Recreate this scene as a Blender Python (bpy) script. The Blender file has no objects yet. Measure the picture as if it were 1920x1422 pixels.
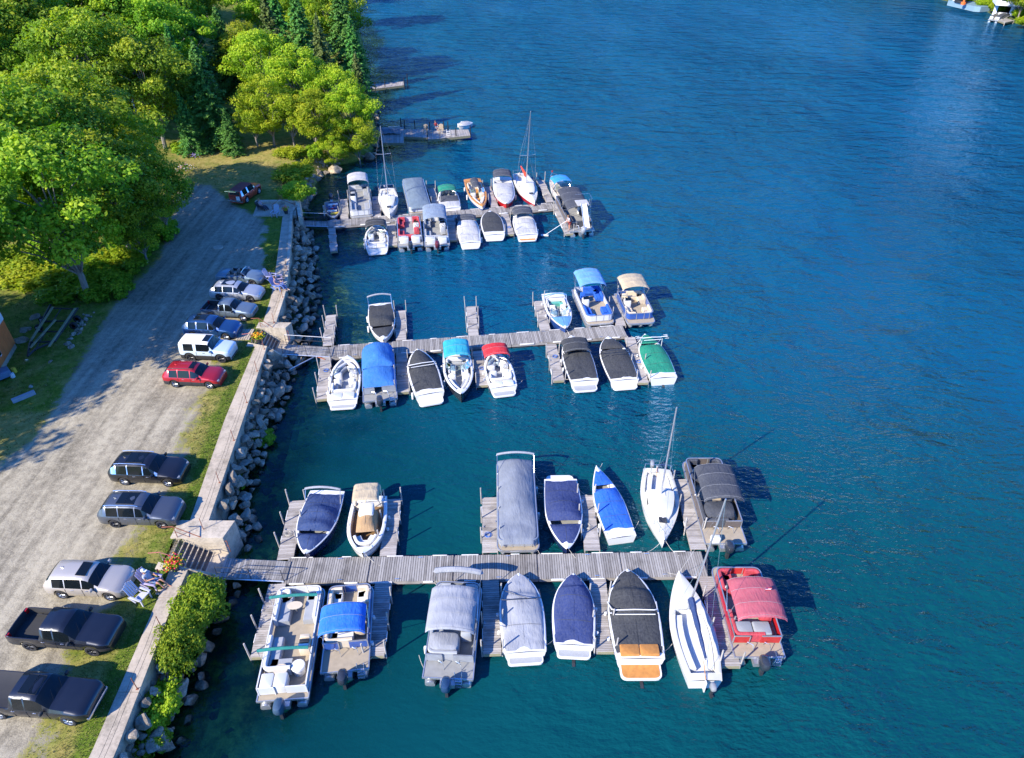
import bpy, math, random
from mathutils import Vector, Matrix, noise as mnoise
R = math.radians
sc = bpy.context.scene
COL = sc.collection

# ------------------------------------------------------------------ camera, world, sun
CAM_H, PITCH, FPX = 34.0, R(37.4), 1310.0
cam_d = bpy.data.cameras.new('camera'); cam = bpy.data.objects.new('camera', cam_d); COL.objects.link(cam)
cam.location = (0, 0, CAM_H); cam.rotation_euler = (R(90) - PITCH, 0, 0)
cam_d.sensor_width = 36; cam_d.lens = 36 * FPX / 1920; cam_d.clip_end = 3000; cam_d.clip_start = 0.5
sc.camera = cam
SUN_EL, SUN_AZ = R(34), R(38)          # light travels towards (cos az, sin az)
w = bpy.data.worlds.new('World'); sc.world = w; w.use_nodes = True
nt = w.node_tree; nt.nodes.clear()
sky = nt.nodes.new('ShaderNodeTexSky'); sky.sky_type = 'NISHITA'; sky.sun_disc = False
sky.sun_elevation = SUN_EL; sky.sun_rotation = math.atan2(-math.cos(SUN_AZ), -math.sin(SUN_AZ))
sky.air_density = 1.0; sky.dust_density = 0.3; sky.ozone_density = 3.0
hs = nt.nodes.new('ShaderNodeHueSaturation'); hs.inputs['Saturation'].default_value = 1.2
bg = nt.nodes.new('ShaderNodeBackground'); bg.inputs[1].default_value = 0.15
wo = nt.nodes.new('ShaderNodeOutputWorld')
nt.links.new(sky.outputs[0], hs.inputs['Color'])
tint = nt.nodes.new('ShaderNodeMix'); tint.data_type = 'RGBA'; tint.blend_type = 'MULTIPLY'; tint.inputs[0].default_value = 1; tint.inputs[7].default_value = (.38, .74, 1.35, 1)
nt.links.new(hs.outputs[0], tint.inputs[6]); nt.links.new(tint.outputs[2], bg.inputs[0]); nt.links.new(bg.outputs[0], wo.inputs[0])
sl = bpy.data.lights.new('sun', 'SUN'); sl.energy = 5.0; sl.angle = R(0.5); sl.color = (1.0, 0.92, 0.78)
so = bpy.data.objects.new('sun', sl); COL.objects.link(so); so.location = (-60, -60, 60)
so.rotation_euler = Vector((-math.cos(SUN_AZ) * math.cos(SUN_EL), -math.sin(SUN_AZ) * math.cos(SUN_EL), math.sin(SUN_EL))).to_track_quat('Z', 'Y').to_euler()
sc.view_settings.view_transform = 'Standard'; sc.view_settings.look = 'None'
sc.view_settings.exposure = 0.85; sc.view_settings.gamma = 1.0; sc.view_settings.use_curve_mapping = False
sc.render.engine = 'CYCLES'
cy = sc.cycles
cy.max_bounces = 6; cy.diffuse_bounces = 2; cy.glossy_bounces = 3; cy.transmission_bounces = 4; cy.transparent_max_bounces = 8
cy.caustics_reflective = False; cy.caustics_refractive = False; cy.use_denoising = True
cy.sample_clamp_indirect = 6.0

# ------------------------------------------------------------------ helpers
CP, SP = math.cos(PITCH), math.sin(PITCH)
def W(px, py, z=0.0):
    """world point at height z seen at photo pixel px, py"""
    dx = (px - 960) / FPX; dy = -(py - 711) / FPX
    d = Vector((dx, CP + dy * SP, -SP + dy * CP))
    t = (CAM_H - z) / -d.z
    return Vector((d.x * t, d.y * t, z))
def PX(X, Y, Z):
    v = Vector((X, Y, Z - CAM_H)); zc = v.y * CP - v.z * SP; yc = v.y * SP + v.z * CP
    if zc < 0.1: return (-9999, -9999)
    return (960 + FPX * v.x / zc, 711 - FPX * yc / zc)
def lerp(a, b, t): return a + (b - a) * t
def sstep(a, b, x):
    t = max(0.0, min(1.0, (x - a) / (b - a))); return t * t * (3 - 2 * t)
def interp(tab, x):
    if x <= tab[0][0]: return tab[0][1]
    for (x0, y0), (x1, y1) in zip(tab, tab[1:]):
        if x <= x1: return lerp(y0, y1, (x - x0) / (x1 - x0))
    return tab[-1][1]
def in_poly(x, y, P):
    c = False; j = len(P) - 1
    for i in range(len(P)):
        xi, yi = P[i]; xj, yj = P[j]
        if (yi > y) != (yj > y) and x < (xj - xi) * (y - yi) / (yj - yi) + xi: c = not c
        j = i
    return c
def nz(x, y, z=0.0, s=1.0): return mnoise.noise(Vector((x * s, y * s, z)))

class MB:
    def __init__(s): s.v = []; s.f = []; s.mi = []; s.tn = []; s.mats = []; s.X = None; s.sm = []
    def mat(s, m):
        if m not in s.mats: s.mats.append(m)
        return s.mats.index(m)
    def add(s, vs, fs, m, tone=0.5, smooth=None):
        b = len(s.v)
        if s.X is not None: vs = [s.X @ Vector(v) for v in vs]
        s.v.extend(tuple(v) for v in vs); k = s.mat(m)
        for f in fs:
            s.f.append(tuple(b + i for i in f)); s.mi.append(k); s.tn.append(tone); s.sm.append(bool(smooth))
        return s
    def box(s, c, d, m, rz=0, tone=0.5, rx=0, ry=0):
        hx, hy, hz = d[0] / 2, d[1] / 2, d[2] / 2
        vs = [Vector((x, y, z)) for x in (-hx, hx) for y in (-hy, hy) for z in (-hz, hz)]
        if rz or rx or ry:
            M_ = Matrix.Rotation(rz, 3, 'Z') @ Matrix.Rotation(ry, 3, 'Y') @ Matrix.Rotation(rx, 3, 'X'); vs = [M_ @ v for v in vs]
        vs = [v + Vector(c) for v in vs]
        return s.add(vs, [(0, 1, 3, 2), (4, 6, 7, 5), (0, 4, 5, 1), (2, 3, 7, 6), (0, 2, 6, 4), (1, 5, 7, 3)], m, tone)
    def loft(s, rings, m, tone=0.5, closed=True, cap0=True, cap1=True, smooth=True):
        n = len(rings[0]); vs = [p for r in rings for p in r]; fs = []
        for i in range(len(rings) - 1):
            for j in range(n if closed else n - 1):
                k = (j + 1) % n
                fs.append((i * n + j, i * n + k, (i + 1) * n + k, (i + 1) * n + j))
        if cap0: fs.append(tuple(reversed(range(n))))
        if cap1: fs.append(tuple(range((len(rings) - 1) * n, len(rings) * n)))
        return s.add(vs, fs, m, tone, smooth)
    def rbox(s, c, d, m, r=0.05, rz=0, tone=0.5, n=3):
        """box with rounded plan corners and a rounded top edge (cushions, engine cowls, lids)"""
        hx, hy = d[0] / 2, d[1] / 2; z0, z1 = c[2] - d[2] / 2, c[2] + d[2] / 2
        r = min(r, hx * .95, hy * .95, d[2] * .9)
        def ring(ins, z):
            out = []; rr = max(r * 1.2 - ins, 0.004); rr = min(rr, hx - ins - .001, hy - ins - .001)
            for q, (sx, sy) in enumerate(((1, 1), (-1, 1), (-1, -1), (1, -1))):
                for k in range(n):
                    a = R(90) * (q + k / (n - 1)) if n > 1 else R(90) * (q + .5)
                    x = sx * (hx - ins - rr) + rr * math.cos(a); y = sy * (hy - ins - rr) + rr * math.sin(a)
                    cx, cyy = x * math.cos(rz) - y * math.sin(rz), x * math.sin(rz) + y * math.cos(rz)
                    out.append((c[0] + cx, c[1] + cyy, z))
            return out
        return s.loft([ring(0, z0), ring(0, z1 - r), ring(r * .3, z1 - r * .3), ring(r, z1)], m, tone, cap0=False)
    def tube(s, pts, r, m, n=6, tone=0.5, r1=None, cap=True):
        pts = [Vector(p) for p in pts]; rings = []
        for i, p in enumerate(pts):
            d = (pts[min(i + 1, len(pts) - 1)] - pts[max(i - 1, 0)])
            if d.length < 1e-6: d = Vector((0, 0, 1))
            d.normalize(); u = Vector((0, 0, 1)) if abs(d.z) < .92 else Vector((0, 1, 0))
            a = d.cross(u).normalized(); b = a.cross(d).normalized()
            rr = r if r1 is None else lerp(r, r1, i / (len(pts) - 1))
            rings.append([p + (a * math.cos(2 * math.pi * k / n) + b * math.sin(2 * math.pi * k / n)) * rr for k in range(n)])
        return s.loft(rings, m, tone, cap0=cap, cap1=cap)
    def ball(s, c, r, m, nu=8, nv=5, tone=0.5):
        rx, ry, rz = (r, r, r) if not hasattr(r, '__len__') else r; rings = []
        for i in range(nv + 1):
            a = math.pi * (i / nv - .5); q = max(math.cos(a), .02)
            rings.append([(c[0] + rx * q * math.cos(2 * math.pi * k / nu), c[1] + ry * q * math.sin(2 * math.pi * k / nu), c[2] + rz * math.sin(a)) for k in range(nu)])
        return s.loft(rings, m, tone)
    def surf(s, fn, nu, nv, m, tone=0.5, smooth=True, flip=False):
        vs = [fn(i / nu, j / nv) for i in range(nu + 1) for j in range(nv + 1)]; fs = []
        for i in range(nu):
            for j in range(nv):
                a = i * (nv + 1) + j; q = (a, a + nv + 1, a + nv + 2, a + 1)
                fs.append(q[::-1] if flip else q)
        return s.add(vs, fs, m, tone, smooth)
    def prism(s, poly, z0, z1, m, tone=0.5):
        n = len(poly); z0 = z0 if hasattr(z0, '__len__') else [z0] * n; z1 = z1 if hasattr(z1, '__len__') else [z1] * n
        vs = [(p[0], p[1], z0[i]) for i, p in enumerate(poly)] + [(p[0], p[1], z1[i]) for i, p in enumerate(poly)]
        return s.add(vs, [tuple(reversed(range(n))), tuple(range(n, 2 * n))] + [(i, (i + 1) % n, n + (i + 1) % n, n + i) for i in range(n)], m, tone)
    def ribbon(s, path, prof, m, tone=0.5, closed=False):
        """sweep profile [(inward, z)] along a plan path; inward is the left of travel"""
        P = [Vector((p[0], p[1], 0)) for p in path]; n = len(P); rings = []
        for i in range(n):
            a = P[(i - 1) % n] if (closed or i > 0) else P[i]; b = P[(i + 1) % n] if (closed or i < n - 1) else P[i]
            d = (b - a).normalized(); nn = Vector((-d.y, d.x, 0)); k = 1.0
            if 0 < i < n - 1 or closed:
                d1 = (P[i] - a).normalized(); k = 1 / max(.6, abs(d1.dot(d)))
            rings.append([(P[i].x + nn.x * q * k, P[i].y + nn.y * q * k, z) for q, z in prof])
        if closed: rings.append(rings[0])
        return s.loft(rings, m, tone, closed=True, cap0=not closed, cap1=not closed, smooth=False)
    def build(s, name, parent=None, smooth_angle=35, kind=None, loc=None):
        if not s.v: return None
        me = bpy.data.meshes.new(name); me.from_pydata([tuple(v) for v in s.v], [], s.f)
        for m in s.mats: me.materials.append(m)
        me.polygons.foreach_set('material_index', s.mi)
        at = me.attributes.new('tone', 'FLOAT', 'FACE'); at.data.foreach_set('value', s.tn)
        me.polygons.foreach_set('use_smooth', s.sm)
        me.update()
        if smooth_angle and any(s.sm):
            try: me.set_sharp_from_angle(angle=R(smooth_angle))
            except Exception: pass
        o = bpy.data.objects.new(name, me); COL.objects.link(o)
        if parent is not None: o.parent = parent
        if kind: o['kind'] = kind
        if loc is not None: o.location = loc
        return o
def shift(o):
    """put a mesh object's origin at its base centre without moving its shape"""
    me = o.data; xs = [v.co for v in me.vertices]
    c = Vector(((min(v.x for v in xs) + max(v.x for v in xs)) / 2, (min(v.y for v in xs) + max(v.y for v in xs)) / 2, min(v.z for v in xs)))
    me.transform(Matrix.Translation(-c)); o.location = c; return o
def thing(name, label, cat, loc=(0, 0, 0), rz=0, group=None):
    o = bpy.data.objects.new(name, None); COL.objects.link(o); o.empty_display_size = .3
    o.location = loc; o.rotation_euler = (0, 0, rz); o['label'] = label; o['category'] = cat
    if group: o['group'] = group
    return o
def tag(o, label, cat, group=None):
    o['label'] = label; o['category'] = cat
    if group: o['group'] = group
    return o
def copy_tree(o, parent=None):
    c = o.copy(); COL.objects.link(c); c.parent = parent
    for ch in o.children: copy_tree(ch, c)
    return c
def rpath(pts, r=.25, n=4, closed=False):
    """polyline with rounded corners"""
    P = [Vector((p[0], p[1], 0)) for p in pts]; out = []; N = len(P)
    for i in range(N):
        if not closed and i in (0, N - 1): out.append((P[i].x, P[i].y)); continue
        a, b, c = P[(i - 1) % N], P[i], P[(i + 1) % N]
        q = min(r, (a - b).length * .45, (c - b).length * .45)
        s0 = b + (a - b).normalized() * q; s1 = b + (c - b).normalized() * q
        for k in range(n + 1):
            t = k / n; p = s0 * (1 - t) ** 2 + b * 2 * t * (1 - t) + s1 * t * t; out.append((p.x, p.y))
    return out

# ------------------------------------------------------------------ materials
def newmat(name):
    m = bpy.data.materials.new(name); m.use_nodes = True; n = m.node_tree; n.nodes.clear()
    return m, n, n.nodes.new('ShaderNodeOutputMaterial')
def nd(n, t, **kw):
    x = n.nodes.new(t)
    for k, v in kw.items(): setattr(x, k, v)
    return x
def ramp(n, src, stops):
    r = nd(n, 'ShaderNodeValToRGB'); e = r.color_ramp.elements
    while len(e) < len(stops): e.new(.5)
    for i, (p, c) in enumerate(stops): e[i].position = p; e[i].color = (*c, 1)
    n.links.new(src, r.inputs[0]); return r.outputs[0]
def noise(n, scale, detail=4, vec=None, rough=.55, stretch=None, dist=0):
    t = nd(n, 'ShaderNodeTexNoise'); t.inputs['Scale'].default_value = scale; t.inputs['Detail'].default_value = detail
    t.inputs['Roughness'].default_value = rough; t.inputs['Distortion'].default_value = dist
    if vec is None: vec = nd(n, 'ShaderNodeTexCoord').outputs['Object']
    if stretch:
        mp = nd(n, 'ShaderNodeMapping'); mp.inputs['Scale'].default_value = stretch[:3]
        if len(stretch) > 3: mp.inputs['Rotation'].default_value = (0, 0, stretch[3])
        n.links.new(vec, mp.inputs[0]); vec = mp.outputs[0]
    n.links.new(vec, t.inputs[0]); return t.outputs[0]
def mixc(n, a, b, f, bt='MIX'):
    x = nd(n, 'ShaderNodeMix', data_type='RGBA', blend_type=bt)
    for s, v in ((0, f), (6, a), (7, b)):
        if hasattr(v, 'links') or isinstance(v, bpy.types.NodeSocket): n.links.new(v, x.inputs[s])
        elif s == 0: x.inputs[0].default_value = v
        else: x.inputs[s].default_value = (*v, 1)
    return x.outputs[2]
def mth(n, op, a, b=None, clamp=False):
    x = nd(n, 'ShaderNodeMath', operation=op, use_clamp=clamp)
    for i, v in enumerate((a, b)):
        if v is None: continue
        if isinstance(v, bpy.types.NodeSocket): n.links.new(v, x.inputs[i])
        else: x.inputs[i].default_value = v
    return x.outputs[0]
def bump(n, h, strength, dist):
    b = nd(n, 'ShaderNodeBump'); b.inputs['Strength'].default_value = strength; b.inputs['Distance'].default_value = dist
    n.links.new(h, b.inputs['Height']); return b.outputs[0]
def pr(n, out, col, rough=.5, metal=0, normal=None, coat=0, spec=.5):
    p = nd(n, 'ShaderNodeBsdfPrincipled')
    if isinstance(col, bpy.types.NodeSocket): n.links.new(col, p.inputs['Base Color'])
    else: p.inputs['Base Color'].default_value = (*col, 1)
    if isinstance(rough, bpy.types.NodeSocket): n.links.new(rough, p.inputs['Roughness'])
    else: p.inputs['Roughness'].default_value = rough
    p.inputs['Metallic'].default_value = metal; p.inputs['Coat Weight'].default_value = coat
    p.inputs['Coat Roughness'].default_value = .08; p.inputs['Specular IOR Level'].default_value = spec
    if normal is not None: n.links.new(normal, p.inputs['Normal'])
    n.links.new(p.outputs[0], out.inputs[0]); return p
_MC = {}
def plain(name, c, rough=.5, metal=0, var=.12, scale=3, bmp=0, coat=0, bs=40, spec=.5):
    key = (name, c)
    if key in _MC: return _MC[key]
    m, n, o = newmat(name); f = noise(n, scale, 5)
    col = ramp(n, f, [(.25, tuple(x * (1 - var) for x in c)), (.75, tuple(min(1, x * (1 + var)) for x in c))])
    nn = bump(n, noise(n, bs, 3), .4, bmp) if bmp else None
    rr = mth(n, 'ADD', mth(n, 'MULTIPLY', noise(n, 6, 3), .2), max(rough - .1, .02))
    pr(n, o, col, rr, metal, nn, coat, spec); _MC[key] = m; return m
def fabric(name, c, rough=.85, wr=.035):
    key = ('fab' + name, c)
    if key in _MC: return _MC[key]
    m, n, o = newmat(name); f = noise(n, 1.6, 5); tn = nd(n, 'ShaderNodeAttribute', attribute_name='tone').outputs['Fac']
    col = ramp(n, f, [(.25, tuple(x * .82 for x in c)), (.6, c), (.8, tuple(min(1, x * 1.15 + .01) for x in c))])
    st = mixc(n, (.3, .3, .28), col, mth(n, 'ADD', mth(n, 'MULTIPLY', noise(n, 9, 4), .3), .8, True))
    h = mth(n, 'ADD', noise(n, 2.2, 3, stretch=(1, .35, 1), dist=.8), mth(n, 'MULTIPLY', noise(n, 7, 3, stretch=(1.6, .5, 1)), .35))
    pr(n, o, st, rough, 0, bump(n, h, 1.0, wr * 1.7), 0, .3); _MC[key] = m; return m
def paint(name, c, metal=.3):
    key = ('pt' + name, c)
    if key in _MC: return _MC[key]
    m, n, o = newmat(name)
    col = mixc(n, c, (.28, .26, .22), mth(n, 'MULTIPLY', noise(n, 2.5, 6), .035))
    pr(n, o, col, .32, metal, None, .8); _MC[key] = m; return m
def wood(name, c1, c2, stretch=(1, 12, 12)):
    key = ('wd' + name, c1)
    if key in _MC: return _MC[key]
    m, n, o = newmat(name); tn = nd(n, 'ShaderNodeAttribute', attribute_name='tone').outputs['Fac']
    g = noise(n, 2.2, 6, stretch=stretch, rough=.65)
    f = mth(n, 'ADD', mth(n, 'MULTIPLY', tn, .34), mth(n, 'MULTIPLY', g, .85))
    col = ramp(n, f, [(.3, c1), (.85, c2)])
    col = mixc(n, col, tuple(x * .45 for x in c1), ramp(n, noise(n, .9, 5), [(.55, (0, 0, 0)), (.75, (.6, .6, .6))]))
    pr(n, o, col, .85, 0, bump(n, g, .5, .01), 0, .2); _MC[key] = m; return m

GEL = plain('white_gelcoat', (.74, .73, .70), .3, var=.05, scale=1.3, coat=.3)
CREAM = plain('cream_vinyl', (.62, .52, .38), .5, var=.06, bmp=.004)
VINYL = plain('white_vinyl', (.66, .65, .62), .5, var=.07, bmp=.004)
GREYV = plain('grey_vinyl', (.34, .35, .36), .5, var=.08)
ALU = plain('brushed_aluminium', (.60, .61, .62), .35, .75, var=.08)
STEEL = plain('stainless_tube', (.75, .75, .76), .22, .9, var=.03)
BLACK = plain('black_rubber', (.018, .018, .02), .6, var=.2)
DARK = plain('dark_plastic', (.035, .037, .042), .45, var=.2)
MOTOR = plain('charcoal_cowl', (.03, .035, .045), .25, var=.1, coat=.6)
GREYP = plain('grey_plastic', (.25, .26, .27), .5)
CARPET = plain('tan_marine_carpet', (.36, .30, .22), .95, var=.12, scale=4, bmp=.006, bs=90)
GCARPET = plain('grey_marine_carpet', (.27, .27, .26), .95, var=.12, scale=4, bmp=.006, bs=90)
TEAK = plain('orange_teak_pad', (.52, .22, .05), .6, var=.2, scale=5)
WHITEP = plain('white_paint', (.76, .75, .72), .5, var=.06)
REDP = plain('red_paint', (.5, .03, .03), .35, var=.08, coat=.4)
YEL = plain('yellow_plastic', (.7, .5, .05), .5)
def glassmat():
    m, n, o = newmat('tinted_glass'); pr(n, o, (.006, .009, .011), .05, 0, None, 0, .45); return m
GLASS = glassmat()
def clearglass():
    m, n, o = newmat('clear_windscreen'); a = nd(n, 'ShaderNodeBsdfTransparent'); a.inputs[0].default_value = (.55, .68, .7, 1)
    b = nd(n, 'ShaderNodeBsdfGlossy'); b.inputs['Roughness'].default_value = .03; mx = nd(n, 'ShaderNodeMixShader')
    fr = nd(n, 'ShaderNodeFresnel'); fr.inputs[0].default_value = 1.7
    n.links.new(fr.outputs[0], mx.inputs[0]); n.links.new(a.outputs[0], mx.inputs[1]); n.links.new(b.outputs[0], mx.inputs[2]); n.links.new(mx.outputs[0], o.inputs[0]); return m
CGLASS = clearglass()
DOCKW = wood('weathered_dock_boards', (.17, .155, .14), (.42, .395, .36), (12, 1.2, 12))
DOCKX = wood('weathered_finger_boards', (.20, .18, .165), (.46, .43, .40), (1.2, 12, 12))
POSTW = wood('weathered_post_wood', (.26, .23, .20), (.48, .45, .41), (10, 10, 1))
TIMBER = wood('treated_timber', (.16, .15, .09), (.36, .33, .20), (10, 1, 10))
# ------------------------------------------------------------------ setting: ground, wall, lake
LOT = 2.2
WL = [(-14, -19.3), (4, -18.9), (14.2, -18.5)] + [(W(a, b, LOT).y, W(a, b, LOT).x) for a, b in ((292, 1135), (351, 994), (423, 785), (479, 651), (493, 608), (509, 557), (518, 500), (530, 408))]
WR = [(-14, -17.9), (4, -17.6)] + [(W(a, b, LOT).y, W(a, b, LOT).x) for a, b in ((214, 1422), (323, 1138), (387, 992), (457, 785), (502, 647), (519, 606), (536, 553), (543, 500), (549, 402))]
Y1 = W(530, 383, LOT).y
# natural shoreline beyond the wall: waterline x as a function of y
SH = [(W(a, b, 0).y, W(a, b, 0).x) for a, b in ((577, 398), (590, 345), (628, 308), (688, 300), (706, 262), (700, 225), (694, 180), (690, 120), (668, 40), (655, -40))] + [(330, -60), (600, -140)]
SH[0] = (Y1 - 2, SH[0][1])
YS3 = (24.2, 27.75); YS2 = (W(0, 650, LOT).y, W(0, 606, LOT).y); xs3 = W(309, 1050, LOT).x; xs2 = W(468, 640, LOT).x
def xedge(y):
    """right edge of the land sheet"""
    if YS3[0] + .1 < y < YS3[1] - 1.0: return xs3 - .1
    if YS2[0] + .1 < y < YS2[1] - .6: return xs2 + .15
    if y < Y1 - 2: return interp(WL, y) + .5
    return lerp(interp(WL, y) + .5, interp(SH, y) + .6, sstep(Y1 - 2, Y1 + 1.5, y))
def gz(x, y):
    base = LOT + .05 * nz(x, y, 0, .25)
    hill = 5.5 * sstep(30, 70, -x - .12 * y + 4) * sstep(40, 80, y)
    base += hill
    if y > Y1 - 2:
        d = interp(SH, y) - x
        base = min(base, lerp(base, -.35 + .75 * max(d + .6, 0), sstep(Y1 - 2, Y1 + 2, y))) if d < 4 else base
    return base
GRAVEL = [(-500, 2400), (-500, 1150), (-60, 905), (60, 830), (105, 760), (165, 655), (215, 570), (300, 485), (325, 400), (340, 345), (395, 348), (440, 385), (500, 415), (560, 430), (900, 700), (900, 2400)]
def edgedist(x, y, P):
    best = 1e9
    for (x0, y0), (x1, y1) in zip(P, P[1:]):
        dx, dy = x1 - x0, y1 - y0; t = max(0, min(1, ((x - x0) * dx + (y - y0) * dy) / (dx * dx + dy * dy)))
        best = min(best, math.hypot(x - x0 - t * dx, (y - y0 - t * dy)))
    return best
def grassmask(x, y):
    px, py = PX(x, y, LOT)
    s = max(6, (795 + (py - 711) * .794) / 32)
    d = edgedist(px, py, GRAVEL) / s; g = -d if in_poly(px, py, GRAVEL) else d
    g = sstep(-.9, .9, g)
    dw = interp(WL, y) - x
    n = nz(x, y, 3, .35) * 1.5 + nz(x, y, 7, 1.1) * .7
    wdt = interp([(10, 3.2), (24, 3.4), (40, 2.7), (50, 1.7), (75, 2.2)], y)
    g2 = 1 - sstep(wdt * .35, wdt * 1.35, dw + n)
    return max(g, g2)
def ground_mat():
    m, n, o = newmat('gravel_and_grass')
    co = nd(n, 'ShaderNodeTexCoord').outputs['Object']
    a = nd(n, 'ShaderNodeAttribute', attribute_name='grass').outputs['Fac']; dr = nd(n, 'ShaderNodeAttribute', attribute_name='dry').outputs['Fac']
    big = noise(n, .35, 5, co); mid = noise(n, 2.2, 6, co, .7); fine = noise(n, 14, 5, co, .75)
    trk = noise(n, 1.5, 4, co, .6, (1, .07, 1, R(-8)), .4)
    f = mth(n, 'ADD', mth(n, 'MULTIPLY', trk, .30), mth(n, 'ADD', mth(n, 'MULTIPLY', big, .12), mth(n, 'ADD', mth(n, 'MULTIPLY', mid, .28), mth(n, 'MULTIPLY', fine, .36))))
    gr = ramp(n, f, [(.40, (.12, .105, .075)), (.5, (.27, .235, .17)), (.60, (.45, .395, .285))])
    g1 = ramp(n, mth(n, 'ADD', mth(n, 'MULTIPLY', mid, .5), mth(n, 'MULTIPLY', fine, .5)), [(.35, (.05, .09, .008)), (.5, (.115, .17, .016)), (.66, (.24, .26, .04))])
    g2 = ramp(n, mth(n, 'ADD', mth(n, 'MULTIPLY', mid, .5), mth(n, 'MULTIPLY', fine, .5)), [(.35, (.17, .14, .035)), (.5, (.31, .25, .07)), (.66, (.48, .39, .15))])
    df = mth(n, 'ADD', mth(n, 'MULTIPLY', mth(n, 'SUBTRACT', noise(n, .8, 5, co, .65), .5), 2.6), dr, True)
    g = mixc(n, g1, g2, df)
    mk = mth(n, 'ADD', a, mth(n, 'MULTIPLY', mth(n, 'SUBTRACT', mth(n, 'ADD', mth(n, 'MULTIPLY', mid, .5), mth(n, 'MULTIPLY', fine, .5)), .5), 2.4))
    mk = ramp(n, mk, [(.38, (0, 0, 0)), (.62, (1, 1, 1))])
    col = mixc(n, gr, g, mk)
    h = mth(n, 'ADD', mth(n, 'MULTIPLY', fine, .6), mth(n, 'MULTIPLY', mid, .8))
    pr(n, o, col, .95, 0, bump(n, h, .7, .06), 0, .15); return m
GROUND = ground_mat()
def build_ground():
    ys = []; y = -14.0
    while y < 600:
        ys.append(y); y += .5 if y < 85 else (2.0 if y < 170 else 20)
    nx = 110; vs = []; fs = []; gm = []; dry = []
    for y in ys:
        xe = xedge(y); xl = xe - (60 if y < 85 else 110) if y < 200 else xe - 400
        for i in range(nx + 1):
            t = (i / nx) ** 1.5 if y < 200 else i / nx
            x = xe - (xe - xl) * t; vs.append((x, y, gz(x, y)))
            g = grassmask(x, y) if y < 110 else 1.0; gm.append(g)
            px, py = PX(x, y, LOT); dd = .35
            if px < 140 and 770 < py < 900: dd = 1.0
            if 330 < px < 600 and 270 < py < 352: dd = .85
            if 420 < px and py > 380 and py < 560: dd = -.6
            if px < 200 and 560 < py < 770: dd = .25
            dw = interp(WL, y) - x
            if y < 60 and -1 < dw < 4: dd = max(dd, .15) if dw < 1 else .55
            if y < 60 and dw < .8: dd = -.1
            dry.append(dd)
    N = nx + 1
    for j in range(len(ys) - 1):
        for i in range(nx): fs.append((j * N + i + 1, j * N + i, (j + 1) * N + i, (j + 1) * N + i + 1))
    me = bpy.data.meshes.new('ground'); me.from_pydata(vs, [], fs); me.materials.append(GROUND)
    for nm, arr in (('grass', gm), ('dry', dry)):
        at = me.attributes.new(nm, 'FLOAT', 'POINT'); at.data.foreach_set('value', arr)
    me.polygons.foreach_set('use_smooth', [True] * len(fs))
    o = bpy.data.objects.new('ground', me); COL.objects.link(o); o['kind'] = 'structure'
build_ground()

def grass_tufts():
    rnd = random.Random(5); GT = []
    for k, (c1, c2) in enumerate((((.05, .10, .01), (.12, .19, .03)), ((.17, .15, .05), (.3, .26, .1)))):
        m, n, o = newmat('grass_blades_' + ('green', 'dry')[k]); tn = nd(n, 'ShaderNodeAttribute', attribute_name='tone').outputs['Fac']
        pr(n, o, ramp(n, tn, [(0, c1), (1, c2)]), .8, 0, None, 0, .2); GT.append(m)
    mb = MB(); mb.mat(GT[0]); mb.mat(GT[1]); V = mb.v; F = mb.f
    def tuft(x, y, k, s):
        z = gz(x, y) - .01
        for q in range(3):
            a = rnd.random() * 6.28; h = s * rnd.uniform(.6, 1.2); b = len(V); lx, ly = math.cos(a) * s * .5, math.sin(a) * s * .5
            V.extend(((x - ly * .3, y + lx * .3, z), (x + ly * .3, y - lx * .3, z), (x + lx, y + ly, z + h)))
            F.append((b, b + 1, b + 2)); mb.mi.append(k); mb.tn.append(rnd.random()); mb.sm.append(False)
    for i in range(26000):
        y = rnd.uniform(10, 62) ** 1.0; x = interp(WL, y) - rnd.expovariate(1 / 1.6) + .05
        if grassmask(x, y) < .45 + rnd.random() * .3: continue
        tuft(x, y, 1 if rnd.random() < .35 + .3 * nz(x, y, 2, .7) else 0, rnd.uniform(.04, .10))
    for i in range(9000):
        px, py = rnd.uniform(-20, 620), rnd.uniform(270, 880); p = W(px, py, LOT)
        if p.x > xedge(p.y) - .4 or grassmask(p.x, p.y) < .6 or p.y > 110: continue
        tuft(p.x, p.y, 1 if rnd.random() < .4 else 0, rnd.uniform(.08, .2))
    mb.build('grass', kind='stuff')
grass_tufts()

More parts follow.
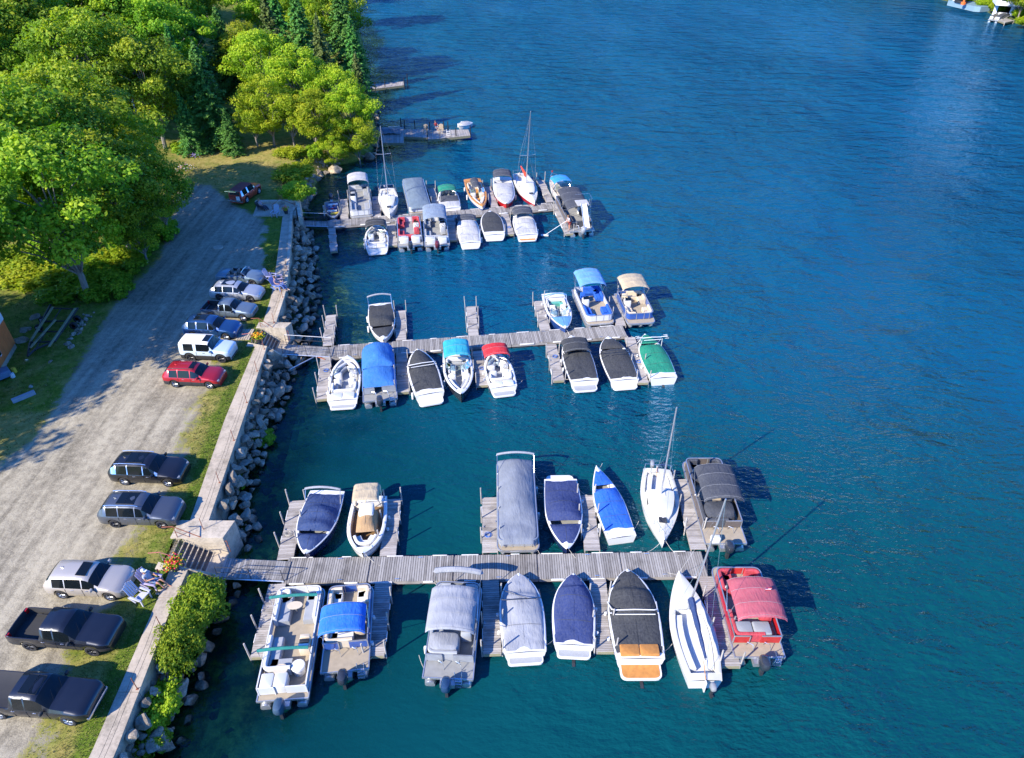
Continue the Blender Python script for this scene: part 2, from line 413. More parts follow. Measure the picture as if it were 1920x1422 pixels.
# ---- lake water and lake bed
def water_mat():
    m, n, o = newmat('lake_water'); co = nd(n, 'ShaderNodeTexCoord').outputs['Object']
    # small wind ripples, longer swell, calm near the wall
    calm = nd(n, 'ShaderNodeAttribute', attribute_name='calm').outputs['Fac']; sh = nd(n, 'ShaderNodeAttribute', attribute_name='shallow').outputs['Fac']
    w1 = noise(n, .42, 3, co, .6, (.65, 1.25, 1, R(16)), .5)
    w2 = noise(n, 1.15, 4, co, .62, (.6, 1.2, 1, R(-8)), .3)
    w3 = noise(n, .24, 3, co, .55, (.7, 1.2, 1, R(20)), .8)
    gust = ramp(n, noise(n, .035, 4, co, .6, (1, .6, 1)), [(.35, (.45, .45, .45)), (.65, (1, 1, 1))])
    h = mth(n, 'ADD', mth(n, 'MULTIPLY', w1, 1.1), mth(n, 'ADD', mth(n, 'MULTIPLY', w2, .62), mth(n, 'MULTIPLY', w3, 1.5)))
    h = mth(n, 'ADD', h, mth(n, 'MULTIPLY', noise(n, 3.2, 3, co, .6, (.65, 1.2, 1, R(5)), .3), .42))
    sx_ = nd(n, 'ShaderNodeSeparateXYZ'); n.links.new(co, sx_.inputs[0]); far = mth(n, 'MULTIPLY', mth(n, 'SUBTRACT', sx_.outputs[1], 45), .011, True)
    h = mth(n, 'ADD', h, mth(n, 'MULTIPLY', mth(n, 'MULTIPLY', noise(n, .30, 3, co, .6, (.6, 1.5, 1, R(12)), .5), far), 3.6))
    h = mth(n, 'MULTIPLY', h, mth(n, 'MULTIPLY', gust, calm))
    nrm = bump(n, h, 1.0, .80)
    fr = nd(n, 'ShaderNodeFresnel'); fr.inputs[0].default_value = 1.333; n.links.new(nrm, fr.inputs['Normal'])
    gl = nd(n, 'ShaderNodeBsdfGlossy'); gl.inputs['Roughness'].default_value = .02; gl.inputs['Color'].default_value = (.50, .80, 1, 1); n.links.new(nrm, gl.inputs['Normal'])
    tr = nd(n, 'ShaderNodeBsdfTransparent'); tr.inputs[0].default_value = (.60, .84, .74, 1)
    df = nd(n, 'ShaderNodeBsdfDiffuse'); n.links.new(nrm, df.inputs['Normal'])
    dc = ramp(n, noise(n, .02, 3, co), [(.3, (.0015, .062, .130)), (.7, (.002, .080, .150))])
    tl = nd(n, 'ShaderNodeAttribute', attribute_name='teal').outputs['Fac']
    dc = mixc(n, dc, (.002, .056, .062), tl)  # teal body up close; farther blue puts sky reflection into the colour
    n.links.new(dc, df.inputs[0])
    mx = nd(n, 'ShaderNodeMixShader'); n.links.new(sh, mx.inputs[0]); n.links.new(df.outputs[0], mx.inputs[1]); n.links.new(tr.outputs[0], mx.inputs[2])
    m2 = nd(n, 'ShaderNodeMixShader'); n.links.new(fr.outputs[0], m2.inputs[0]); n.links.new(mx.outputs[0], m2.inputs[1]); n.links.new(gl.outputs[0], m2.inputs[2])
    n.links.new(m2.outputs[0], o.inputs[0]); return m
WATER = water_mat()
def bank_x(y):
    return interp(WR, y) + 1.3 if y < Y1 - 2 else interp(SH, y)
def build_lake():
    ys = []; y = 6.0
    while y < 1500:
        ys.append(y); y += .6 if y < 100 else (4 if y < 260 else 60)
    nx = 90; vs = []; fs = []; sh = []; ca = []; te = []
    bv = []; weed = []; PT = [(W(a, b, 0), r, k) for a, b, r, k in ((436, 1392, 1.0, 1.0), (425, 1345, .7, .8), (500, 1040, 1.1, .9), (478, 1052, .9, .8), (590, 905, 1.4, .45), (590, 800, 2.2, .5), (575, 770, 1.5, .45), (640, 520, 3.0, .6), (610, 570, 2.2, .6), (600, 480, 3.0, .8), (660, 470, 3.0, .7), (640, 350, 3.5, .8), (470, 1400, .8, .5), (560, 1330, 1.0, .35))]
    for y in ys:
        x0 = (interp(WR, y) - .1 if y < Y1 - 2 else interp(SH, y) - 2.5)
        for i in range(nx + 1):
            t = (i / nx) ** 2.2; x = x0 + t * (900 if y > 200 else 420)
            d = x - bank_x(y); vs.append((x, y, 0))
            n_ = nz(x, y, 5, .12) * 2.2 + nz(x, y, 9, .4) * .8
            far = 1 - sstep(78, 115, y)
            s = (1 - sstep(1.8, interp([(10, 8.0), (30, 8.0), (45, 8), (60, 9), (75, 10), (90, 8), (120, 4)], y), d + n_ * 1.9)) * .92
            s = max(s, .36 * (1 - sstep(5, 16, d + n_ * 1.6)) * far)
            wd = 0
            if d < 30 and y < 100:
                for q, r, k in PT:
                    e = k * math.exp(-(((x - q.x) / r) ** 2 + ((y - q.y) / (r * 1.3)) ** 2) * (1 + .9 * nz(x, y, 2, .9))); wd = max(wd, e)
            weed.append(wd); s = max(s, wd * .95)
            sh.append(max(0, min(.93, s)))
            ca.append(lerp(.10, 1.0, sstep(2, 34, d + .35 * (y - 30))) * interp([(15, .8), (35, .9), (60, 1.0), (100, 1.0), (160, .9), (220, .8)], y))
            te.append((1 - sstep(28, 58, y + .25 * max(x, 0))) * .95)
            bz = -.25 - .07 * max(d, 0) - .05 * max(0, d - 5) ** 1.5 + .22 * nz(x, y, 1, .5); bz = lerp(bz, -.35, wd)
            bv.append((x, y, max(bz, -9)))
    N = nx + 1
    for j in range(len(ys) - 1):
        for i in range(nx): fs.append((j * N + i, j * N + i + 1, (j + 1) * N + i + 1, (j + 1) * N + i))
    me = bpy.data.meshes.new('lake_water'); me.from_pydata(vs, [], fs); me.materials.append(WATER)
    for nm, arr in (('shallow', sh), ('calm', ca), ('teal', te)):
        at = me.attributes.new(nm, 'FLOAT', 'POINT'); at.data.foreach_set('value', arr)
    o = bpy.data.objects.new('water', me); COL.objects.link(o); o['kind'] = 'structure'
    m, n, oo = newmat('weedy_lake_bed'); co = nd(n, 'ShaderNodeTexCoord').outputs['Object']
    f = mth(n, 'ADD', mth(n, 'MULTIPLY', noise(n, .45, 5, co, .65), .65), mth(n, 'MULTIPLY', noise(n, 2.4, 5, co, .7), .35))
    col = ramp(n, f, [(.38, (.012, .03, .03)), (.49, (.06, .10, .03)), (.58, (.26, .28, .05)), (.70, (.46, .45, .14))])
    col = mixc(n, col, ramp(n, noise(n, 2.0, 6, co, .7), [(.4, (.12, .16, .04)), (.6, (.62, .60, .12))]), nd(n, 'ShaderNodeAttribute', attribute_name='weed').outputs['Fac'])
    pr(n, oo, col, .95, 0, bump(n, noise(n, 1.6, 6, co), 1, .3), 0, .1)
    me = bpy.data.meshes.new('lake_bed'); me.from_pydata(bv, [], fs); me.materials.append(m); at = me.attributes.new('weed', 'FLOAT', 'POINT'); at.data.foreach_set('value', weed)
    me.polygons.foreach_set('use_smooth', [True] * len(fs))
    o = bpy.data.objects.new('lake_bed', me); COL.objects.link(o); o['kind'] = 'structure'
build_lake()

# ---- concrete
def concrete(name, c):
    m, n, o = newmat(name); co = nd(n, 'ShaderNodeTexCoord').outputs['Object']
    f = mth(n, 'ADD', mth(n, 'MULTIPLY', noise(n, .9, 6, co, .65), .6), mth(n, 'MULTIPLY', noise(n, 7, 6, co, .7), .4))
    col = ramp(n, f, [(.36, tuple(x * .62 for x in c)), (.5, c), (.66, tuple(min(1, x * 1.22) for x in c))])
    st = mixc(n, col, (.07, .068, .05), ramp(n, noise(n, .55, 7, co, .75, (1, 1, .25)), [(.54, (0, 0, 0)), (.72, (.65, .65, .65))]))
    pr(n, o, st, .9, 0, bump(n, f, .5, .02), 0, .2); return m
CONC = concrete('weathered_concrete', (.46, .385, .29)); CONC2 = concrete('pale_concrete', (.54, .46, .35))
YS3 = (24.2, 27.75); YS2 = (W(0, 650, LOT).y, W(0, 606, LOT).y)
def build_wall():
    root = thing('retaining_wall', 'long pale concrete wall with flat walkway top between the lot grass and the rocks', 'wall', (-19, 14, 0))
    root_inv = Vector(root.location)
    spans = [(-14, YS3[0]), (YS3[1] - .05, YS2[0]), (YS2[1] - .05, Y1)]
    for a, b in spans:
        y = a
        while y < b - .3:
            y2 = min(y + 5.2, b)
            if b - y2 < 1.2: y2 = b
            mb = MB(); ks = [y + (y2 - y) * k / 4 for k in range(5)]; g = .012
            ks[0] += g; ks[-1] -= g
            L = [(interp(WL, k), k) for k in ks]; Rr = [(interp(WR, k), k) for k in ks]
            poly = [(x, yy) for x, yy in Rr] + [(x, yy) for x, yy in reversed(L)]
            mb.prism([(p[0] + 19, p[1] - 14) for p in poly], -1.0, LOT + .07, CONC, random.random())
            if y > 48:   # raised kerb along the water side
                kb = [(x + .01, yy) for x, yy in Rr] + [(x - .26, yy) for x, yy in reversed(Rr)]
                mb.prism([(p[0] + 19, p[1] - 14) for p in kb], LOT + .06, LOT + .20, CONC2)
            mb.build('wall_section', root); y = y2
build_wall()
def stairs(x0, ya, yb, run, n, landing, wide, label):
    root = thing('concrete_stairs', label, 'stairs', (x0, (ya + yb) / 2, 0)); h = (yb - ya) / 2; z1, z0 = LOT + .05, .95
    for i in range(n):
        z = lerp(z1, z0, (i + 1) / n); a = i * run / n
        mb = MB(); mb.box((a + run / n / 2, 0, z / 2 - .5), (run / n - .004, 2 * h, z + 1), GROUNDST, tone=random.random())
        mb.box((a + run / n - .03, 0, z + .012), (.06, 2 * h - .01, .03), CONC2)
        mb.build('stair_step', root)
    mb = MB(); mb.prism([(run, -h), (run + landing, -h), (run + landing, h), (run, h)], -1, z0, CONC); mb.build('landing', root)
    mb = MB(); f = wide   # cheek wall on the far side, wide, sloping down beside the landing
    mb.prism([(-.25, h), (run * .95, h), (run + landing * .95, h), (run + landing + .25, h + f), (-.25, h + f)], -1, [LOT + .09, LOT + .085, LOT + .07, LOT + .05, LOT + .09], CONC2)
    mb.build('cheek_wall', root)
    mb = MB(); mb.prism([(-.25, -h - .5), (run * .9, -h - .5), (run + landing + .05, -h - .28), (run + landing, -h), (-.25, -h)], -1, [LOT + .09, LOT + .08, 1.2, 1.2, LOT + .09], CONC2)
    mb.build('cheek_wall', root)
    # rusty pipe rails
    for sy in (-1, 1):
        mb = MB(); y = sy * (h + .05)
        top = [(-.5, y, LOT + .95), (.15, y, LOT + .98), (run + .05, y, z0 + .98), (run + landing + .1, y, z0 + .98)]
        if sy < 0: top = [(-.55, y, LOT + .9), (.1, y, LOT + .98), (run * .62, y, LOT + .35)]
        mb.tube(top, .028, RUST if sy > 0 else RUST2, 6)
        mb.tube([(p[0], p[1], p[2] - .42) for p in top[1:]], .02, RUST if sy > 0 else RUST2, 5)
        for p in top[1:]: mb.tube([p, (p[0], p[1], p[2] - (.98 if sy > 0 else .9))], .022, RUST if sy > 0 else STEEL, 5)
        mb.build('handrail', root)
RUST = plain('rusty_pipe', (.30, .10, .05), .8, var=.3, scale=9); RUST2 = plain('worn_red_pipe', (.42, .14, .10), .7, var=.3, scale=9)
GROUNDST = concrete('stained_concrete_tread', (.24, .19, .15))
xs3 = W(309, 1050, LOT).x; xs2 = W(468, 640, LOT).x
stairs(xs3, 24.72, 26.42, 1.95, 8, .85, 1.32, 'concrete stairs with rusty rails leading down to the nearest dock')
stairs(xs2 + .25, YS2[0] + .45, YS2[1] - .85, 1.45, 7, .75, .85, 'concrete stairs with rusty rails leading down to the middle dock')
# top of the third stair: L shaped parapet and slab
def far_stair():
    a = W(479, 384, LOT); b = W(562, 383, LOT); c = W(567, 412, LOT)
    root = thing('stair_parapet', 'L shaped concrete parapet and slab at the head of the farthest gangway', 'parapet', (a.x, a.y, 0))
    o = Vector(root.location); q = lambda p, dx=0, dy=0: (p.x - o.x + dx, p.y - o.y + dy)
    mb = MB(); mb.prism([q(a), q(b), q(b, 0, .45), q(a, 0, .45)], 0, LOT + .35, CONC2); mb.build('parapet_section', root)
    mb = MB(); mb.prism([q(b, 0, -.01), q(c), q(c, -.4), q(b, -.4, -.01)], -1, LOT + .32, CONC2); mb.build('parapet_section', root)
    mb = MB(); s0 = W(474, 407, LOT); s1 = W(556, 405, LOT)
    mb.prism([q(s0), q(s1), q(b, -.42, -.02), q(a, .2, -.02)], LOT - .3, LOT + .08, CONC); mb.build('slab', root)
    mb = MB(); e = q(s1)
    for (x, y) in ((e[0] - 2.6, e[1] + .5), (e[0] - .6, e[1] + 1.9)): mb.tube([(x, y, LOT), (x, y, LOT + 1.0)], .03, RUST, 5)
    mb.tube([(e[0] - 2.6, e[1] + .5, LOT + 1.0), (e[0] - 2.2, e[1] + 2.2, LOT + 1.0), (e[0] - .1, e[1] + 1.3, LOT + .6)], .03, RUST, 5); mb.build('handrail', root)
far_stair()
def lot_path():
    mb = MB(); rnd = random.Random(2); p0 = W(441, 640, LOT); root = thing('paving_path', 'short path of grey slabs from the blue car to the middle stairs', 'path', p0)
    L = xs2 - p0.x - .05
    for i in range(6):
        for j in range(3):
            mb = MB(); mb.box((L * (i + .5) / 6, .1 + 1.55 * (j + .5) / 3 * 1.0, .045 + rnd.uniform(-.01, .01)), (L / 6 - .04, .49, .09), CONC, tone=rnd.random(), rz=rnd.uniform(-.02, .02)); mb.build('slab', root)
lot_path()
# rope posts on the wall
def rope_fence():
    PB = [(190, 1460), (259, 1292), (311, 1176)], [(381, 993), (413, 905), (439, 826), (465, 755), (485, 696), (497, 655)], [(516, 608), (527, 560), (538, 510)]
    for gi, pts in enumerate(PB):
        ps = [W(a, b, LOT + .07) for a, b in pts]; ps = [Vector((interp(WR, p.y) - .12, p.y, LOT + (.20 if p.y > 48 else .06))) for p in ps]
        lab = ('low wire rail on the wall beside the big bush', 'low wire rail on the wall between the two stairs', 'low wire rail on the shaded wall beyond the middle stairs')[gi]
        root = thing('wire_railing', lab, 'railing', ps[0], 0, 'wire railings along the retaining wall')
        o = ps[0]
        for p in ps:
            mb = MB(); q = p - o; mb.tube([q, q + Vector((0, 0, .95))], .022, RUST, 6); mb.box(q + Vector((0, 0, .01)), (.12, .12, .02), RUST); mb.build('post', root)
        for z in (.9, .5):
            mb = MB()
            for p, q in zip(ps, ps[1:]):
                mb.tube([(p - o) + (q - p) * t + Vector((0, 0, z - .10 * 4 * t * (1 - t))) for t in (0, .25, .5, .75, 1)], .009, BLACK, 4)
            mb.build('wire', root)
rope_fence()

# ---- riprap
def rock_mat():
    m, n, o = newmat('granite_boulder'); co = nd(n, 'ShaderNodeTexCoord').outputs['Object']; tn = nd(n, 'ShaderNodeObjectInfo').outputs['Random']
    f = mth(n, 'ADD', mth(n, 'MULTIPLY', noise(n, 1.6, 7, co, .7), .7), mth(n, 'MULTIPLY', noise(n, 11, 5, co, .7), .3))
    c = ramp(n, f, [(.34, (.12, .105, .085)), (.48, (.33, .295, .24)), (.62, (.56, .50, .41))])
    c = mixc(n, c, ramp(n, tn, [(0, (.55, .50, .45)), (.4, (.85, .80, .74)), (.7, (1.15, 1.05, .92)), (.85, (.7, .62, .52)), (1, (1.2, 1.2, 1.2))]), 1.0, 'MULTIPLY')
    ge = nd(n, 'ShaderNodeNewGeometry'); sx = nd(n, 'ShaderNodeSeparateXYZ'); n.links.new(ge.outputs['Position'], sx.inputs[0])
    wet = ramp(n, mth(n, 'ADD', sx.outputs[2], mth(n, 'MULTIPLY', noise(n, 3, 3, co), .2)), [(.15, (.28, .30, .26)), (.42, (1, 1, 1))])
    c = mixc(n, c, wet, 1.0, 'MULTIPLY')
    pr(n, o, c, .85, 0, bump(n, f, 1.0, .12), 0, .3); return m
ROCK = rock_mat()
def rock_mesh(seed, sub=3):
    import bmesh
    bm = bmesh.new(); bmesh.ops.create_icosphere(bm, subdivisions=sub, radius=.5); rnd = random.Random(seed)
    planes = [(Vector((rnd.gauss(0, 1), rnd.gauss(0, 1), rnd.gauss(0, 1))).normalized(), rnd.uniform(.24, .40)) for _ in range(11)]
    sc_ = Vector((rnd.uniform(.9, 1.25), rnd.uniform(.75, 1.0), rnd.uniform(.6, .8)))
    for v in bm.verts:
        for nn, d in planes:
            k = v.co.dot(nn)
            if k > d: v.co -= nn * (k - d) * .97
        v.co *= 1 + .14 * nz(v.co.x, v.co.y, v.co.z * 2 + seed, 3.5)
        v.co = Vector((v.co.x * sc_.x, v.co.y * sc_.y, v.co.z * sc_.z))
    me = bpy.data.meshes.new('rock'); bm.to_mesh(me); bm.free(); me.materials.append(ROCK)
    me.polygons.foreach_set('use_smooth', [True] * len(me.polygons))
    try: me.set_sharp_from_angle(angle=R(20))
    except Exception: pass
    return me
RK = [rock_mesh(s) for s in range(12)]
def put_rock(parent, p, s, rnd, off):
    o = bpy.data.objects.new('rock', rnd.choice(RK)); COL.objects.link(o); o.parent = parent
    o.location = p - off; o.scale = (s * rnd.uniform(.85, 1.2), s * rnd.uniform(.85, 1.2), s * rnd.uniform(.8, 1.1))
    o.rotation_euler = (rnd.uniform(-.5, .5), rnd.uniform(-.5, .5), rnd.uniform(0, 6.28)); return o
def riprap():
    rnd = random.Random(11); off = Vector((-17, 30, 0))
    root = thing('boulder_bank', 'bank of piled grey granite boulders between the concrete wall and the water', 'rock bank', off)
    y = 13.0; cnt = 0
    while y < Y1 - 2.5:
        for d in (0.15, .75, 1.35, 1.95):
            if cnt >= 290: break
            if YS3[0] + .1 < y < YS3[1] - .3 and d < 1.4: continue
            if YS2[0] < y < YS2[1] - .5 and d < 1.2: continue
            s = rnd.uniform(.6, 1.15) * (1.25 if rnd.random() < .18 else 1)
            wd = interp([(10, .75), (22, .7), (24, .95), (29, .95), (31, .44), (38, .55), (44, .90), (56, 1.02), (66, .95), (74, .55)], y)
            dd = (d + rnd.uniform(-.2, .2)) * wd
            put_rock(root, Vector((interp(WR, y) + dd + .25, y + rnd.uniform(-.3, .3), max(1.8 - dd * 1.9 / (2.1 * wd) + rnd.uniform(-.15, .15), -.1))), s * .86, rnd, off); cnt += 1
        y += .80
    # joined smaller fill and the sunken stones
    for nm, zf, cnt_, sc_ in (('rubble', 0, 620, (.2, .5)), ('sunken_stones', 1, 260, (.3, 1.0))):
        vs = []; fs = []
        for i in range(cnt_):
            y = rnd.uniform(12, Y1 + 3 if zf else Y1 - 2)
            if not zf and (YS3[0] - .2 < y < YS3[1] - 1.0 or YS2[0] - .2 < y < YS2[1] - .6): continue
            if zf: d = 1.3 + abs(rnd.gauss(0, 1.8)); z = -.35 - .09 * max(0, d - 1.5)
            else:
                d = rnd.uniform(.05, 1.7) * interp([(10, .8), (22, .8), (29, .95), (31, .55), (38, .6), (44, .9), (56, 1.25), (66, 1.1), (74, .6)], y); z = 1.5 - d * .9
            me = rnd.choice(RK); s = rnd.uniform(*sc_); b = len(vs); a = rnd.random() * 6.28; ca_, sa_ = math.cos(a) * s, math.sin(a) * s
            x0 = interp(WR, y) + d
            vs.extend((x0 + v.co.x * ca_ - v.co.y * sa_, y + v.co.x * sa_ + v.co.y * ca_, z + v.co.z * s) for v in me.vertices)
            fs.extend(tuple(b + k for k in p.vertices) for p in me.polygons)
        me = bpy.data.meshes.new(nm); me.from_pydata(vs, [], fs); me.materials.append(ROCK)
        o = bpy.data.objects.new(nm, me); COL.objects.link(o); o['kind'] = 'stuff'
        if not zf: o.parent = root; o.matrix_parent_inverse = Matrix.Translation(-off)
    # natural shore rocks beyond the wall
    off2 = W(600, 330, 0)
    root2 = thing('shore_boulders', 'grey boulders edging the lawn beside the yellow green shrubs', 'rock bank', off2)
    for i in range(120):
        t = rnd.random(); y = lerp(Y1 - 1.5, W(0, 302, 0).y, t)
        x = interp(SH, y) + rnd.uniform(-1.9, .5)
        z = .1 + .55 * max(0, interp(SH, y) - x)
        put_rock(root2, Vector((x, y, z)), rnd.uniform(.5, 1.2), rnd, off2)
    put_rock(root2, W(628, 318, .4), 2.4, rnd, off2)
    for i in range(50):
        y = rnd.uniform(W(0, 300, 0).y, W(0, 200, 0).y); put_rock(root2, Vector((interp(SH, y) + rnd.uniform(-1.2, .8), y, .1)), rnd.uniform(.7, 1.6), rnd, off2)
riprap()
# ------------------------------------------------------------------ docks
DZ = .48
def main_dock(pa, pb, wid, nsec, label):
    a, b = W(*pa, DZ), W(*pb, DZ); d = b - a; L = d.length; ang = math.atan2(d.y, d.x)
    root = thing('floating_dock', label, 'dock', (a.x, a.y, 0), ang, 'main docks of the marina'); rnd = random.Random(int(pa[0]))
    sl_ = L / nsec
    for k in range(nsec):
        x0, x1 = k * sl_ + .03, (k + 1) * sl_ - .03; mb = MB(); x = x0
        while x < x1 - .02:
            wv = min(.138, x1 - x) - .024
            mb.box((x + wv / 2 + .005, rnd.uniform(-.012, .012), DZ - .02 + rnd.uniform(-.003, .003)), (wv, wid, .04), DOCKW, tone=rnd.random()); x += .138
        mb.build('deck_boards', root, kind='stuff')
        mb = MB()
        for sy in (-1, 1): mb.box(((x0 + x1) / 2, sy * (wid / 2 - .03), DZ - .16), (x1 - x0, .05, .22), DOCKX, tone=.4 + .2 * rnd.random())
        for xe in (x0, x1): mb.box((xe, 0, DZ - .16), (.05, wid - .12, .22), DOCKX, tone=.3)
        mb.build('dock_frame', root)
        for j in range(3):
            mb = MB(); mb.rbox((lerp(x0, x1, (j + .5) / 3), 0, .02), ((x1 - x0) / 3.6, wid - .25, .5), DARK, .06); mb.build('float', root)
        for sy in (-1, 1):
            for j in range(2):
                xx = lerp(x0, x1, .2 + .55 * j + rnd.uniform(-.08, .08))
                mb = MB(); mb.rbox((xx, sy * (wid / 2 + .028), DZ - .04), (rnd.uniform(.5, 1.3), .05, .12), WHITEP, .02); mb.build('bumper_strip', root)
            mb = MB(); xx = lerp(x0, x1, rnd.uniform(.3, .7)); mb.tube([(xx - .13, sy * (wid / 2 - .14), DZ + .06), (xx + .13, sy * (wid / 2 - .14), DZ + .06)], .016, STEEL, 5)
            mb.box((xx, sy * (wid / 2 - .14), DZ + .03), (.08, .04, .06), STEEL); mb.build('cleat', root)
    return root, ang
D3 = main_dock((534, 1070), (1322, 1057), 1.78, 5, 'nearest long grey board dock with big boats moored on both sides')
D2 = main_dock((619, 660), (1172, 620), 1.75, 5, 'middle long grey board dock leading from the second stairs')
D1 = main_dock((613, 420), (1039, 386), 1.7, 5, 'farthest long grey board dock under the two tall masts')
def finger(base, tip, label, wid=.85, posts=3, bothsides=True, name='finger_dock'):
    a, b = W(*base, DZ), W(*tip, DZ); d = b - a; L = d.length; ang = math.atan2(d.y, d.x); rnd = random.Random(int(base[0] * 7 + base[1]))
    near = abs(d.y) > 0
    root = thing(name, label, 'dock', (a.x, a.y, 0), ang, 'short finger docks between the boats'); Z = DZ - .03
    mb = MB(); x = .02
    while x < L - .02:
        wv = min(.14, L - x) - .024; mb.box((x + wv / 2, rnd.uniform(-.01, .01), Z - .02), (wv, wid, .04), DOCKX2, tone=rnd.random()); x += .14
    mb.build('deck_boards', root, kind='stuff')
    mb = MB()
    for sy in (-1, 1): mb.box((L / 2, sy * (wid / 2 - .03), Z - .14), (L, .05, .18), DOCKX2, tone=.35)
    mb.box((L - .02, 0, Z - .14), (.05, wid - .12, .18), TIMBER, tone=.7); mb.build('dock_frame', root)
    for j in (.3, .8):
        mb = MB(); mb.rbox((L * j, 0, .02), (1.2, wid - .12, .4), DARK, .06); mb.build('float', root)
    for sy in (-1, 1):
        for j in range(posts):
            t = .97 - j * (.72 / max(1, posts - 1)) if posts > 1 else .95
            lx, ly = rnd.uniform(-.03, .03), rnd.uniform(-.05, .05) + sy * .05; h = rnd.uniform(.95, 1.2)
            mb = MB(); mb.tube([(L * t, sy * (wid / 2 + .05), -.9), (L * t + lx, sy * (wid / 2 + .05) + ly, Z + h)], .045, POSTW, 6, tone=.5 + .5 * rnd.random()); mb.build('post', root)
    for sy in (-1, 1):
        mb = MB(); xx = L * rnd.uniform(.35, .65); mb.tube([(xx - .1, sy * (wid / 2 - .1), Z + .06), (xx + .1, sy * (wid / 2 - .1), Z + .06)], .015, STEEL, 5); mb.box((xx, sy * (wid / 2 - .1), Z + .03), (.06, .04, .06), STEEL); mb.build('cleat', root)
    if rnd.random() < .6:   # a coil or length of line lying on it
        mb = MB(); cx = L * rnd.uniform(.3, .85); c_ = rnd.choice((ROPEW, ROPEB, ROPEW)); pts = []
        for k in range(26): a_ = k * .7; rr = .10 + .006 * k; pts.append((cx + rr * math.cos(a_), .12 * rnd.uniform(.9, 1.1) + rr * math.sin(a_), Z + .015 + .001 * k))
        mb.tube(pts, .014, c_, 4); mb.build('rope', root)
    mb = MB()
    for sy in (-1, 1):
        for j in range(2): mb.rbox((L * (.35 + .4 * j), sy * (wid / 2 + .02), Z - .06), (rnd.uniform(.3, .8), .05, .11), WHITEP, .02)
    mb.build('bumper_strip', root)
    return root
DOCKX2 = wood('weathered_finger_planks', (.23, .205, .185), (.50, .46, .42), (12, 1.2, 12))
ROPEW = plain('pale_rope', (.5, .47, .4), .9, var=.2); ROPEB = plain('blue_rope', (.05, .16, .5), .9, var=.2); ROPER = plain('red_rope', (.5, .05, .04), .9)
FNG = [
 ((534, 1049), (558, 938), 'finger dock beside the navy covered bowrider nearest the bank'),
 ((727, 1042), (738, 935), 'finger dock right of the tan centre console boat'),
 ((919, 1036), (918, 932), 'finger dock left of the long grey covered pontoon'),
 ((1111, 1032), (1098, 928), 'finger dock between the navy and the bright blue covered boats'),
 ((1311, 1030), (1277, 898), 'finger dock between the cabin sailboat and the charcoal pontoon'),
 ((520, 1094), (486, 1232), 'finger dock left of the open white pontoon with teal straps'),
 ((719, 1091), (703, 1230), 'finger dock right of the blue canopy pontoon'),
 ((920, 1085), (923, 1226), 'finger dock between the grey canopy pontoon and grey covered bowrider'),
 ((1120, 1082), (1136, 1222), 'finger dock with red rope between navy and black covered boats'),
 ((1326, 1080), (1372, 1249), 'finger dock between the open daysailer and the red pontoon'),
 ((615, 648), (621, 590), 'empty finger dock nearest the bank above the middle dock'),
 ((752, 638), (751, 582), 'finger dock beside the black covered boat above the middle dock'),
 ((888, 629), (883, 574), 'lone empty finger dock above the centre of the middle dock'),
 ((1023, 619), (1009, 564), 'finger dock left of the green and blue ski boat'),
 ((1165, 611), (1146, 554), 'finger dock between the blue pontoon and the tan pontoon'),
 ((611, 669), (604, 748), 'finger dock left of the open white bowrider'),
 ((752, 657), (756, 735), 'finger dock between the blue covered pontoon and black covered boat'),
 ((896, 657), (905, 722), 'finger dock between the teal and the red canopy boats'),
 ((1033, 645), (1048, 713), 'finger dock left of the first black covered boat right of the gap'),
 ((1181, 632), (1206, 717), 'finger dock beside the green covered ski boat'),
 ((646, 412), (644, 373), 'finger dock beside the little aluminium fishing skiff'),
 ((707, 406), (704, 368), 'finger dock left of the small sailboat with bare mast'),
 ((822, 396), (808, 353), 'finger dock left of the green canopy boat'),
 ((928, 388), (913, 350), 'finger dock left of the white covered boat with red hull'),
 ((1032, 379), (1013, 338), 'finger dock beside the sailboat with the red sail cover'),
 ((733, 420), (737, 460), 'finger dock left of the red seated pontoon'),
 ((844, 402), (849, 450), 'finger dock between the grey pontoon and grey covered boat'),
 ((946, 401), (956, 439), 'finger dock between the black covered and the pale covered boats'),
 ((1040, 382), (1068, 438), 'finger dock under the person beside the slide pontoon'),
]
for i, (b_, t_, lab) in enumerate(FNG): finger(b_, t_, lab, posts=3 if i < 20 else 2, wid=.95 if i < 10 else .88)
finger((622, 427), (626, 471), 'narrow pale swim float below the farthest gangway', .75, 0, name='swim_float')
def gangway(p0, p1, wid, label, white=True):
    a, b = Vector(p0), Vector(p1); d = b - a; L = math.hypot(d.x, d.y); ang = math.atan2(d.y, d.x)
    root = thing('gangway', label, 'gangway', (a.x, a.y, 0), ang, 'gangways from the wall to the docks'); rnd = random.Random(int(L * 100))
    zf = lambda x: lerp(a.z, b.z, x / L); mb = MB(); x = 0
    while x < L: mb.box((x + .065, 0, zf(x)), (.125, wid, .035), DOCKW, tone=rnd.random(), ry=-math.atan2(b.z - a.z, L)); x += .138
    mb.build('deck_boards', root, kind='stuff')
    for sy in (-1, 1):
        y = sy * (wid / 2 + .03); mb = MB(); mb.tube([(0, y, zf(0) - .05), (L, y, zf(L) - .05)], .05, ALU, 4); mb.build('side_beam', root)
        if sy < 0 or white:
            mb = MB(); mb.tube([(0, y, zf(0) + .95), (L, y, zf(L) + .95)], .022, WHITEP if sy > 0 else DARK, 5)
            mb.tube([(0, y, zf(0) + .5), (L, y, zf(L) + .5)], .02, DARK, 4)
            for t in (0, .5, 1): mb.tube([(L * t, y, zf(L * t) - .05), (L * t, y, zf(L * t) + .95)], .022, DARK, 5)
            mb.build('handrail', root)
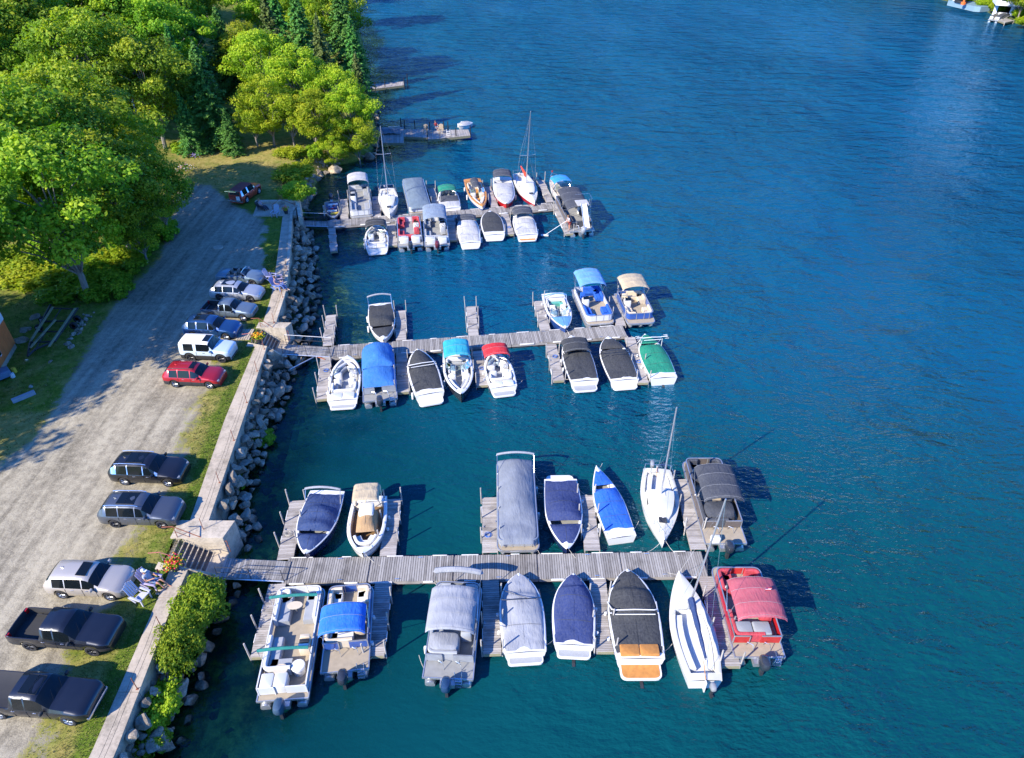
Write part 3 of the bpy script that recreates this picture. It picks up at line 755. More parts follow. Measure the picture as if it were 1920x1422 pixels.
g3 = W(537, 1071, DZ + .05); gangway((xs3 + 2.75, 25.35, .93), (g3.x, g3.y, DZ + .05), 1.3, 'sloping grey gangway to the nearest dock, half in shadow', False)
g2 = W(622, 660, DZ + .05); gangway((xs2 + 2.4, (YS2[0] + YS2[1]) / 2 - .25, .93), (g2.x, g2.y, DZ + .05), 1.3, 'sloping grey gangway to the middle dock')
g1 = W(615, 420, DZ + .05); g1a = W(567, 419, .9); gangway((g1a.x, g1a.y, .93), (g1.x, g1.y, DZ + .05), 1.2, 'sloping gangway to the farthest dock in the shade')
# diagonal brace poles from the bank
def brace(p, q, label):
    a, b = W(*p), W(*q); m = (a + b) / 2; mb = MB(); mb.tube([a, b], .05, ALU, 6); mb.tube([b, b + Vector((.9, -.5, 0))], .05, RUST, 6); tag(shift(mb.build('brace_pole')), label, 'pole')
brace((543, 693, .5), (592, 668, .45), 'pale mooring brace pole between the rocks and the middle dock')
# ------------------------------------------------------------------ boats
class Hull:
    def __init__(s, L, B, p=2.2, q=.85, zs=.72, zb=1.0, tw=.9):
        s.L, s.B, s.p, s.q, s.zs, s.zb, s.tw = L, B, p, q, zs, zb, tw
    def b(s, t):
        t = max(0, min(1, t)); h = s.B / 2
        if t < .42: return h * (s.tw + (1 - s.tw) * math.sin(t / .42 * math.pi / 2))
        return h * max(0, 1 - ((t - .42) / .58) ** s.p) ** s.q
    def z(s, t): return s.zs + (s.zb - s.zs) * max(0, t) ** 1.6
    def y(s, t): return -s.L / 2 + t * s.L
TS = [0, .02, .07, .14, .22, .3, .38, .46, .54, .62, .69, .75, .81, .86, .9, .94, .965, .985, .998]
def mk_hull(root, H, top, low, stripe=None, well=(.12, .9), gun=.17, deckm=None, floorm=None, floor=.28, name='hull'):
    mb = MB(); rings = []
    for t in TS:
        b, z, y = H.b(t), H.z(t), H.y(t); rake = .28 * max(0, t - .8) / .2
        zk = -.38 + .3 * max(0, (t - .75) / .25) ** 2
        zc = -.02 + .35 * max(0, (t - .6) / .4) ** 1.5; bc = b * (.86 - .25 * max(0, t - .6))
        zm = lerp(zc, z, .48); bm_ = lerp(bc, b, .62)
        yk = y - rake * 1.1; yc = y - rake * .5
        half = [(0, yk, zk), (bc, yc, zc), (bm_, y - rake * .2, zm), (b * 1.0, y, z - .07), (b + .025, y, z - .05), (b + .02, y, z)]
        rings.append([(-x, yy, zz) for x, yy, zz in reversed(half[1:])] + half)
    n = len(rings[0]); bands = [top, top, stripe or top, low, low, low, low, stripe or top, top, top]
    bands = [top, TRIM, stripe or top, low if not stripe else top, low, low, low if not stripe else top, stripe or top, TRIM, top]
    bands = [TRIM, top, stripe or top, low, low, low, low, stripe or top, top, TRIM][:n - 1]
    vs = [p for r in rings for p in r]; mats = {}
    base = len(mb.v); mb.v.extend(vs)
    for i in range(len(rings) - 1):
        for j in range(n - 1):
            mb.f.append((i * n + j, i * n + j + 1, (i + 1) * n + j + 1, (i + 1) * n + j)[::-1]); mb.mi.append(mb.mat(bands[j])); mb.tn.append(.5); mb.sm.append(True)
    mb.f.append(tuple(range(n))); mb.mi.append(mb.mat(top)); mb.tn.append(.5); mb.sm.append(False)
    mb.build(name, root, 40)
    # deck: side decks, foredeck, aft deck, sunken well
    dk = MB(); dm = deckm or top; t0, t1 = well; st = sorted(set(TS + [t0, t0 - .0005, t1, t1 + .0005]))
    def inn(t): return max(0, H.b(t) - gun - .12 * max(0, t - .7)) if t0 <= t <= t1 else 0
    for sx in (-1, 1):
        rr = []
        for t in st:
            b, z, y = H.b(t) + .02, H.z(t), H.y(t); i = min(inn(t), b)
            rr.append([(sx * b, y, z), (sx * lerp(b, i, .25), y, z + .035), (sx * lerp(b, i, .8), y, z + .04 + (.03 if i == 0 else 0)), (sx * i, y, z + .03 + (.05 if i == 0 else 0))])
        dk.loft(rr if sx > 0 else [list(reversed(r)) for r in rr], dm, closed=False, cap0=False, cap1=False)
    dk.build('deck', root, 40)
    wl = MB(); wt = [t for t in st if t0 <= t <= t1]; fl = lambda t: floor + .16 * max(0, t - .6)
    for sx in (-1, 1):
        rr = [[(sx * inn(t), H.y(t), H.z(t) + .03), (sx * inn(t) * .985, H.y(t), fl(t))] for t in wt]
        wl.loft(rr if sx < 0 else [list(reversed(r)) for r in rr], dm, closed=False, cap0=False, cap1=False)
    for t in (t0, t1): wl.add([(-inn(t), H.y(t), H.z(t) + .03), (inn(t), H.y(t), H.z(t) + .03), (inn(t), H.y(t), fl(t)), (-inn(t), H.y(t), fl(t))], [(0, 1, 2, 3)], dm)
    rr = [[(-inn(t), H.y(t), fl(t)), (inn(t), H.y(t), fl(t))] for t in wt]
    wl.loft(rr, floorm or GCARPET, closed=False, cap0=False, cap1=False)
    wl.build('cockpit', root)
SEAM = plain('dark_seam_tape', (.05, .055, .07), .9)
PIPING = plain('pale_piping', (.26, .27, .30), .8)
TRIM = plain('rub_rail_trim', (.42, .42, .43), .4, .4)
def mk_cover(root, H, ta, tb, m, humps, inset=.05, droop=.0, name='mooring_cover', seed=1, u_n=10, peaks=(), full=1.0):
    nn = max(10, int((tb - ta) * 40)); mb = MB()
    tabs = sorted(humps)
    def fn(i, j):
        t = lerp(ta, tb, i); u = lerp(-1, 1, j); au = abs(u)
        bb = max(.01, H.b(t) - inset); end = min(1, min(i, 1 - i) * nn / 2.0)
        x = u * bb
        if i in (0, 1): pass
        k = (1 - au ** 2.6); h = interp(tabs, t) * k * end
        for (pt, ph, pw) in peaks: h += ph * math.exp(-abs(t - pt) / pw) * max(0, 1 - au * 1.2) * end
        wr = .035 * nz(x * 1.2, H.y(t) * 3.0, seed, 1.2) + .05 * nz(x * .7, H.y(t) * .8, seed + 5)
        z = H.z(t) + .055 + h + wr * (k + .1)
        if droop and au > .93: z = H.z(t) - droop; x = math.copysign(H.b(t) + .045, x)
        return (x, H.y(t), z)
    mb.surf(fn, nn, u_n * 2, m, flip=True); o = mb.build(name, root, 60)
    sm = MB(); up = lambda i, j: Vector(fn(i, j)) + Vector((0, 0, .006))
    if tb - ta > .4:
        sm.tube([up(k / 14, .5) for k in range(1, 14)], .009, m, 3, tone=.1)
        for i in (.3, .62): sm.tube([up(i, j / 12) for j in range(1, 12)], .010, SEAM, 3)
    else: sm.tube([up(k / 8, .5) for k in range(1, 8)], .009, SEAM, 3)
    sm.build('cover_seam', root, kind='stuff')
    return o
def mk_seat(root, c, d, m, rz=0, back=.38, name='seat'):
    mb = MB(); M0 = Matrix.Translation(Vector(c)) @ Matrix.Rotation(rz, 4, 'Z'); mb.X = M0
    mb.rbox((0, 0, .2), (d[0], d[1], .4), m, .08); mb.rbox((0, -d[1] / 2 + .07, .2 + back / 2 + .1), (d[0] * .96, .16, back + .25), m, .07)
    for sx in (-1, 1): mb.rbox((sx * (d[0] / 2 - .04), 0, .27), (.1, d[1] * .9, .5), m, .05)
    return mb.build(name, root)
def mk_sofa(root, path, m, w=.55, back=.42, z=.0, name='couch', m2=None, wrap=.22):
    """seat run along path; the seat cushion is to the left of travel"""
    mb = MB(); P = rpath(path, .35, 4)
    mb.ribbon(P, [(0, z), (0, z + back * 1.75), (.05, z + back * 1.9), (.15, z + back * 1.9), (.2, z + back * 1.75), (.2, z)], m)
    mb.build(name, root, 0)
    mb = MB(); mb.ribbon(P, [(.205, z + .02), (.205, z + back + .03), (.26, z + back + .06), (w - .05, z + back + .06), (w, z + back), (w, z + .02)], m2 or m)
    mb.build('seat_cushion', root, 0)
def mk_windshield(root, H, t, h=.42, span=.1, m=None, frame=None, gap=True):
    """wraparound glass in panes with a frame"""
    b = H.b(t) - .2; z = H.z(t) + .06; y = H.y(t); frame = frame or STEEL
    pts = [(-b - .04, y - span * H.L), (-b, y - .1), (-b * .62, y + .22), (-.22, y + .34), (.22, y + .34), (b * .62, y + .22), (b, y - .1), (b + .04, y - span * H.L)]
    root2 = MB()
    top = [(p[0] * .93, p[1] - .26 if 0 < i < 7 else p[1] + .05, z + (h if 0 < i < 7 else h * .25)) for i, p in enumerate(pts)]
    for i in range(7):
        if gap and i == 3: continue
        g = MB(); a, c = pts[i], pts[i + 1]; g.add([(a[0], a[1], z), (c[0], c[1], z), top[i + 1], top[i]], [(0, 1, 2, 3)], m or CGLASS); g.build('windscreen_pane', root)
    f = MB()
    f.tube(top[:4], .018, frame, 5); f.tube(top[4:], .018, frame, 5)
    for i in (1, 2, 3, 4, 5, 6): f.tube([(pts[i][0], pts[i][1], z), top[i]], .016, frame, 4)
    f.build('windscreen_frame', root)
def mk_bimini(root, y0, y1, hw, z0, z1, m, arch=.22, bows=3, seed=1, legs=True, name='canopy', thick=.03, leg_m=None):
    nn = 18; mb = MB(); lm = leg_m or STEEL
    def zz(x, v):
        u = x / hw; sag = -.045 * abs(math.sin(v * math.pi * (bows - 1)))
        e = -.13 * max(0, (abs(u) - .86) / .14) ** 1.5 - .10 * max(0, (abs(v - .5) - .44) / .06) ** 2
        return z1 + arch * (1 - u * u) - .18 * (v - .5) ** 2 + sag * (1 - .4 * u * u) + e + .03 * nz(x * 3, v * 5, seed, 1.2)
    for off, fl in ((0, True), (-thick, False)):
        mb.surf(lambda i, j: (lerp(-hw, hw, j), lerp(y0, y1, i), zz(lerp(-hw, hw, j), i) + off), nn, 14, m, flip=fl)
    ring = [(lerp(-hw, hw, j / 14), y0) for j in range(15)]
    for v, y in ((0, y0), (1, y1)):
        a = [(lerp(-hw, hw, j / 14), y, zz(lerp(-hw, hw, j / 14), v)) for j in range(15)]; mb.loft([a, [(p[0], p[1], p[2] - thick) for p in a]], m, closed=False, cap0=False, cap1=False)
    for x in (-hw, hw):
        a = [(x, lerp(y0, y1, i / nn), zz(x, i / nn)) for i in range(nn + 1)]; mb.loft([a, [(p[0], p[1], p[2] - thick) for p in a]], m, closed=False, cap0=False, cap1=False)
    o = mb.build(name, root, 50)
    # seams where the bows run
    sm_ = MB()
    for k in range(bows):
        v = k / (bows - 1); v = min(max(v, .015), .985)
        sm_.tube([(lerp(-hw, hw, j / 10) * .985, lerp(y0, y1, v), zz(lerp(-hw, hw, j / 10) * .985, v) - thick - .02) for j in range(11)], .02, lm, 4)
    ym = lerp(y0, y1, .5)
    if legs:
        for sx in (-1, 1):
            x = sx * hw * .985
            for v in ((.02, .98) if bows < 4 else (.02, .35, .98)):
                sm_.tube([(x, lerp(y0, y1, v), zz(x, v) - .03), (sx * (hw + .02), ym + (v - .5) * .4, z0)], .018, lm, 5)
    sm_.build('canopy_frame', root)
    pp_ = MB()
    for k in range(bows):
        v = min(max(k / (bows - 1), .03), .97); pp_.tube([(lerp(-hw, hw, j / 14) * .99, lerp(y0, y1, v), zz(lerp(-hw, hw, j / 14) * .99, v) + .004) for j in range(15)], .008, PIPING, 4)
    pp_.build('canopy_piping', root); return o
def mk_hoop(root, y, hw, z0, z1, m, lean=0, r=.075, arch=.18, name='folded_canopy', yb=None):
    pts = [(-hw, y if yb is None else yb, z0), (-hw, y + lean, z1)] + [(lerp(-hw, hw, k / 8), y + lean * 1.1, z1 + arch * (1 - (k / 4 - 1) ** 2) + .05) for k in range(0, 9)] + [(hw, y + lean, z1), (hw, y if yb is None else yb, z0)]
    mb = MB(); mb.tube(pts[1:-1], r, m, 7); mb.build(name, root)
    mb = MB(); mb.tube(pts[:2], .022, STEEL, 5); mb.tube(pts[-2:], .022, STEEL, 5); mb.build('canopy_frame', root)
def mk_tower(root, H, t, m, h=1.15, lean=-.5, rack=False):
    b = H.b(t) - .02; z = H.z(t); y = H.y(t); mb = MB()
    for sx in (-1, 1):
        mb.tube([(sx * b, y + .55, z), (sx * b * .92, y + .1 + lean, z + h), (sx * b * .8, y + lean, z + h + .08), (0, y + lean, z + h + .12)], .032, m, 6)
        mb.tube([(sx * b, y - .15, z), (sx * b * .93, y - .1 + lean, z + h - .05)], .028, m, 6)
        if rack:
            mb.tube([(sx * b * .8, y + lean, z + h + .1), (sx * (b + .35), y + lean, z + h + .15)], .03, m, 5)
            for q in (-.25, 0, .25): mb.tube([(sx * (b + .1), y + lean + q, z + h + .1), (sx * (b + .42), y + lean + q, z + h + .1)], .02, m, 4)
    mb.tube([(-b * .8, y + lean - .22, z + h), (b * .8, y + lean - .22, z + h)], .025, m, 5)
    mb.build('wake_tower', root)
def mk_motor(root, y, z=.95, m=None, s=1.22, x=0, tilt=False, band=None):
    """outboard: cowl, leg, lower unit, bracket"""
    mm = m or MOTOR; o = thing('outboard_motor', 'x', 'x'); del o['label']; del o['category']; o.parent = root; o.location = (x, y, z); o.scale = (s, s, s)
    mb = MB(); c = []
    for zz, wx, wy, yo in ((-.34, .13, .17, -.02), (-.2, .19, .27, -.04), (0, .21, .34, -.06), (.18, .20, .33, -.08), (.29, .16, .26, -.10), (.34, .08, .13, -.12)):
        c.append([(wx * math.copysign(abs(math.cos(a)) ** .7, math.cos(a)), yo + wy * math.copysign(abs(math.sin(a)) ** .7, math.sin(a)), zz) for a in [2 * math.pi * k / 14 for k in range(14)]])
    mb.loft(c, mm); mb.build('cowl', o)
    if band: b2 = MB(); b2.box((0, -.06, .03), (.43, .5, .07), band); b2.build('stripe', o)
    mb = MB(); mb.box((0, -.05, -.62), (.12, .2, .62), DARK); mb.box((0, -.1, -1.0), (.28, .34, .02), DARK); mb.tube([(0, .12, -1.12), (0, -.3, -1.12)], .07, DARK, 7, r1=.04); mb.build('leg', o)
    mb = MB(); mb.box((0, .22, -.36), (.26, .14, .34), ALU); mb.build('bracket', o)
def mk_ladder(root, x, y, z, h=1.1, w=.36, lean=-.12, m=None):
    mb = MB(); m = m or STEEL
    for sx in (-1, 1): mb.tube([(x + sx * w / 2, y + .25, z + .02), (x + sx * w / 2, y + .1, z + .45), (x + sx * w / 2, y - .08, z + .3), (x + sx * w / 2, y + lean, z - .55)], .018, m, 5)
    for k in range(4): mb.box((x, y - .08 + lean * .3 * k, z + .18 - k * .2), (w, .09, .03), m)
    mb.build('ladder', root)
def mk_fenders(root, H, ts, side, m=None):
    for t in ts:
        x = side * (H.b(t) + .12); mb = MB(); mb.tube([(x, H.y(t), .62), (x, H.y(t), .55), (x, H.y(t), .12), (x, H.y(t), .05)], .085, m or WHITEP, 7); mb.tube([(x, H.y(t), .6), (x - side * .12, H.y(t), H.z(t) + .05)], .01, ROPEW, 4); mb.build('fender', root)
def mk_lines(root, pts):
    """mooring lines in local coordinates with a little sag"""
    for a, b in pts:
        a, b = Vector(a), Vector(b); mb = MB(); mb.tube([a.lerp(b, t) - Vector((0, 0, .22 * 4 * t * (1 - t))) for t in (0, .2, .4, .6, .8, 1)], .014, ROPEW, 4); mb.build('mooring_line', root)
def place(name, label, cat, bow, stern, zb=.8, zs=.6, L=None, grp=None, ext=0):
    a, b = W(*bow, zb), W(*stern, zs); a.z = b.z = 0; d = a - b; LL = L or d.length
    c = (a + b) / 2 if L is None else a - d.normalized() * LL / 2
    return thing(name, label, cat, c, math.atan2(d.y, d.x) - math.pi / 2, grp), LL
def mk_platform(root, H, ln, m, z=.32, pad=None, w=.86):
    y = H.y(0); hw = H.b(0) * w; P = rpath([(hw, y + .05), (hw, y - ln), (-hw, y - ln), (-hw, y + .05)], .35, 4)
    mb = MB(); mb.prism(list(reversed(P)), z - .12, z, m); mb.build('swim_platform', root)
    if pad:
        P = rpath([(hw - .09, y - .05), (hw - .09, y - ln + .08), (-hw + .09, y - ln + .08), (-hw + .09, y - .05)], .3, 4); mb = MB(); mb.prism(list(reversed(P)), z + .004, z + .016, pad); mb.build('deck_pad', root)
def interior(root, H, seat, t_helm=.5, bowseat=True, rear=True, m2=None):
    b = H.b(t_helm) - .45; y = H.y(t_helm)
    for sx in (-1, 1): mk_seat(root, (sx * b * .72, y - .35, .3), (.52, .5), seat, 0 if sx > 0 else 0, name='helm_seat')
    # dash consoles and wheel
    for sx in (-1, 1):
        mb = MB(); mb.rbox((sx * b * .78, y + .42, .62), (.62, .4, .66), seat if sx < 0 else VINYL, .1); mb.build('console', root)
    mb = MB(); c = (b * .78, y + .16, .92); pts = [(c[0] + .16 * math.cos(a), c[1] + .06 * math.sin(a), c[2] + .15 * math.sin(a)) for a in [k * math.pi / 5 for k in range(11)]]; mb.tube(pts, .016, BLACK, 4); mb.build('steering_wheel', root)
    if rear:
        t = .16; w_ = H.b(t) - .2; yy = H.y(t) + .1
        mk_sofa(root, [(w_, H.y(.36)), (w_, yy), (-w_, yy), (-w_, H.y(.36))][::-1], seat, .5, .36, .26, 'rear_bench', m2)
    if bowseat:
        y0 = H.y(.64)
        P = [(-(H.b(.64) - .24), y0), (-(H.b(.76) - .28), H.y(.76)), (-.12, H.y(.88)), (.12, H.y(.88)), (H.b(.76) - .28, H.y(.76)), (H.b(.64) - .24, y0)][::-1]
        mk_sofa(root, P, seat, .48, .3, .36, 'bow_bench', m2)
def runabout(label, bow, stern, B, hull=None, low=None, stripe=None, covers=(), cover_m=None, open_=None, wind=None, bim=None, hoop=None, tower=None,
             plat=None, pad=None, motor=None, p=2.2, q=.85, zs=.72, zb=1.0, deck=None, floor=None, sunpad=None, fend=None, lines=(), name='motorboat', cat='motorboat', tw=.9, drive=False, rail=False, well=(.13, .9), gun=.17, zp=None, seatm=None, m2=None, bowrail=None, anchor=None, grp=None, extra=None):
    root, L = place(name, label, cat, bow, stern, zp or zb, zs if not plat else .35, grp=grp)
    LL = L - (plat or 0)
    root.location = Vector(root.location) + Vector((-math.sin(root.rotation_euler[2]), math.cos(root.rotation_euler[2]), 0)) * ((plat or 0) / 2)
    H = Hull(LL, B, p, q, zs, zb, tw)
    mk_hull(root, H, hull or GEL, low or hull or GEL, stripe, well, gun, deck, floor)
    rnd = random.Random(int(bow[0] * 3 + bow[1]))
    if plat: mk_platform(root, H, plat, hull if (hull and not pad) else GEL, .32, pad)
    for k, c in enumerate(covers):
        ta, tb, hm = c[:3]; kw = c[3] if len(c) > 3 else {}; mk_cover(root, H, ta, tb, kw.pop('m', None) or cover_m, hm, seed=rnd.randint(1, 99), name='bow_cover' if ta > .5 else 'cockpit_cover', **kw)
    if open_: interior(root, H, open_, m2=m2, **({} if open_ is not None else {}))
    if wind: mk_windshield(root, H, wind)
    if sunpad:
        hw = H.b(.07) * .8; mb = MB()
        for sx in (-1, 1): mb.rbox((sx * hw / 2, H.y(.08), H.z(0) + .1), (hw - .02, LL * .12, .16), sunpad, .06)
        mb.build('sun_pad', root)
    if bim: mk_bimini(root, H.y(bim[0]), H.y(bim[1]), H.b(.5) * .9, H.z(.5), H.z(.5) + bim[2], bim[3], bows=3, seed=rnd.randint(1, 99))
    if hoop: mk_hoop(root, H.y(hoop[0]), H.b(hoop[0]) * .93, H.z(.3), H.z(.3) + hoop[1], hoop[2], lean=hoop[3] if len(hoop) > 3 else 0)
    if tower: mk_tower(root, H, tower[0], tower[1], *(tower[2:]))
    if motor: mk_motor(root, H.y(0) - .3 - (plat or 0) * 0, .95, motor)
    if drive:
        mb = MB(); mb.box((0, H.y(0) - (plat or 0) - .10, -.12), (.16, .4, .3), DARK); mb.build('stern_drive', root)
    if bowrail:
        mb = MB(); ts = (.55, .65, .75, .85, .93)
        for sx in (-1, 1):
            pp = [(sx * (H.b(t) - .06), H.y(t), H.z(t) + bowrail) for t in ts] + [(0, H.y(.99), H.z(1) + bowrail)]; mb.tube([(pp[0][0], pp[0][1] - .2, H.z(.5) + .03)] + pp, .016, STEEL, 5)
            for t in ts: mb.tube([(sx * (H.b(t) - .06), H.y(t), H.z(t) + .03), (sx * (H.b(t) - .06), H.y(t), H.z(t) + bowrail)], .013, STEEL, 4)
        mb.build('bow_rail', root)
    # cleats and bow light
    for t in (.06, .5, .9):
        for sx in (-1, 1): mb = MB(); x = sx * max(0.05, H.b(t) - .09); mb.tube([(x, H.y(t) - .09, H.z(t) + .08), (x, H.y(t) + .09, H.z(t) + .08)], .014, STEEL, 4); mb.build('cleat', root)
    for side, ts in (fend or ((rnd.choice((-1, 1)), (rnd.uniform(.2, .35), rnd.uniform(.5, .65))),)): mk_fenders(root, H, ts, side)
    if lines is not None:
        s = rnd.choice((-1, 1)); mk_lines(root, [((0, H.y(.96), H.z(1)), (s * rnd.uniform(.5, 1.0), H.y(1) + .55, DZ)), ((s * (H.b(.1) - .1), H.y(.08), H.z(0)), (s * (B / 2 + .5), H.y(.2), DZ - .03))])
    if extra: extra(root, H)
    return root, H
def pontoon(label, bow, stern, B=2.5, fence=None, stripe=None, seat=None, m2=None, carpet=None, canopy=None, canopy_z=(.9, 2.0), hoops=(), covers=(), motor=True, tubes=2, aft=.75, fore=.35,
            layout='std', ladder=None, console=True, L=None, tubem=None, extra=None, cap=None, motor_m=None, name='pontoon_boat', rails=True, zp=.75, zsp=.62, hitch=False, lines=True, aftseats=True, bandm=None):
    root, L = place(name, label, 'pontoon boat', bow, stern, zp, zsp, L); hw = B / 2; ZD = .62; fence = fence or ALU; seat = seat or CREAM
    rnd = random.Random(int(bow[0] + bow[1] * 5)); tm = tubem or ALU
    for x in ([-hw + .36, hw - .36] if tubes == 2 else [-hw + .33, 0, hw - .33]):
        mb = MB(); rings = []
        for y, r, zc in ((-L / 2 - .02, .02, .16), (-L / 2, .26, .12), (-L / 2 + .3, .31, .12), (L / 2 - 1.0, .31, .12), (L / 2 - .5, .26, .18), (L / 2 - .18, .15, .30), (L / 2, .04, .42)):
            rings.append([(x + r * math.cos(a), y, zc + r * math.sin(a)) for a in [2 * math.pi * k / 12 for k in range(12)]])
        mb.loft(rings, tm); mb.build('pontoon_tube', root)
    def outline(ins, y0, y1, r=.45):
        return rpath([(hw - ins, y0), (hw - ins, y1), (-hw + ins, y1), (-hw + ins, y0)], r, 5)
    P = list(outline(0, -L / 2 + .1, L / 2 - .05))
    mb = MB(); mb.prism(P, ZD - .1, ZD, carpet or CARPET); mb.build('deck', root)
    mb = MB(); mb.ribbon(P + [P[0]], [(-.03, ZD - .12), (-.03, ZD + .02), (.03, ZD + .025), (.03, ZD - .12)], ALU); mb.build('deck_trim', root, 0)
    # fence panels: port, starboard, front (with gate), rear
    yF, yA = L / 2 - fore, -L / 2 + aft; i = .07; FH = .62
    runs = [('side', rpath([(-hw + i, yA), (-hw + i, yF), (-.35, yF)], .4, 5)), ('side', rpath([(.35, yF), (hw - i, yF), (hw - i, yA)], .4, 5)),
            ('gate', [(-.33, yF), (.33, yF)]), ('rear', [(hw - i, yA), (hw * .15, yA)]), ('rear', [(-hw * .3, yA), (-hw + i, yA)])]
    for nm, path in runs:
        mb = MB(); mb.ribbon(path, [(-.012, ZD + .06), (-.012, ZD + FH), (.012, ZD + FH), (.012, ZD + .06)], fence); mb.build('fence_panel', root, 0)
        if stripe: mb = MB(); mb.ribbon(path, [(.0135, ZD + .26), (.0135, ZD + .44), (.02, ZD + .44), (.02, ZD + .26)] if False else [(-.02, ZD + .24), (-.02, ZD + .5), (.02, ZD + .5), (.02, ZD + .24)], stripe); mb.build('fence_stripe', root, 0)
        mb = MB(); mb.ribbon(path, [(-.03, ZD + FH), (-.03, ZD + FH + .045), (.03, ZD + FH + .045), (.03, ZD + FH)], cap or ALU)
        ln = 0; last = None
        for a, b in zip(path, path[1:]):
            ln += math.dist(a, b)
            if last is None or ln - last > .85: mb.box((a[0], a[1], ZD + FH / 2), (.05, .05, FH), cap or ALU); last = ln
        mb.build('fence_rail', root, 0)
    z = ZD + .01
    xi = hw - i - .04
    if layout in ('std', 'long'):
        fl = .34 if layout == 'std' else .33
        yb = yF - (yF - yA) * fl
        mk_sofa(root, [(-xi, yb), (-xi, yF - .06), (-.42, yF - .06)][::-1], seat, .68, .36, z, 'bow_couch', m2)
        mk_sofa(root, [(.42, yF - .06), (xi, yF - .06), (xi, yb)][::-1], seat, .68, .36, z, 'bow_couch', m2)
        mk_sofa(root, [(hw * .3, yA + .06), (-xi, yA + .06), (-xi, yA + (yF - yA) * .36)][::-1], seat, .68, .36, z, 'stern_couch', m2)
        if console:
            yc = lerp(yA, yF, .5); mb = MB(); mb.rbox((xi - .42, yc, z + .45), (.62, .55, .9), GEL, .1); mb.add([(xi - .7, yc + .2, z + .9), (xi - .14, yc + .2, z + .9), (xi - .18, yc + .06, z + 1.15), (xi - .66, yc + .06, z + 1.15)], [(0, 1, 2, 3)], GLASS); mb.build('helm_console', root)
            mb = MB(); pts = [(xi - .42 + .17 * math.cos(a), yc - .34, z + .82 + .17 * math.sin(a)) for a in [k * math.pi / 5 for k in range(11)]]; mb.tube(pts, .018, BLACK, 4); mb.build('steering_wheel', root)
            mk_seat(root, (xi - .42, yc - .85, z + .12), (.56, .54), seat, name='helm_seat')
    if layout == 'open':   # rounded side couches both ends, table
        yb = yF - 2.0
        mk_sofa(root, [(-xi, yb), (-xi, yF - .06), (-.5, yF - .06), (-.42, yF - .5)][::-1], VINYL, .82, .36, z, 'bow_couch', m2)
        mk_sofa(root, [(.5, yF - .06), (xi, yF - .06), (xi, yb)][::-1], VINYL, .74, .36, z, 'bow_couch', m2)
        mk_sofa(root, [(.25, yA + .95), (-xi, yA + .95), (-xi, yA + 2.9)][::-1], VINYL, .74, .36, z, 'stern_couch', m2)
    if canopy:
        y0, y1, m = canopy[:3]; mk_bimini(root, lerp(-L / 2, L / 2, y0), lerp(-L / 2, L / 2, y1), hw * .97, ZD + canopy_z[0] - .3, ZD + canopy_z[1], m, arch=.26, bows=canopy[3] if len(canopy) > 3 else 4, seed=rnd.randint(1, 99))
    for (t, h, m, lean) in hoops: mk_hoop(root, lerp(-L / 2, L / 2, t), hw * .97, ZD + .6, ZD + h, m, lean=lean)
    for k, (t0, t1, m, hz, hm) in enumerate(covers):
        y0, y1 = lerp(-L / 2, L / 2, t0), lerp(-L / 2, L / 2, t1); n_ = max(10, int((y1 - y0) * 5)); mb = MB(); sd = rnd.randint(1, 99)
        def fn(a, c, y0=y0, y1=y1, hz=hz, hm=hm, sd=sd):
            y = lerp(y0, y1, a); u = lerp(-1, 1, c); au = abs(u); xw = hw + .02; rr_ = .5
            e1 = max(0, y - (L / 2 - fore - rr_)) / rr_; xw *= math.sqrt(max(.05, 1 - .35 * min(1, e1) ** 2)); edge = min(1, min(a, 1 - a) * n_ / 1.6)
            if au > .9: zz = ZD + hz - .32 * (au - .9) / .1
            else: zz = ZD + hz + .012 + interp(hm, a) * (1 - (au / .9) ** 1.7) * edge + .03 * nz(u * 2, y * 1.3, sd) + .015 * nz(u * 5, y * 2, sd)
            if edge == 0: zz -= .15
            return (u * xw, y, zz)
        mb.surf(fn, n_, 22, m, flip=True); mb.build('mooring_cover', root, 60)
    if motor:
        mb = MB(); mb.box((0, -L / 2 + .02, .42), (.75, .5, .3), ALU); mb.build('motor_pod', root); mk_motor(root, -L / 2 - .38, .98, motor_m, band=bandm)
    if ladder: mk_ladder(root, ladder * (hw - .38), -L / 2 + .08, ZD)
    if rails:
        mb = MB()
        for sx in (-.55, .35): mb.tube([(sx, yA - .1, ZD), (sx, yA - .16, ZD + .35), (sx + .25, yA - .3, ZD + .35), (sx + .3, yA - .45, ZD)], .018, STEEL, 5)
        mb.build('grab_rail', root)
    if lines:
        s = rnd.choice((-1, 1)); mk_lines(root, [((s * (hw - .1), L / 2 - .1, ZD), (s * (hw + .35), L / 2 + .35, DZ)), ((s * hw, -L / 2 + .6, ZD), (s * (hw + .4), -L / 2 + 1.4, DZ - .03))])
        for t in (.3, .6):
            mb = MB(); x = s * (hw + .1); y = lerp(-L / 2, L / 2, t); mb.tube([(x, y, .68), (x, y, .6), (x, y, .2), (x, y, .12)], .09, WHITEP, 7); mb.build('fender', root)
    if extra: extra(root, L, hw, ZD, yF, yA)
    return root
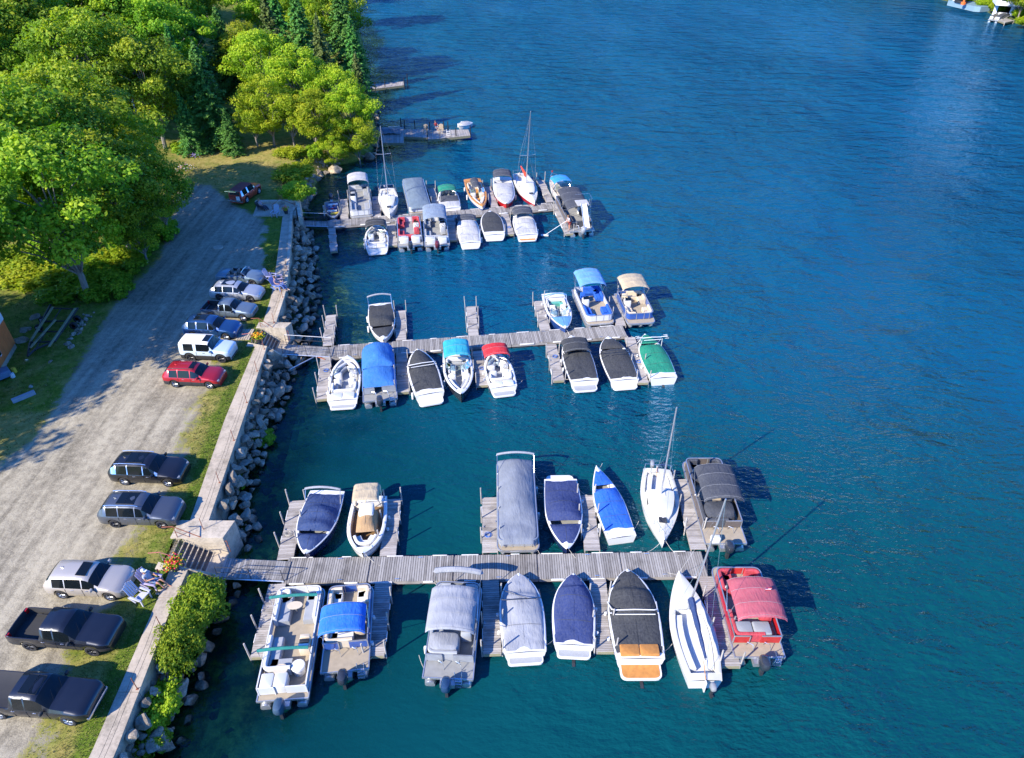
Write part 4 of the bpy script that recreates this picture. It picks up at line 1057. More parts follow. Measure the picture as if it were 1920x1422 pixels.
def sailboat(label, bow, stern, B, mast_top, cover=None, low=None, cabin=True, rake=None, p=1.75, q=.95, mt=.58, boom=True, hatch=True, zs=.75, zb=1.05, furl=None, motor=True, pul=True, mast_h=None, mast_dir=None, boomlen=.42, side='', deck=None, stripe=None, spreader=.55, furlc=None):
    root, L = place('sailboat', label, 'sailboat', bow, stern, zb, zs); H = Hull(L, B, p, q, zs, zb, .72); dm = deck or plain('cream_nonskid', (.62, .60, .53), .7, var=.05)
    mk_hull(root, H, GEL, low or GEL, stripe, (.06, .36) if cabin else (.06, .62), .28 if cabin else .30, dm, VINYL, .42)
    if cabin:
        mb = MB(); ta, tb = .37, .8; rings = []
        for k in range(11):
            t = lerp(ta, tb, k / 10); hwid = (H.b(t) - .28) * (1 - .55 * max(0, (k - 7) / 3) ** 1.5); zt = H.z(t) + .06 + .34 * (1 - .95 * max(0, (k - 5) / 5) ** 1.5); zl = H.z(t)
            rings.append([(-hwid, H.y(t), zl), (-hwid * .93, H.y(t), zt - .04), (-hwid * .7, H.y(t), zt), (0, H.y(t), zt + .05), (hwid * .7, H.y(t), zt), (hwid * .93, H.y(t), zt - .04), (hwid, H.y(t), zl)])
        mb.loft(rings, dm, closed=False, smooth=True); mb.build('cabin_trunk', root)
        for sx in (-1, 1):
            mb = MB(); yy = H.y(.5); xx = (H.b(.5) - .28) * .972 + .012; mb.box((sx * xx, yy, H.z(.5) + .2), (.02, .75, .13), GLASS, ry=sx * -.12); mb.build('cabin_window', root)
        mb = MB(); mb.rbox((0, H.y(.41), H.z(.4) + .44), (.6, .7, .06), dm, .03); mb.build('companionway_hatch', root)
        mb = MB(); mb.rbox((0, H.y(.76), H.z(.76) + .22), (.5, .45, .05), DARK, .03); mb.build('foredeck_hatch', root)
    for sx in (-1, 1):
        mb = MB(); t0_, t1_ = (.08, .35) if cabin else (.1, .58); pts = [(H.b(t) - .34, H.y(t)) for t in [lerp(t0_, t1_, k / 5) for k in range(6)]]
        mb.loft([[(sx * x, y, .5), (sx * x, y, .72), (sx * max(.2, x - .34), y, .72), (sx * max(.2, x - .34), y, .5)] for x, y in pts], VINYL, smooth=False); mb.build('cockpit_bench', root, 0)
    top = W(*mast_top, 0); base = Vector((0, H.y(mt), H.z(mt) + (.38 if cabin else .1)))
    rz = root.rotation_euler[2]; M_ = Matrix.Translation(Vector(root.location)) @ Matrix.Rotation(rz, 4, 'Z'); bw = M_ @ base
    # the mast leans as it does in the photograph: solve the tip on its sight line at the given height
    hh = mast_h; z = bw.z + hh; tp = W(*mast_top, z); tl = M_.inverted() @ tp
    mb = MB(); mb.tube([base, tl], .062, furlc or ALU, 7, r1=.045); mb.build('mast', root)
    d = (tl - base); at = lambda f: base + d * f
    if spreader:
        s = MB(); c = at(spreader)
        for sx in (-1, 1): s.tube([c, c + Vector((sx * B * .36, -.1, .02))], .025, ALU, 5)
        s.build('spreader', root)
    s = MB()
    for sx in (-1, 1):
        ch = Vector((sx * (H.b(mt - .03) - .06), H.y(mt) - .15, H.z(mt)))
        if spreader: s.tube([ch, at(spreader) + Vector((sx * B * .36, -.1, .02)), at(.97)], .009, STEEL, 3)
        s.tube([ch + Vector((0, -.2, 0)), at(.52)], .008, STEEL, 3)
    s.tube([Vector((0, H.y(.985), zb)), at(.92)], .009, STEEL, 3); s.tube([Vector((0, H.y(.01), zs)), at(.99)], .009, STEEL, 3)
    s.build('stay', root)
    if furl: f = MB(); f.tube([Vector((0, H.y(.97), zb + .2)), Vector((0, H.y(.97), zb + .2)).lerp(at(.9), .96)], .06, furl, 6); f.build('furled_sail', root)
    if boom:
        bl = L * boomlen; a = base + Vector((0, -.08, .85)); e = a + Vector((.0 * bl, -bl, -.1)); mb = MB(); mb.tube([a, e], .05, ALU, 6); mb.build('boom', root)
        if cover:
            mb = MB(); n_ = 9; rings = []
            for k in range(n_ + 1):
                t = k / n_; c = a.lerp(e, t * .98) + Vector((0, 0, .08)); r = lerp(.26, .1, t) * (1 + .12 * math.sin(k * 2.1)); rings.append([c + Vector((math.cos(x) * r * .75, 0, math.sin(x) * r)) for x in [2 * math.pi * j / 8 for j in range(8)]])
            mb.loft(rings, cover); mb.build('sail_cover', root)
    if pul:
        mb = MB(); pp = []
        for sx in (-1, 1):
            for t in (.8, .9): mb.tube([(sx * (H.b(t) - .05), H.y(t), H.z(t)), (sx * (H.b(t) - .08), H.y(t), H.z(t) + .55)], .014, STEEL, 4)
            for t in (.02, .15): mb.tube([(sx * (H.b(t) - .05), H.y(t), H.z(t)), (sx * (H.b(t) - .05), H.y(t), H.z(t) + .55)], .014, STEEL, 4)
            mb.tube([(sx * (H.b(t) - .08), H.y(t), H.z(t) + .55) for t in (.8, .9, .97)] + [(0, H.y(1.0), zb + .58)], .014, STEEL, 4)
            mb.tube([(sx * (H.b(.15) - .05), H.y(.15), H.z(.15) + .55), (sx * (H.b(.02) - .05), H.y(.02), H.z(.02) + .55)], .014, STEEL, 4)
        mb.tube([(-(H.b(.02) - .05), H.y(.02), zs + .55), (H.b(.02) - .05, H.y(.02), zs + .55)], .014, STEEL, 4); mb.build('pulpit_rail', root)
    mb = MB(); mb.box((.0, H.y(0) - .12, .3), (.05, .22, 1.1), GEL); mb.tube([(0, H.y(0) - .05, .85), (.1, H.y(.14), .95)], .02, TEAK, 5); mb.build('rudder', root)
    if motor: mk_motor(root, H.y(0) - .35, .8, GREYP if motor is True else motor, .7, x=.3)
    s = random.Random(int(bow[0])).choice((-1, 1)); mk_lines(root, [((0, H.y(.97), zb), (s * .9, H.y(1) + .6, DZ)), ((0, H.y(.97), zb), (-s * 1.0, H.y(1) + .5, DZ))])
    return root, H
# ------------------------------------------------------------------ the fleet
F = fabric
NAVY, NAVY2, BRBLUE, GREYF, GREYL, BLACKF, GREENF, TEALF, REDF, TANF, MAUVE, LBLUE, MBLUE, PALEF, CHARF, TEALS, STEELB = (
    F('navy_canvas', (.022, .05, .15)), F('indigo_canvas', (.026, .045, .15)), F('bright_blue_canvas', (.012, .12, .52)), F('grey_canvas', (.20, .22, .26)), F('light_grey_canvas', (.32, .33, .36)),
    F('black_canvas', (.040, .042, .046)), F('green_canvas', (.005, .22, .13)), F('teal_canvas', (.02, .36, .46)), F('red_canvas', (.60, .02, .03)), F('tan_canvas', (.50, .40, .26)), F('faded_red_canvas', (.42, .09, .12)),
    F('sky_blue_canvas', (.12, .32, .62)), F('blue_canvas', (.03, .17, .48)), F('pale_canvas', (.48, .47, .46)), F('charcoal_canvas', (.055, .06, .075)), F('dark_teal_canvas', (.01, .20, .17)), F('steel_blue_canvas', (.15, .20, .25)))
REDC = F('red_seat_cover', (.50, .05, .07)); BLUES = F('blue_seat_cover', (.01, .11, .50)); KHAKI = F('khaki_canvas', (.40, .25, .12)); REDH = plain('red_gelcoat', (.42, .012, .015), .3, coat=.5, var=.1); NAVYH = plain('navy_gelcoat', (.012, .022, .08), .25, coat=.5, var=.1)
BLUEH = plain('blue_gelcoat', (.02, .06, .22), .25, coat=.5); BLKH = plain('black_gelcoat', (.03, .03, .032), .25, coat=.5); TEALH = plain('teal_vinyl', (.10, .36, .30), .5); PANEL = plain('sand_fence_panel', (.50, .48, .43), .4, var=.05); WPAN = plain('white_fence_panel', (.62, .63, .65), .35, var=.05, coat=.2); BPAN = plain('blue_fence_panel', (.03, .09, .32), .35, coat=.3); RPAN = plain('red_fence_panel', (.46, .015, .02), .3, coat=.4); BKPAN = plain('bronze_fence_panel', (.12, .10, .09), .4); GPAN = plain('silver_fence_panel', (.40, .42, .45), .35, .4)
CR = 'covered runabouts'
std = lambda m=None, h=.45: [(.03, .60, [(0, .06), (.25, .12), (.5, h * .8), (.58, h)]), (.66, .93, [(.66, .22), (.78, .14), (.95, .03)])]
# ---- nearest dock, far side
runabout('navy hulled bowrider under a navy cover, nearest the bank, bow towards the nearest dock', (572, 1039), (614, 921), 2.45, hull=GEL, low=NAVYH, stripe=NAVYH, cover_m=NAVY,
    covers=[(.06, .66, [(0, .05), (.3, .22), (.4, .5), (.5, .3), (.62, .4)], dict(peaks=[(.34, .2, .06)])), (.70, .95, [(.7, .18), (.82, .26), (.95, .03)])], hoop=(.22, .8, GREYL, -.45), wind=None, lines=None, p=1.9, q=.8, deck=GEL, fend=[(1, (.3,))])
def console_boat(root, H):
    mb = MB(); mb.rbox((0, H.y(.36), .95), (.9, 1.0, 1.3), GEL, .12); mb.build('console', root)
    mk_cover(root, Hull(H.L, 1.25, 9, 1, .95, .95, 1.0), .30, .66, KHAKI, [(.3, .55), (.45, .5), (.6, .28), (.68, .1)], inset=0, droop=.5, name='console_cover', seed=4)
    mk_seat(root, (.55, H.y(.1), .3), (.7, .6), CREAM, name='stern_seat'); mk_sofa(root, [(H.b(.7) - .3, H.y(.7)), (.45, H.y(.84)), (-.45, H.y(.84)), (-(H.b(.7) - .3), H.y(.7))], VINYL, .5, .28, .4, 'bow_bench')
    mb = MB(); mb.add([], [], GEL); mk_bimini(root, H.y(.05), H.y(.34), .82, .9, 2.25, TANF, arch=.10, bows=3)
runabout('white centre console boat with tan top and khaki console cover', (680, 1038), (694, 932), 2.35, open_=None, well=(.1, .9), gun=.2, floor=plain('wet_brown_floor', (.22, .13, .06), .6), motor=MOTOR, extra=console_boat, p=2.6, q=.8, lines=(), fend=[(-1, (.35, .55))], name='centre_console_boat', cat='motorboat')
pontoon('long pontoon boat wholly under a tight grey mooring cover', (972, 1032), (966, 872), 2.5, fence=GPAN, seat=GREYV, covers=[(.015, .985, GREYF, .66, [(0, .3), (.12, .42), (.35, .46), (.62, .42), (.8, .1), (1, .04)])], hoops=[(.20, 1.45, GREYL, -.85)], motor=False, console=False, layout='none', rails=False, lines=True)
runabout('white bowrider with dull navy covers moored right of the long grey pontoon', (1064, 1030), (1049, 891), 2.35, low=NAVYH, stripe=NAVYH, cover_m=NAVY2, plat=.75, covers=[(.03, .62, [(0, .06), (.3, .18), (.5, .38), (.6, .34)], dict(peaks=[(.4, .12, .08)])), (.67, .93, [(.67, .16), (.78, .2), (.95, .03)])], fend=[(-1, (.3, .7))], p=2.0, q=.8)
runabout('slim white runabout with bright royal blue covers, bow pointing out', (1118, 874), (1166, 1008), 1.95, cover_m=BRBLUE, low=GEL, covers=[(.10, .66, [(0, .04), (.3, .12), (.6, .26)], dict(peaks=[(.62, .06, .1)])), (.71, .92, [(.7, .1), (.85, .08), (.95, .02)])], p=1.7, q=.95, tw=.92, zs=.6, zb=.85, fend=[(-1, (.2,))])
sailboat('white cabin sailboat with bare leaning mast beside the charcoal pontoon', (1246, 1014), (1232, 880), 2.4, (1269, 764), mast_h=7.2, mt=.43, boom=False, cabin=True, p=1.6, motor=True, spreader=.0, pul=True)
def charcoal_extra(root, L, hw, ZD, yF, yA):
    mb = MB(); mb.rbox((0, yA + .9, ZD + .55), (hw * 1.5, 1.3, .8), CHARF, .35); mb.build('sun_bed_cover', root)
    mb = MB(); mb.rbox((-hw * .5, -L / 2 + .3, ZD + .2), (.55, .35, .38), WHITEP, .05); mb.build('cooler', root)
pontoon('charcoal pontoon boat with charcoal canopy at the end of the nearest dock', (1313, 862), (1362, 1022), 2.5, fence=BKPAN, seat=CHARF, carpet=CARPET, canopy=(.25, .66, CHARF, 4), canopy_z=(.9, 2.05), ladder=None, aft=1.3, extra=charcoal_extra, fore=.4, lines=False)
# ---- nearest dock, near side
def open_extra(root, L, hw, ZD, yF, yA):
    xi = hw - .12
    for t, nm in ((.755, 0), (.285, 1)):
        y = lerp(-L / 2, L / 2, t); mb = MB(); mb.tube([(-hw * 1.0, y, ZD + 1.55), (-hw * .5, y, ZD + 1.62), (0, y, ZD + 1.64), (hw * .5, y, ZD + 1.62), (hw * 1.0, y, ZD + 1.55)], .085, TEALS, 7); mb.build('folded_canopy', root)
        mb = MB()
        for sx in (-1, 1): mb.tube([(sx * hw, y, ZD + 1.55), (sx * hw, y + .1, ZD + .6)], .02, STEEL, 5); mb.tube([(sx * hw, y, ZD + 1.55), (sx * hw, y + .7, ZD + .6)], .015, STEEL, 5)
        mb.build('canopy_frame', root)
    mb = MB()
    for sx in (-.78, -.12): mb.rbox((sx, yA + .42, ZD + .34), (.64, .78, .62), VINYL, .08)
    mb.build('sun_pad', root)
    mb = MB(); mb.rbox((xi - .35, -.55, ZD + .38), (.62, .7, .74), CREAM, .1); mb.build('helm_console', root)
    mb = MB()
    for k in range(3): mb.rbox((xi - .35, -.82 + .28 * k, ZD + .79), (.5, .2, .08), (WHITEP, DARK, CREAM)[k], .02)
    mb.build('gauge_panel', root)
    mb = MB(); c = (-.1, 1.75, ZD + .62); mb.tube([(c[0], c[1], ZD), c], .04, ALU, 6); mb.loft([[(c[0] + .42 * math.cos(a), c[1] + .25 * math.sin(a), z) for a in [2 * math.pi * k / 14 for k in range(14)]] for z in (c[2], c[2] + .04)], CREAM); mb.build('table', root)
    mb = MB(); c = (-.2, -1.95, ZD + .6); mb.tube([(c[0], c[1], ZD), c], .04, ALU, 6); mb.loft([[(c[0] + .36 * math.cos(a), c[1] + .3 * math.sin(a), z) for a in [2 * math.pi * k / 14 for k in range(14)]] for z in (c[2], c[2] + .04)], CREAM); mb.build('table', root)
    mb = MB(); c = (.62, -1.75, ZD + .3)
    mb.loft([[(c[0] + r * math.cos(a), c[1] + r * math.sin(a), z) for a in [2 * math.pi * k / 14 for k in range(14)]] for r, z in ((.30, ZD), (.32, ZD + .45), (.36, ZD + .5), (.33, ZD + .58), (.1, ZD + .6))], VINYL); mb.build('round_seat', root)
    mb = MB()
    for k in range(3): mb.box((-.85, -L / 2 + .62 - k * .2, ZD - .04 - k * .08), (.75, .18, .04), ALU)
    mb.build('boarding_steps', root)
pontoon('open white pontoon boat with two folded teal canopies and curved white couches', (568, 1101), (529, 1316), 2.5, fence=WPAN, stripe=None, seat=VINYL, m2=GREYV, layout='open', aft=.4, extra=open_extra, motor_m=plain('blue_grey_cowl', (.05, .09, .14), .3, coat=.5), console=False, lines=False, cap=VINYL, rails=False)
pontoon('tan seated pontoon boat with vivid blue canopy amidships', (660, 1098), (646, 1262), 2.4, fence=BPAN, seat=CREAM, m2=VINYL, canopy=(.20, .53, F('vivid_blue_canvas', (.015, .16, .62)), 3), canopy_z=(.9, 1.95), ladder=1, aft=1.35, motor_m=MOTOR)
def grey_pont_extra(root, L, hw, ZD, yF, yA):
    mb = MB(); mb.rbox((-hw * .28, yA + .75, ZD + .42), (hw * 1.25, 1.1, .72), GREYL, .25); mb.build('sun_bed_cover', root)
    mb = MB(); mb.rbox((-.25, yF - .75, ZD + .5), (.95, 1.0, .75), GREYF, .3); mb.build('seat_cover', root)
    mk_hoop(root, yF - .15, hw * .97, ZD + .6, ZD + 1.4, GREYL, lean=.25, r=.17)
pontoon('pontoon boat with long pale grey canopy and grey covered lounger at its stern', (862, 1093), (839, 1276), 2.55, fence=GPAN, seat=GREYV, carpet=GCARPET, canopy=(.27, .73, GREYL, 4), canopy_z=(.9, 1.95), ladder=.6, aft=1.0, extra=grey_pont_extra, motor_m=plain('blue_cowl', (.02, .05, .11), .25, coat=.6))
def frame_extra(root, H):
    mb = MB(); y = H.y(.66); b = H.b(.6) * .93; z = H.z(.6)
    mb.tube([(-b, y + .6, z), (-b, y - .3, z + .5), (-b * .6, y - .42, z + .62), (b * .6, y - .42, z + .62), (b, y - .3, z + .5), (b, y + .6, z)], .022, DARK, 5)
    mb.tube([(-b, y + .5, z + .3), (b * .4, y - .4, z + .6)], .018, DARK, 5); mb.build('canopy_frame', root)
runabout('bowrider under one long light grey cover with a bare dark frame', (972, 1076), (986, 1246), 2.4, low=BLKH, cover_m=GREYL, plat=.45, pad=GREYV, covers=[(.02, .985, [(0, .04), (.3, .16), (.55, .34), (.68, .3), (.72, .14), (1, .02)], dict(inset=.02, droop=.12, peaks=[(.46, .06, .1)]))], extra=frame_extra, p=2.7, q=.72, drive=False, lines=())
runabout('bowrider under an indigo cover with ribbed bow section, fifth boat right of the bank', (1075, 1076), (1076, 1234), 2.3, low=GEL, cover_m=NAVY2, plat=.5, pad=GREYV, covers=[(.02, .985, [(0, .03), (.3, .14), (.5, .3), (.62, .42), (.76, .38), (.79, .12), (1, .02)], dict(inset=.04, droop=.06, peaks=[(.88, .06, .04)]))], p=2.2, q=.75, drive=True)
runabout('large black covered boat with orange teak swim platform', (1176, 1068), (1204, 1274), 2.75, low=BLKH, stripe=BLKH, cover_m=BLACKF, plat=.85, pad=TEAK, covers=[(.06, .985, [(0, .04), (.3, .14), (.42, .2), (.52, .42), (.72, .42), (.75, .14), (1, .02)], dict(inset=.06, droop=.04, peaks=[(.42, .08, .05), (.87, .08, .04)]))], tower=(.52, WHITEP, .42, -.3), p=2.3, q=.72, sunpad=TEAK, drive=True, zs=.8, zb=1.1)
sailboat('open white daysailer with blue furled boom cover and tall tilted mast', (1273, 1071), (1322, 1277), 2.35, (1361, 936), cover=NAVY, cabin=False, mast_h=7.6, mt=.62, p=1.65, q=.9, boomlen=.52, spreader=0, pul=False, zs=.7, zb=.95, hatch=False)
def red_extra(root, L, hw, ZD, yF, yA):
    mb = MB()
    for sx in (-1, 1): mb.rbox((sx * .48 - .15, yA + .5, ZD + .36), (.92, .8, .6), GREYV, .08)
    mb.build('sun_pad', root)
    fl = MB(); p0 = Vector((.35, yA + 1.5, ZD + 2.0)); fl.tube([p0, p0 + Vector((0, 0, .75))], .012, STEEL, 4); fl.build('flag_pole', root)
    fg = MB()
    for k in range(5): fg.box(p0 + Vector((.16, .02 * math.sin(k), .5 + .05 * k)), (.32, .012, .05), (REDP, WHITEP)[k % 2])
    fg.box(p0 + Vector((.07, 0, .66)), (.14, .02, .13), BLUEH); fg.build('flag', root)
pontoon('red pontoon boat with faded red canopy and red cushion covers', (1375, 1060), (1426, 1236), 2.6, fence=RPAN, seat=REDC, carpet=CARPET, canopy=(.17, .60, MAUVE, 4), canopy_z=(.9, 2.1), ladder=1, aft=.9, fore=.55, extra=red_extra, lines=False)
# ---- middle dock, far side
runabout('bowrider with black covers and grey hoop, alone beside an empty slip on the middle dock', (719, 638), (713, 570), 2.3, low=BLKH, cover_m=BLACKF, covers=[(.03, .62, [(0, .06), (.35, .12), (.5, .42), (.6, .36)]), (.67, .93, [(.67, .15), (.78, .12), (.95, .02)])], hoop=(.18, 1.1, GREYL, -.5), p=2.1, q=.8)
def skiboat_extra(root, H):
    mk_hoop(root, H.y(.28), H.b(.3) * .9, H.z(.3), H.z(.3) + .55, LBLUE, lean=-.35, r=.05)
runabout('white and blue ski boat with open green seats and sky blue bow cover', (1061, 616), (1034, 553), 2.25, low=BLUEH, stripe=BLUEH, cover_m=LBLUE, covers=[(.68, .95, [(.68, .12), (.8, .1), (.95, .02)])], open_=VINYL, m2=TEALH, wind=.6, plat=.4, extra=skiboat_extra, p=2.0, q=.8, floor=GCARPET)
pontoon('pontoon boat with light blue canopy and bright blue seat covers', (1127, 606), (1096, 541), 2.5, fence=WPAN, seat=BLUES, carpet=CARPET, canopy=(.02, .46, LBLUE, 4), canopy_z=(.9, 2.1), motor=False, layout='std', fore=.45, lines=False, tubes=3)
pontoon('pontoon boat with tan canopy, tan seats and blue front panels', (1204, 605), (1176, 549), 2.5, fence=BPAN, seat=CREAM, carpet=CARPET, canopy=(.05, .48, TANF, 4), canopy_z=(.9, 2.05), motor=False, fore=.7, lines=False, tubes=3, stripe=None)
# ---- middle dock, near side
runabout('open white bowrider with red lower hull nearest the bank', (652, 667), (642, 766), 2.45, low=REDH, stripe=GEL, open_=VINYL, m2=GREYV, wind=.62, plat=.5, pad=GREYV, sunpad=VINYL, p=2.4, q=.75, floor=GREYV)
pontoon('pontoon boat wrapped in a creased blue cover with silver stern rails', (709, 657), (713, 752), 2.55, fence=GPAN, seat=GREYV, covers=[(.15, .52, MBLUE, .72, [(0, .05), (.4, .3), (.8, .35), (1, .3)]), (.5, .99, MBLUE, .9, [(0, .4), (.3, .62), (.8, .5), (1, .15)])], layout='none', console=False, ladder=1, aft=.9, lines=False, carpet=GCARPET)
runabout('white boat under a glossy black cover between blue pontoon and teal canopy boat', (782, 655), (810, 758), 2.45, low=BLKH, cover_m=BLACKF, plat=.8, covers=[(.08, .97, [(0, .04), (.3, .12), (.5, .2), (.6, .45), (.8, .3), (1, .02)], dict(inset=.12, peaks=[(.74, .1, .06)]))], tower=(.56, WHITEP, .5, -.1), p=2.2, q=.75, fend=[(-1, (.1,))])
runabout('bowrider with turquoise canopy, bow pointing away from the dock', (865, 739), (855, 659), 2.35, low=BLKH, stripe=BLKH, open_=VINYL, m2=GREYV, wind=.42, bim=(.02, .38, 1.15, TEALF), p=2.0, q=.8, floor=GCARPET, lines=None, zb=1.1)
runabout('white boat with bright red canopy, red stripe and striped float inside', (926, 660), (947, 742), 2.3, low=REDH, stripe=GEL, open_=VINYL, wind=.68, bim=(.62, .96, 1.1, REDF), plat=.6, pad=GREYV, p=2.3, q=.75, floor=GREYV, sunpad=GEL)
runabout('white ski boat with charcoal covers and a low ribbed canopy over its bow', (1071, 630), (1099, 733), 2.45, low=BLKH, stripe=BLKH, cover_m=BLACKF, plat=.75, pad=GREYV, covers=[(.04, .62, [(0, .04), (.3, .12), (.5, .2), (.6, .26)]), (.66, .95, [(.66, .2), (.8, .15), (.95, .02)])], bim=(.50, .80, .75, BLACKF), p=2.4, q=.72)
runabout('white ski boat with black covers and black wake tower beside the green one', (1140, 632), (1174, 729), 2.5, low=NAVYH, stripe=BLKH, cover_m=BLACKF, plat=.6, covers=[(.04, .68, [(0, .04), (.3, .12), (.5, .25), (.62, .34), (.68, .2)]), (.71, .95, [(.66, .2), (.8, .15), (.95, .02)])], tower=(.52, DARK, .75, -.2), p=2.4, q=.72)
runabout('ski boat with emerald green covers and white wake tower at the middle dock end', (1209, 627), (1245, 709), 2.35, low=F('green_band', (.01, .2, .12)), cover_m=GREENF, covers=[(.10, .74, [(0, .04), (.3, .12), (.6, .3), (.74, .2)]), (.77, .97, [(.77, .14), (.85, .12), (.95, .02)])], tower=(.72, WHITEP, .95, -.25, True), p=2.1, q=.78, drive=True)
# ---- farthest dock, far side
def skiff_extra(root, H):
    rnd = random.Random(3)
    for t, m in ((.2, WHITEP), (.38, BLUEH), (.55, VINYL), (.7, YEL)):
        mb = MB(); mb.rbox((rnd.uniform(-.2, .2), H.y(t), .55), (H.b(t) * 1.3, .28, .18), m, .05, rz=rnd.uniform(-.2, .2)); mb.build('thwart_seat', root)
    for k in range(4): mb = MB(); mb.rbox((rnd.uniform(-.4, .4), H.y(rnd.uniform(.15, .6)), .45), (.3, .25, .25), rnd.choice((BLUEH, WHITEP, GREYP, REDP)), .05); mb.build('gear_box', root)
runabout('little aluminium fishing skiff full of gear beside the bank', (625, 409), (622, 378), 1.8, hull=ALU, low=BLUEH, well=(.05, .9), gun=.08, motor=MOTOR, zs=.5, zb=.7, extra=skiff_extra, name='fishing_skiff', cat='skiff', floor=BLUEH, p=2.0, q=.85, lines=None)
pontoon('shaded pontoon boat with white top sheet at its stern beside the small sailboat', (678, 405), (673, 352), 2.5, fence=WPAN, seat=GREYV, carpet=GCARPET, canopy=(.0, .28, PALEF, 3), canopy_z=(.9, 1.8), motor=False, lines=False)
sailboat('small white sailboat in tree shade with bare mast over the red seated pontoon', (731, 403), (726, 354), 2.3, (713, 237), mast_h=8.6, mt=.42, boom=False, p=1.7, motor=True, spreader=.62)
pontoon('pontoon boat wholly under a flat blue grey cover in tree shade', (789, 398), (774, 343), 2.6, fence=WPAN, seat=GREYV, covers=[(.01, .985, STEELB, .68, [(0, .12), (.3, .3), (.7, .3), (1, .05)])], layout='none', console=False, motor=False, rails=False, lines=False)
runabout('bowrider with small green canopy and pale stern cover in dappled shade', (836, 350), (846, 391), 2.4, low=GEL, cover_m=PALEF, covers=[(.05, .30, [(0, .05), (.2, .12), (.3, .2)]), (.3, .56, [(.3, .15), (.5, .2)], dict(m=CHARF))], bim=(.58, .86, .7, GREENF), p=2.4, q=.75, wind=.62, lines=None)
runabout('open boat with orange brown deck and cream seats', (905, 388), (885, 336), 2.3, low=BLUEH, stripe=GEL, deck=TEAK, open_=CREAM, m2=VINYL, wind=.5, p=1.9, q=.82, floor=TEAK, extra=lambda root, H: (mk_bimini(root, H.y(.2), H.y(.5), .5, H.z(.4), H.z(.4) + .7, CHARF, bows=3), None)[1], lines=None)
runabout('boat under a pale cover with bright red bow bottom and two round stern windows', (950, 382), (941, 333), 2.5, low=REDH, stripe=REDH, cover_m=PALEF, covers=[(.22, .985, [(.2, .1), (.45, .3), (.6, .3), (.8, .12), (1, .02)], dict(inset=.02, droop=.1))], bim=(-.02, .22, .8, CHARF), p=2.5, q=.7, zb=1.1, lines=None)
sailboat('white sailboat with orange red sail cover and tallest rigged mast', (1003, 379), (974, 326), 2.5, (995, 209), cover=F('orange_sail_cover', (.7, .06, .02)), low=REDH, mast_h=10.6, mt=.44, p=1.65, boomlen=.34, spreader=.42, motor=False)
def cuddy_extra(root, H):
    mb = MB(); p0 = Vector((-.2, H.y(.96), H.z(1))); mb.tube([p0, p0 + Vector((0, 0, .9))], .012, STEEL, 4); mb.box(p0 + Vector((.08, 0, .75)), (.2, .01, .22), REDP); mb.build('flag', root)
runabout('cream cabin cruiser with bright blue canopy and bow rail at the farthest dock end', (1035, 331), (1074, 378), 2.5, low=GEL, open_=CREAM, wind=.56, bim=(.46, .70, 1.1, F('azure_canvas', (.02, .26, .60))), bowrail=.45, p=2.1, q=.78, zs=.85, zb=1.2, deck=CREAM, extra=cuddy_extra, well=(.1, .56), lines=None, name='cabin_cruiser', cat='motorboat')
def slide_extra(root, L, hw, ZD, yF, yA):
    mb = MB(); mb.box((hw * .32, yA + 1.5, ZD + 2.18), (1.35, 1.5, .06), PALEF); mb.build('upper_deck', root)
    mb = MB(); x = hw * .28; pr_ = [(yA + .85, 2.28), (yA + .3, 2.05), (yA - .5, 1.2), (yA - 1.1, .62), (yA - 1.3, .55)]
    rr = [[(x - .3, y, ZD + z + .16), (x - .27, y, ZD + z), (x + .27, y, ZD + z), (x + .3, y, ZD + z + .16), (x + .33, y, ZD + z + .16), (x + .29, y - .02, ZD + z - .04), (x - .29, y - .02, ZD + z - .04), (x - .33, y, ZD + z + .16)] for y, z in pr_]
    mb.loft(rr, WHITEP, smooth=False); mb.build('slide', root)
    mb = MB()
    for sx in (hw * .9, hw * .35 + .55):
        mb.tube([(sx, yA + .75, ZD), (sx, yA + .75, ZD + 2.9)], .025, STEEL, 5)
    for k in range(6): mb.box((hw * .75, yA + .72, ZD + .4 + k * .32), (.5, .05, .03), STEEL)
    mb.tube([(hw, yA + .75, ZD + 2.9), (hw, yA + 2.2, ZD + 2.9), (-.2, yA + 2.2, ZD + 2.9)], .02, STEEL, 5); mb.build('ladder', root)
pontoon('large dark pontoon boat with white slide down its stern and charcoal side canopy', (1060, 372), (1092, 434), 2.7, fence=BKPAN, seat=CHARF, carpet=GCARPET, canopy=(.22, .86, CHARF, 4), canopy_z=(.9, 1.9), aft=1.0, tubes=3, ladder=1, motor_m=plain('silver_cowl', (.45, .46, .48), .3, .3, coat=.5), extra=slide_extra, lines=False)
# ---- farthest dock, near side
runabout('open white boat with black canopy over its bow in deep shade', (705, 422), (708, 476), 2.45, low=BLKH, open_=VINYL, m2=GREYV, wind=.6, bim=(.66, .97, .9, BLACKF), plat=.5, sunpad=VINYL, p=2.6, q=.7, lines=None)
def redseat_extra(root, L, hw, ZD, yF, yA):
    for sx in (-.6, .6): mb = MB(); mb.rbox((sx, yA - .2, ZD + .3), (.9, .75, .56), WPAN, .08); mb.build('stern_lounger', root)
pontoon('pontoon boat with dark red seat covers and no canopy', (766, 412), (770, 462), 2.6, fence=WPAN, seat=REDC, carpet=GCARPET, aft=1.2, extra=redseat_extra, lines=False)
pontoon('pontoon boat with broad grey blue canopy and white stern box in dappled shade', (815, 411), (820, 461), 2.6, fence=WPAN, seat=GREYV, carpet=GCARPET, canopy=(.42, .98, F('dusty_blue_canvas', (.22, .28, .36)), 4), canopy_z=(.9, 1.9), aft=.9, extra=redseat_extra, motor_m=plain('dark_red_cowl', (.12, .02, .03), .3, coat=.5), lines=False)
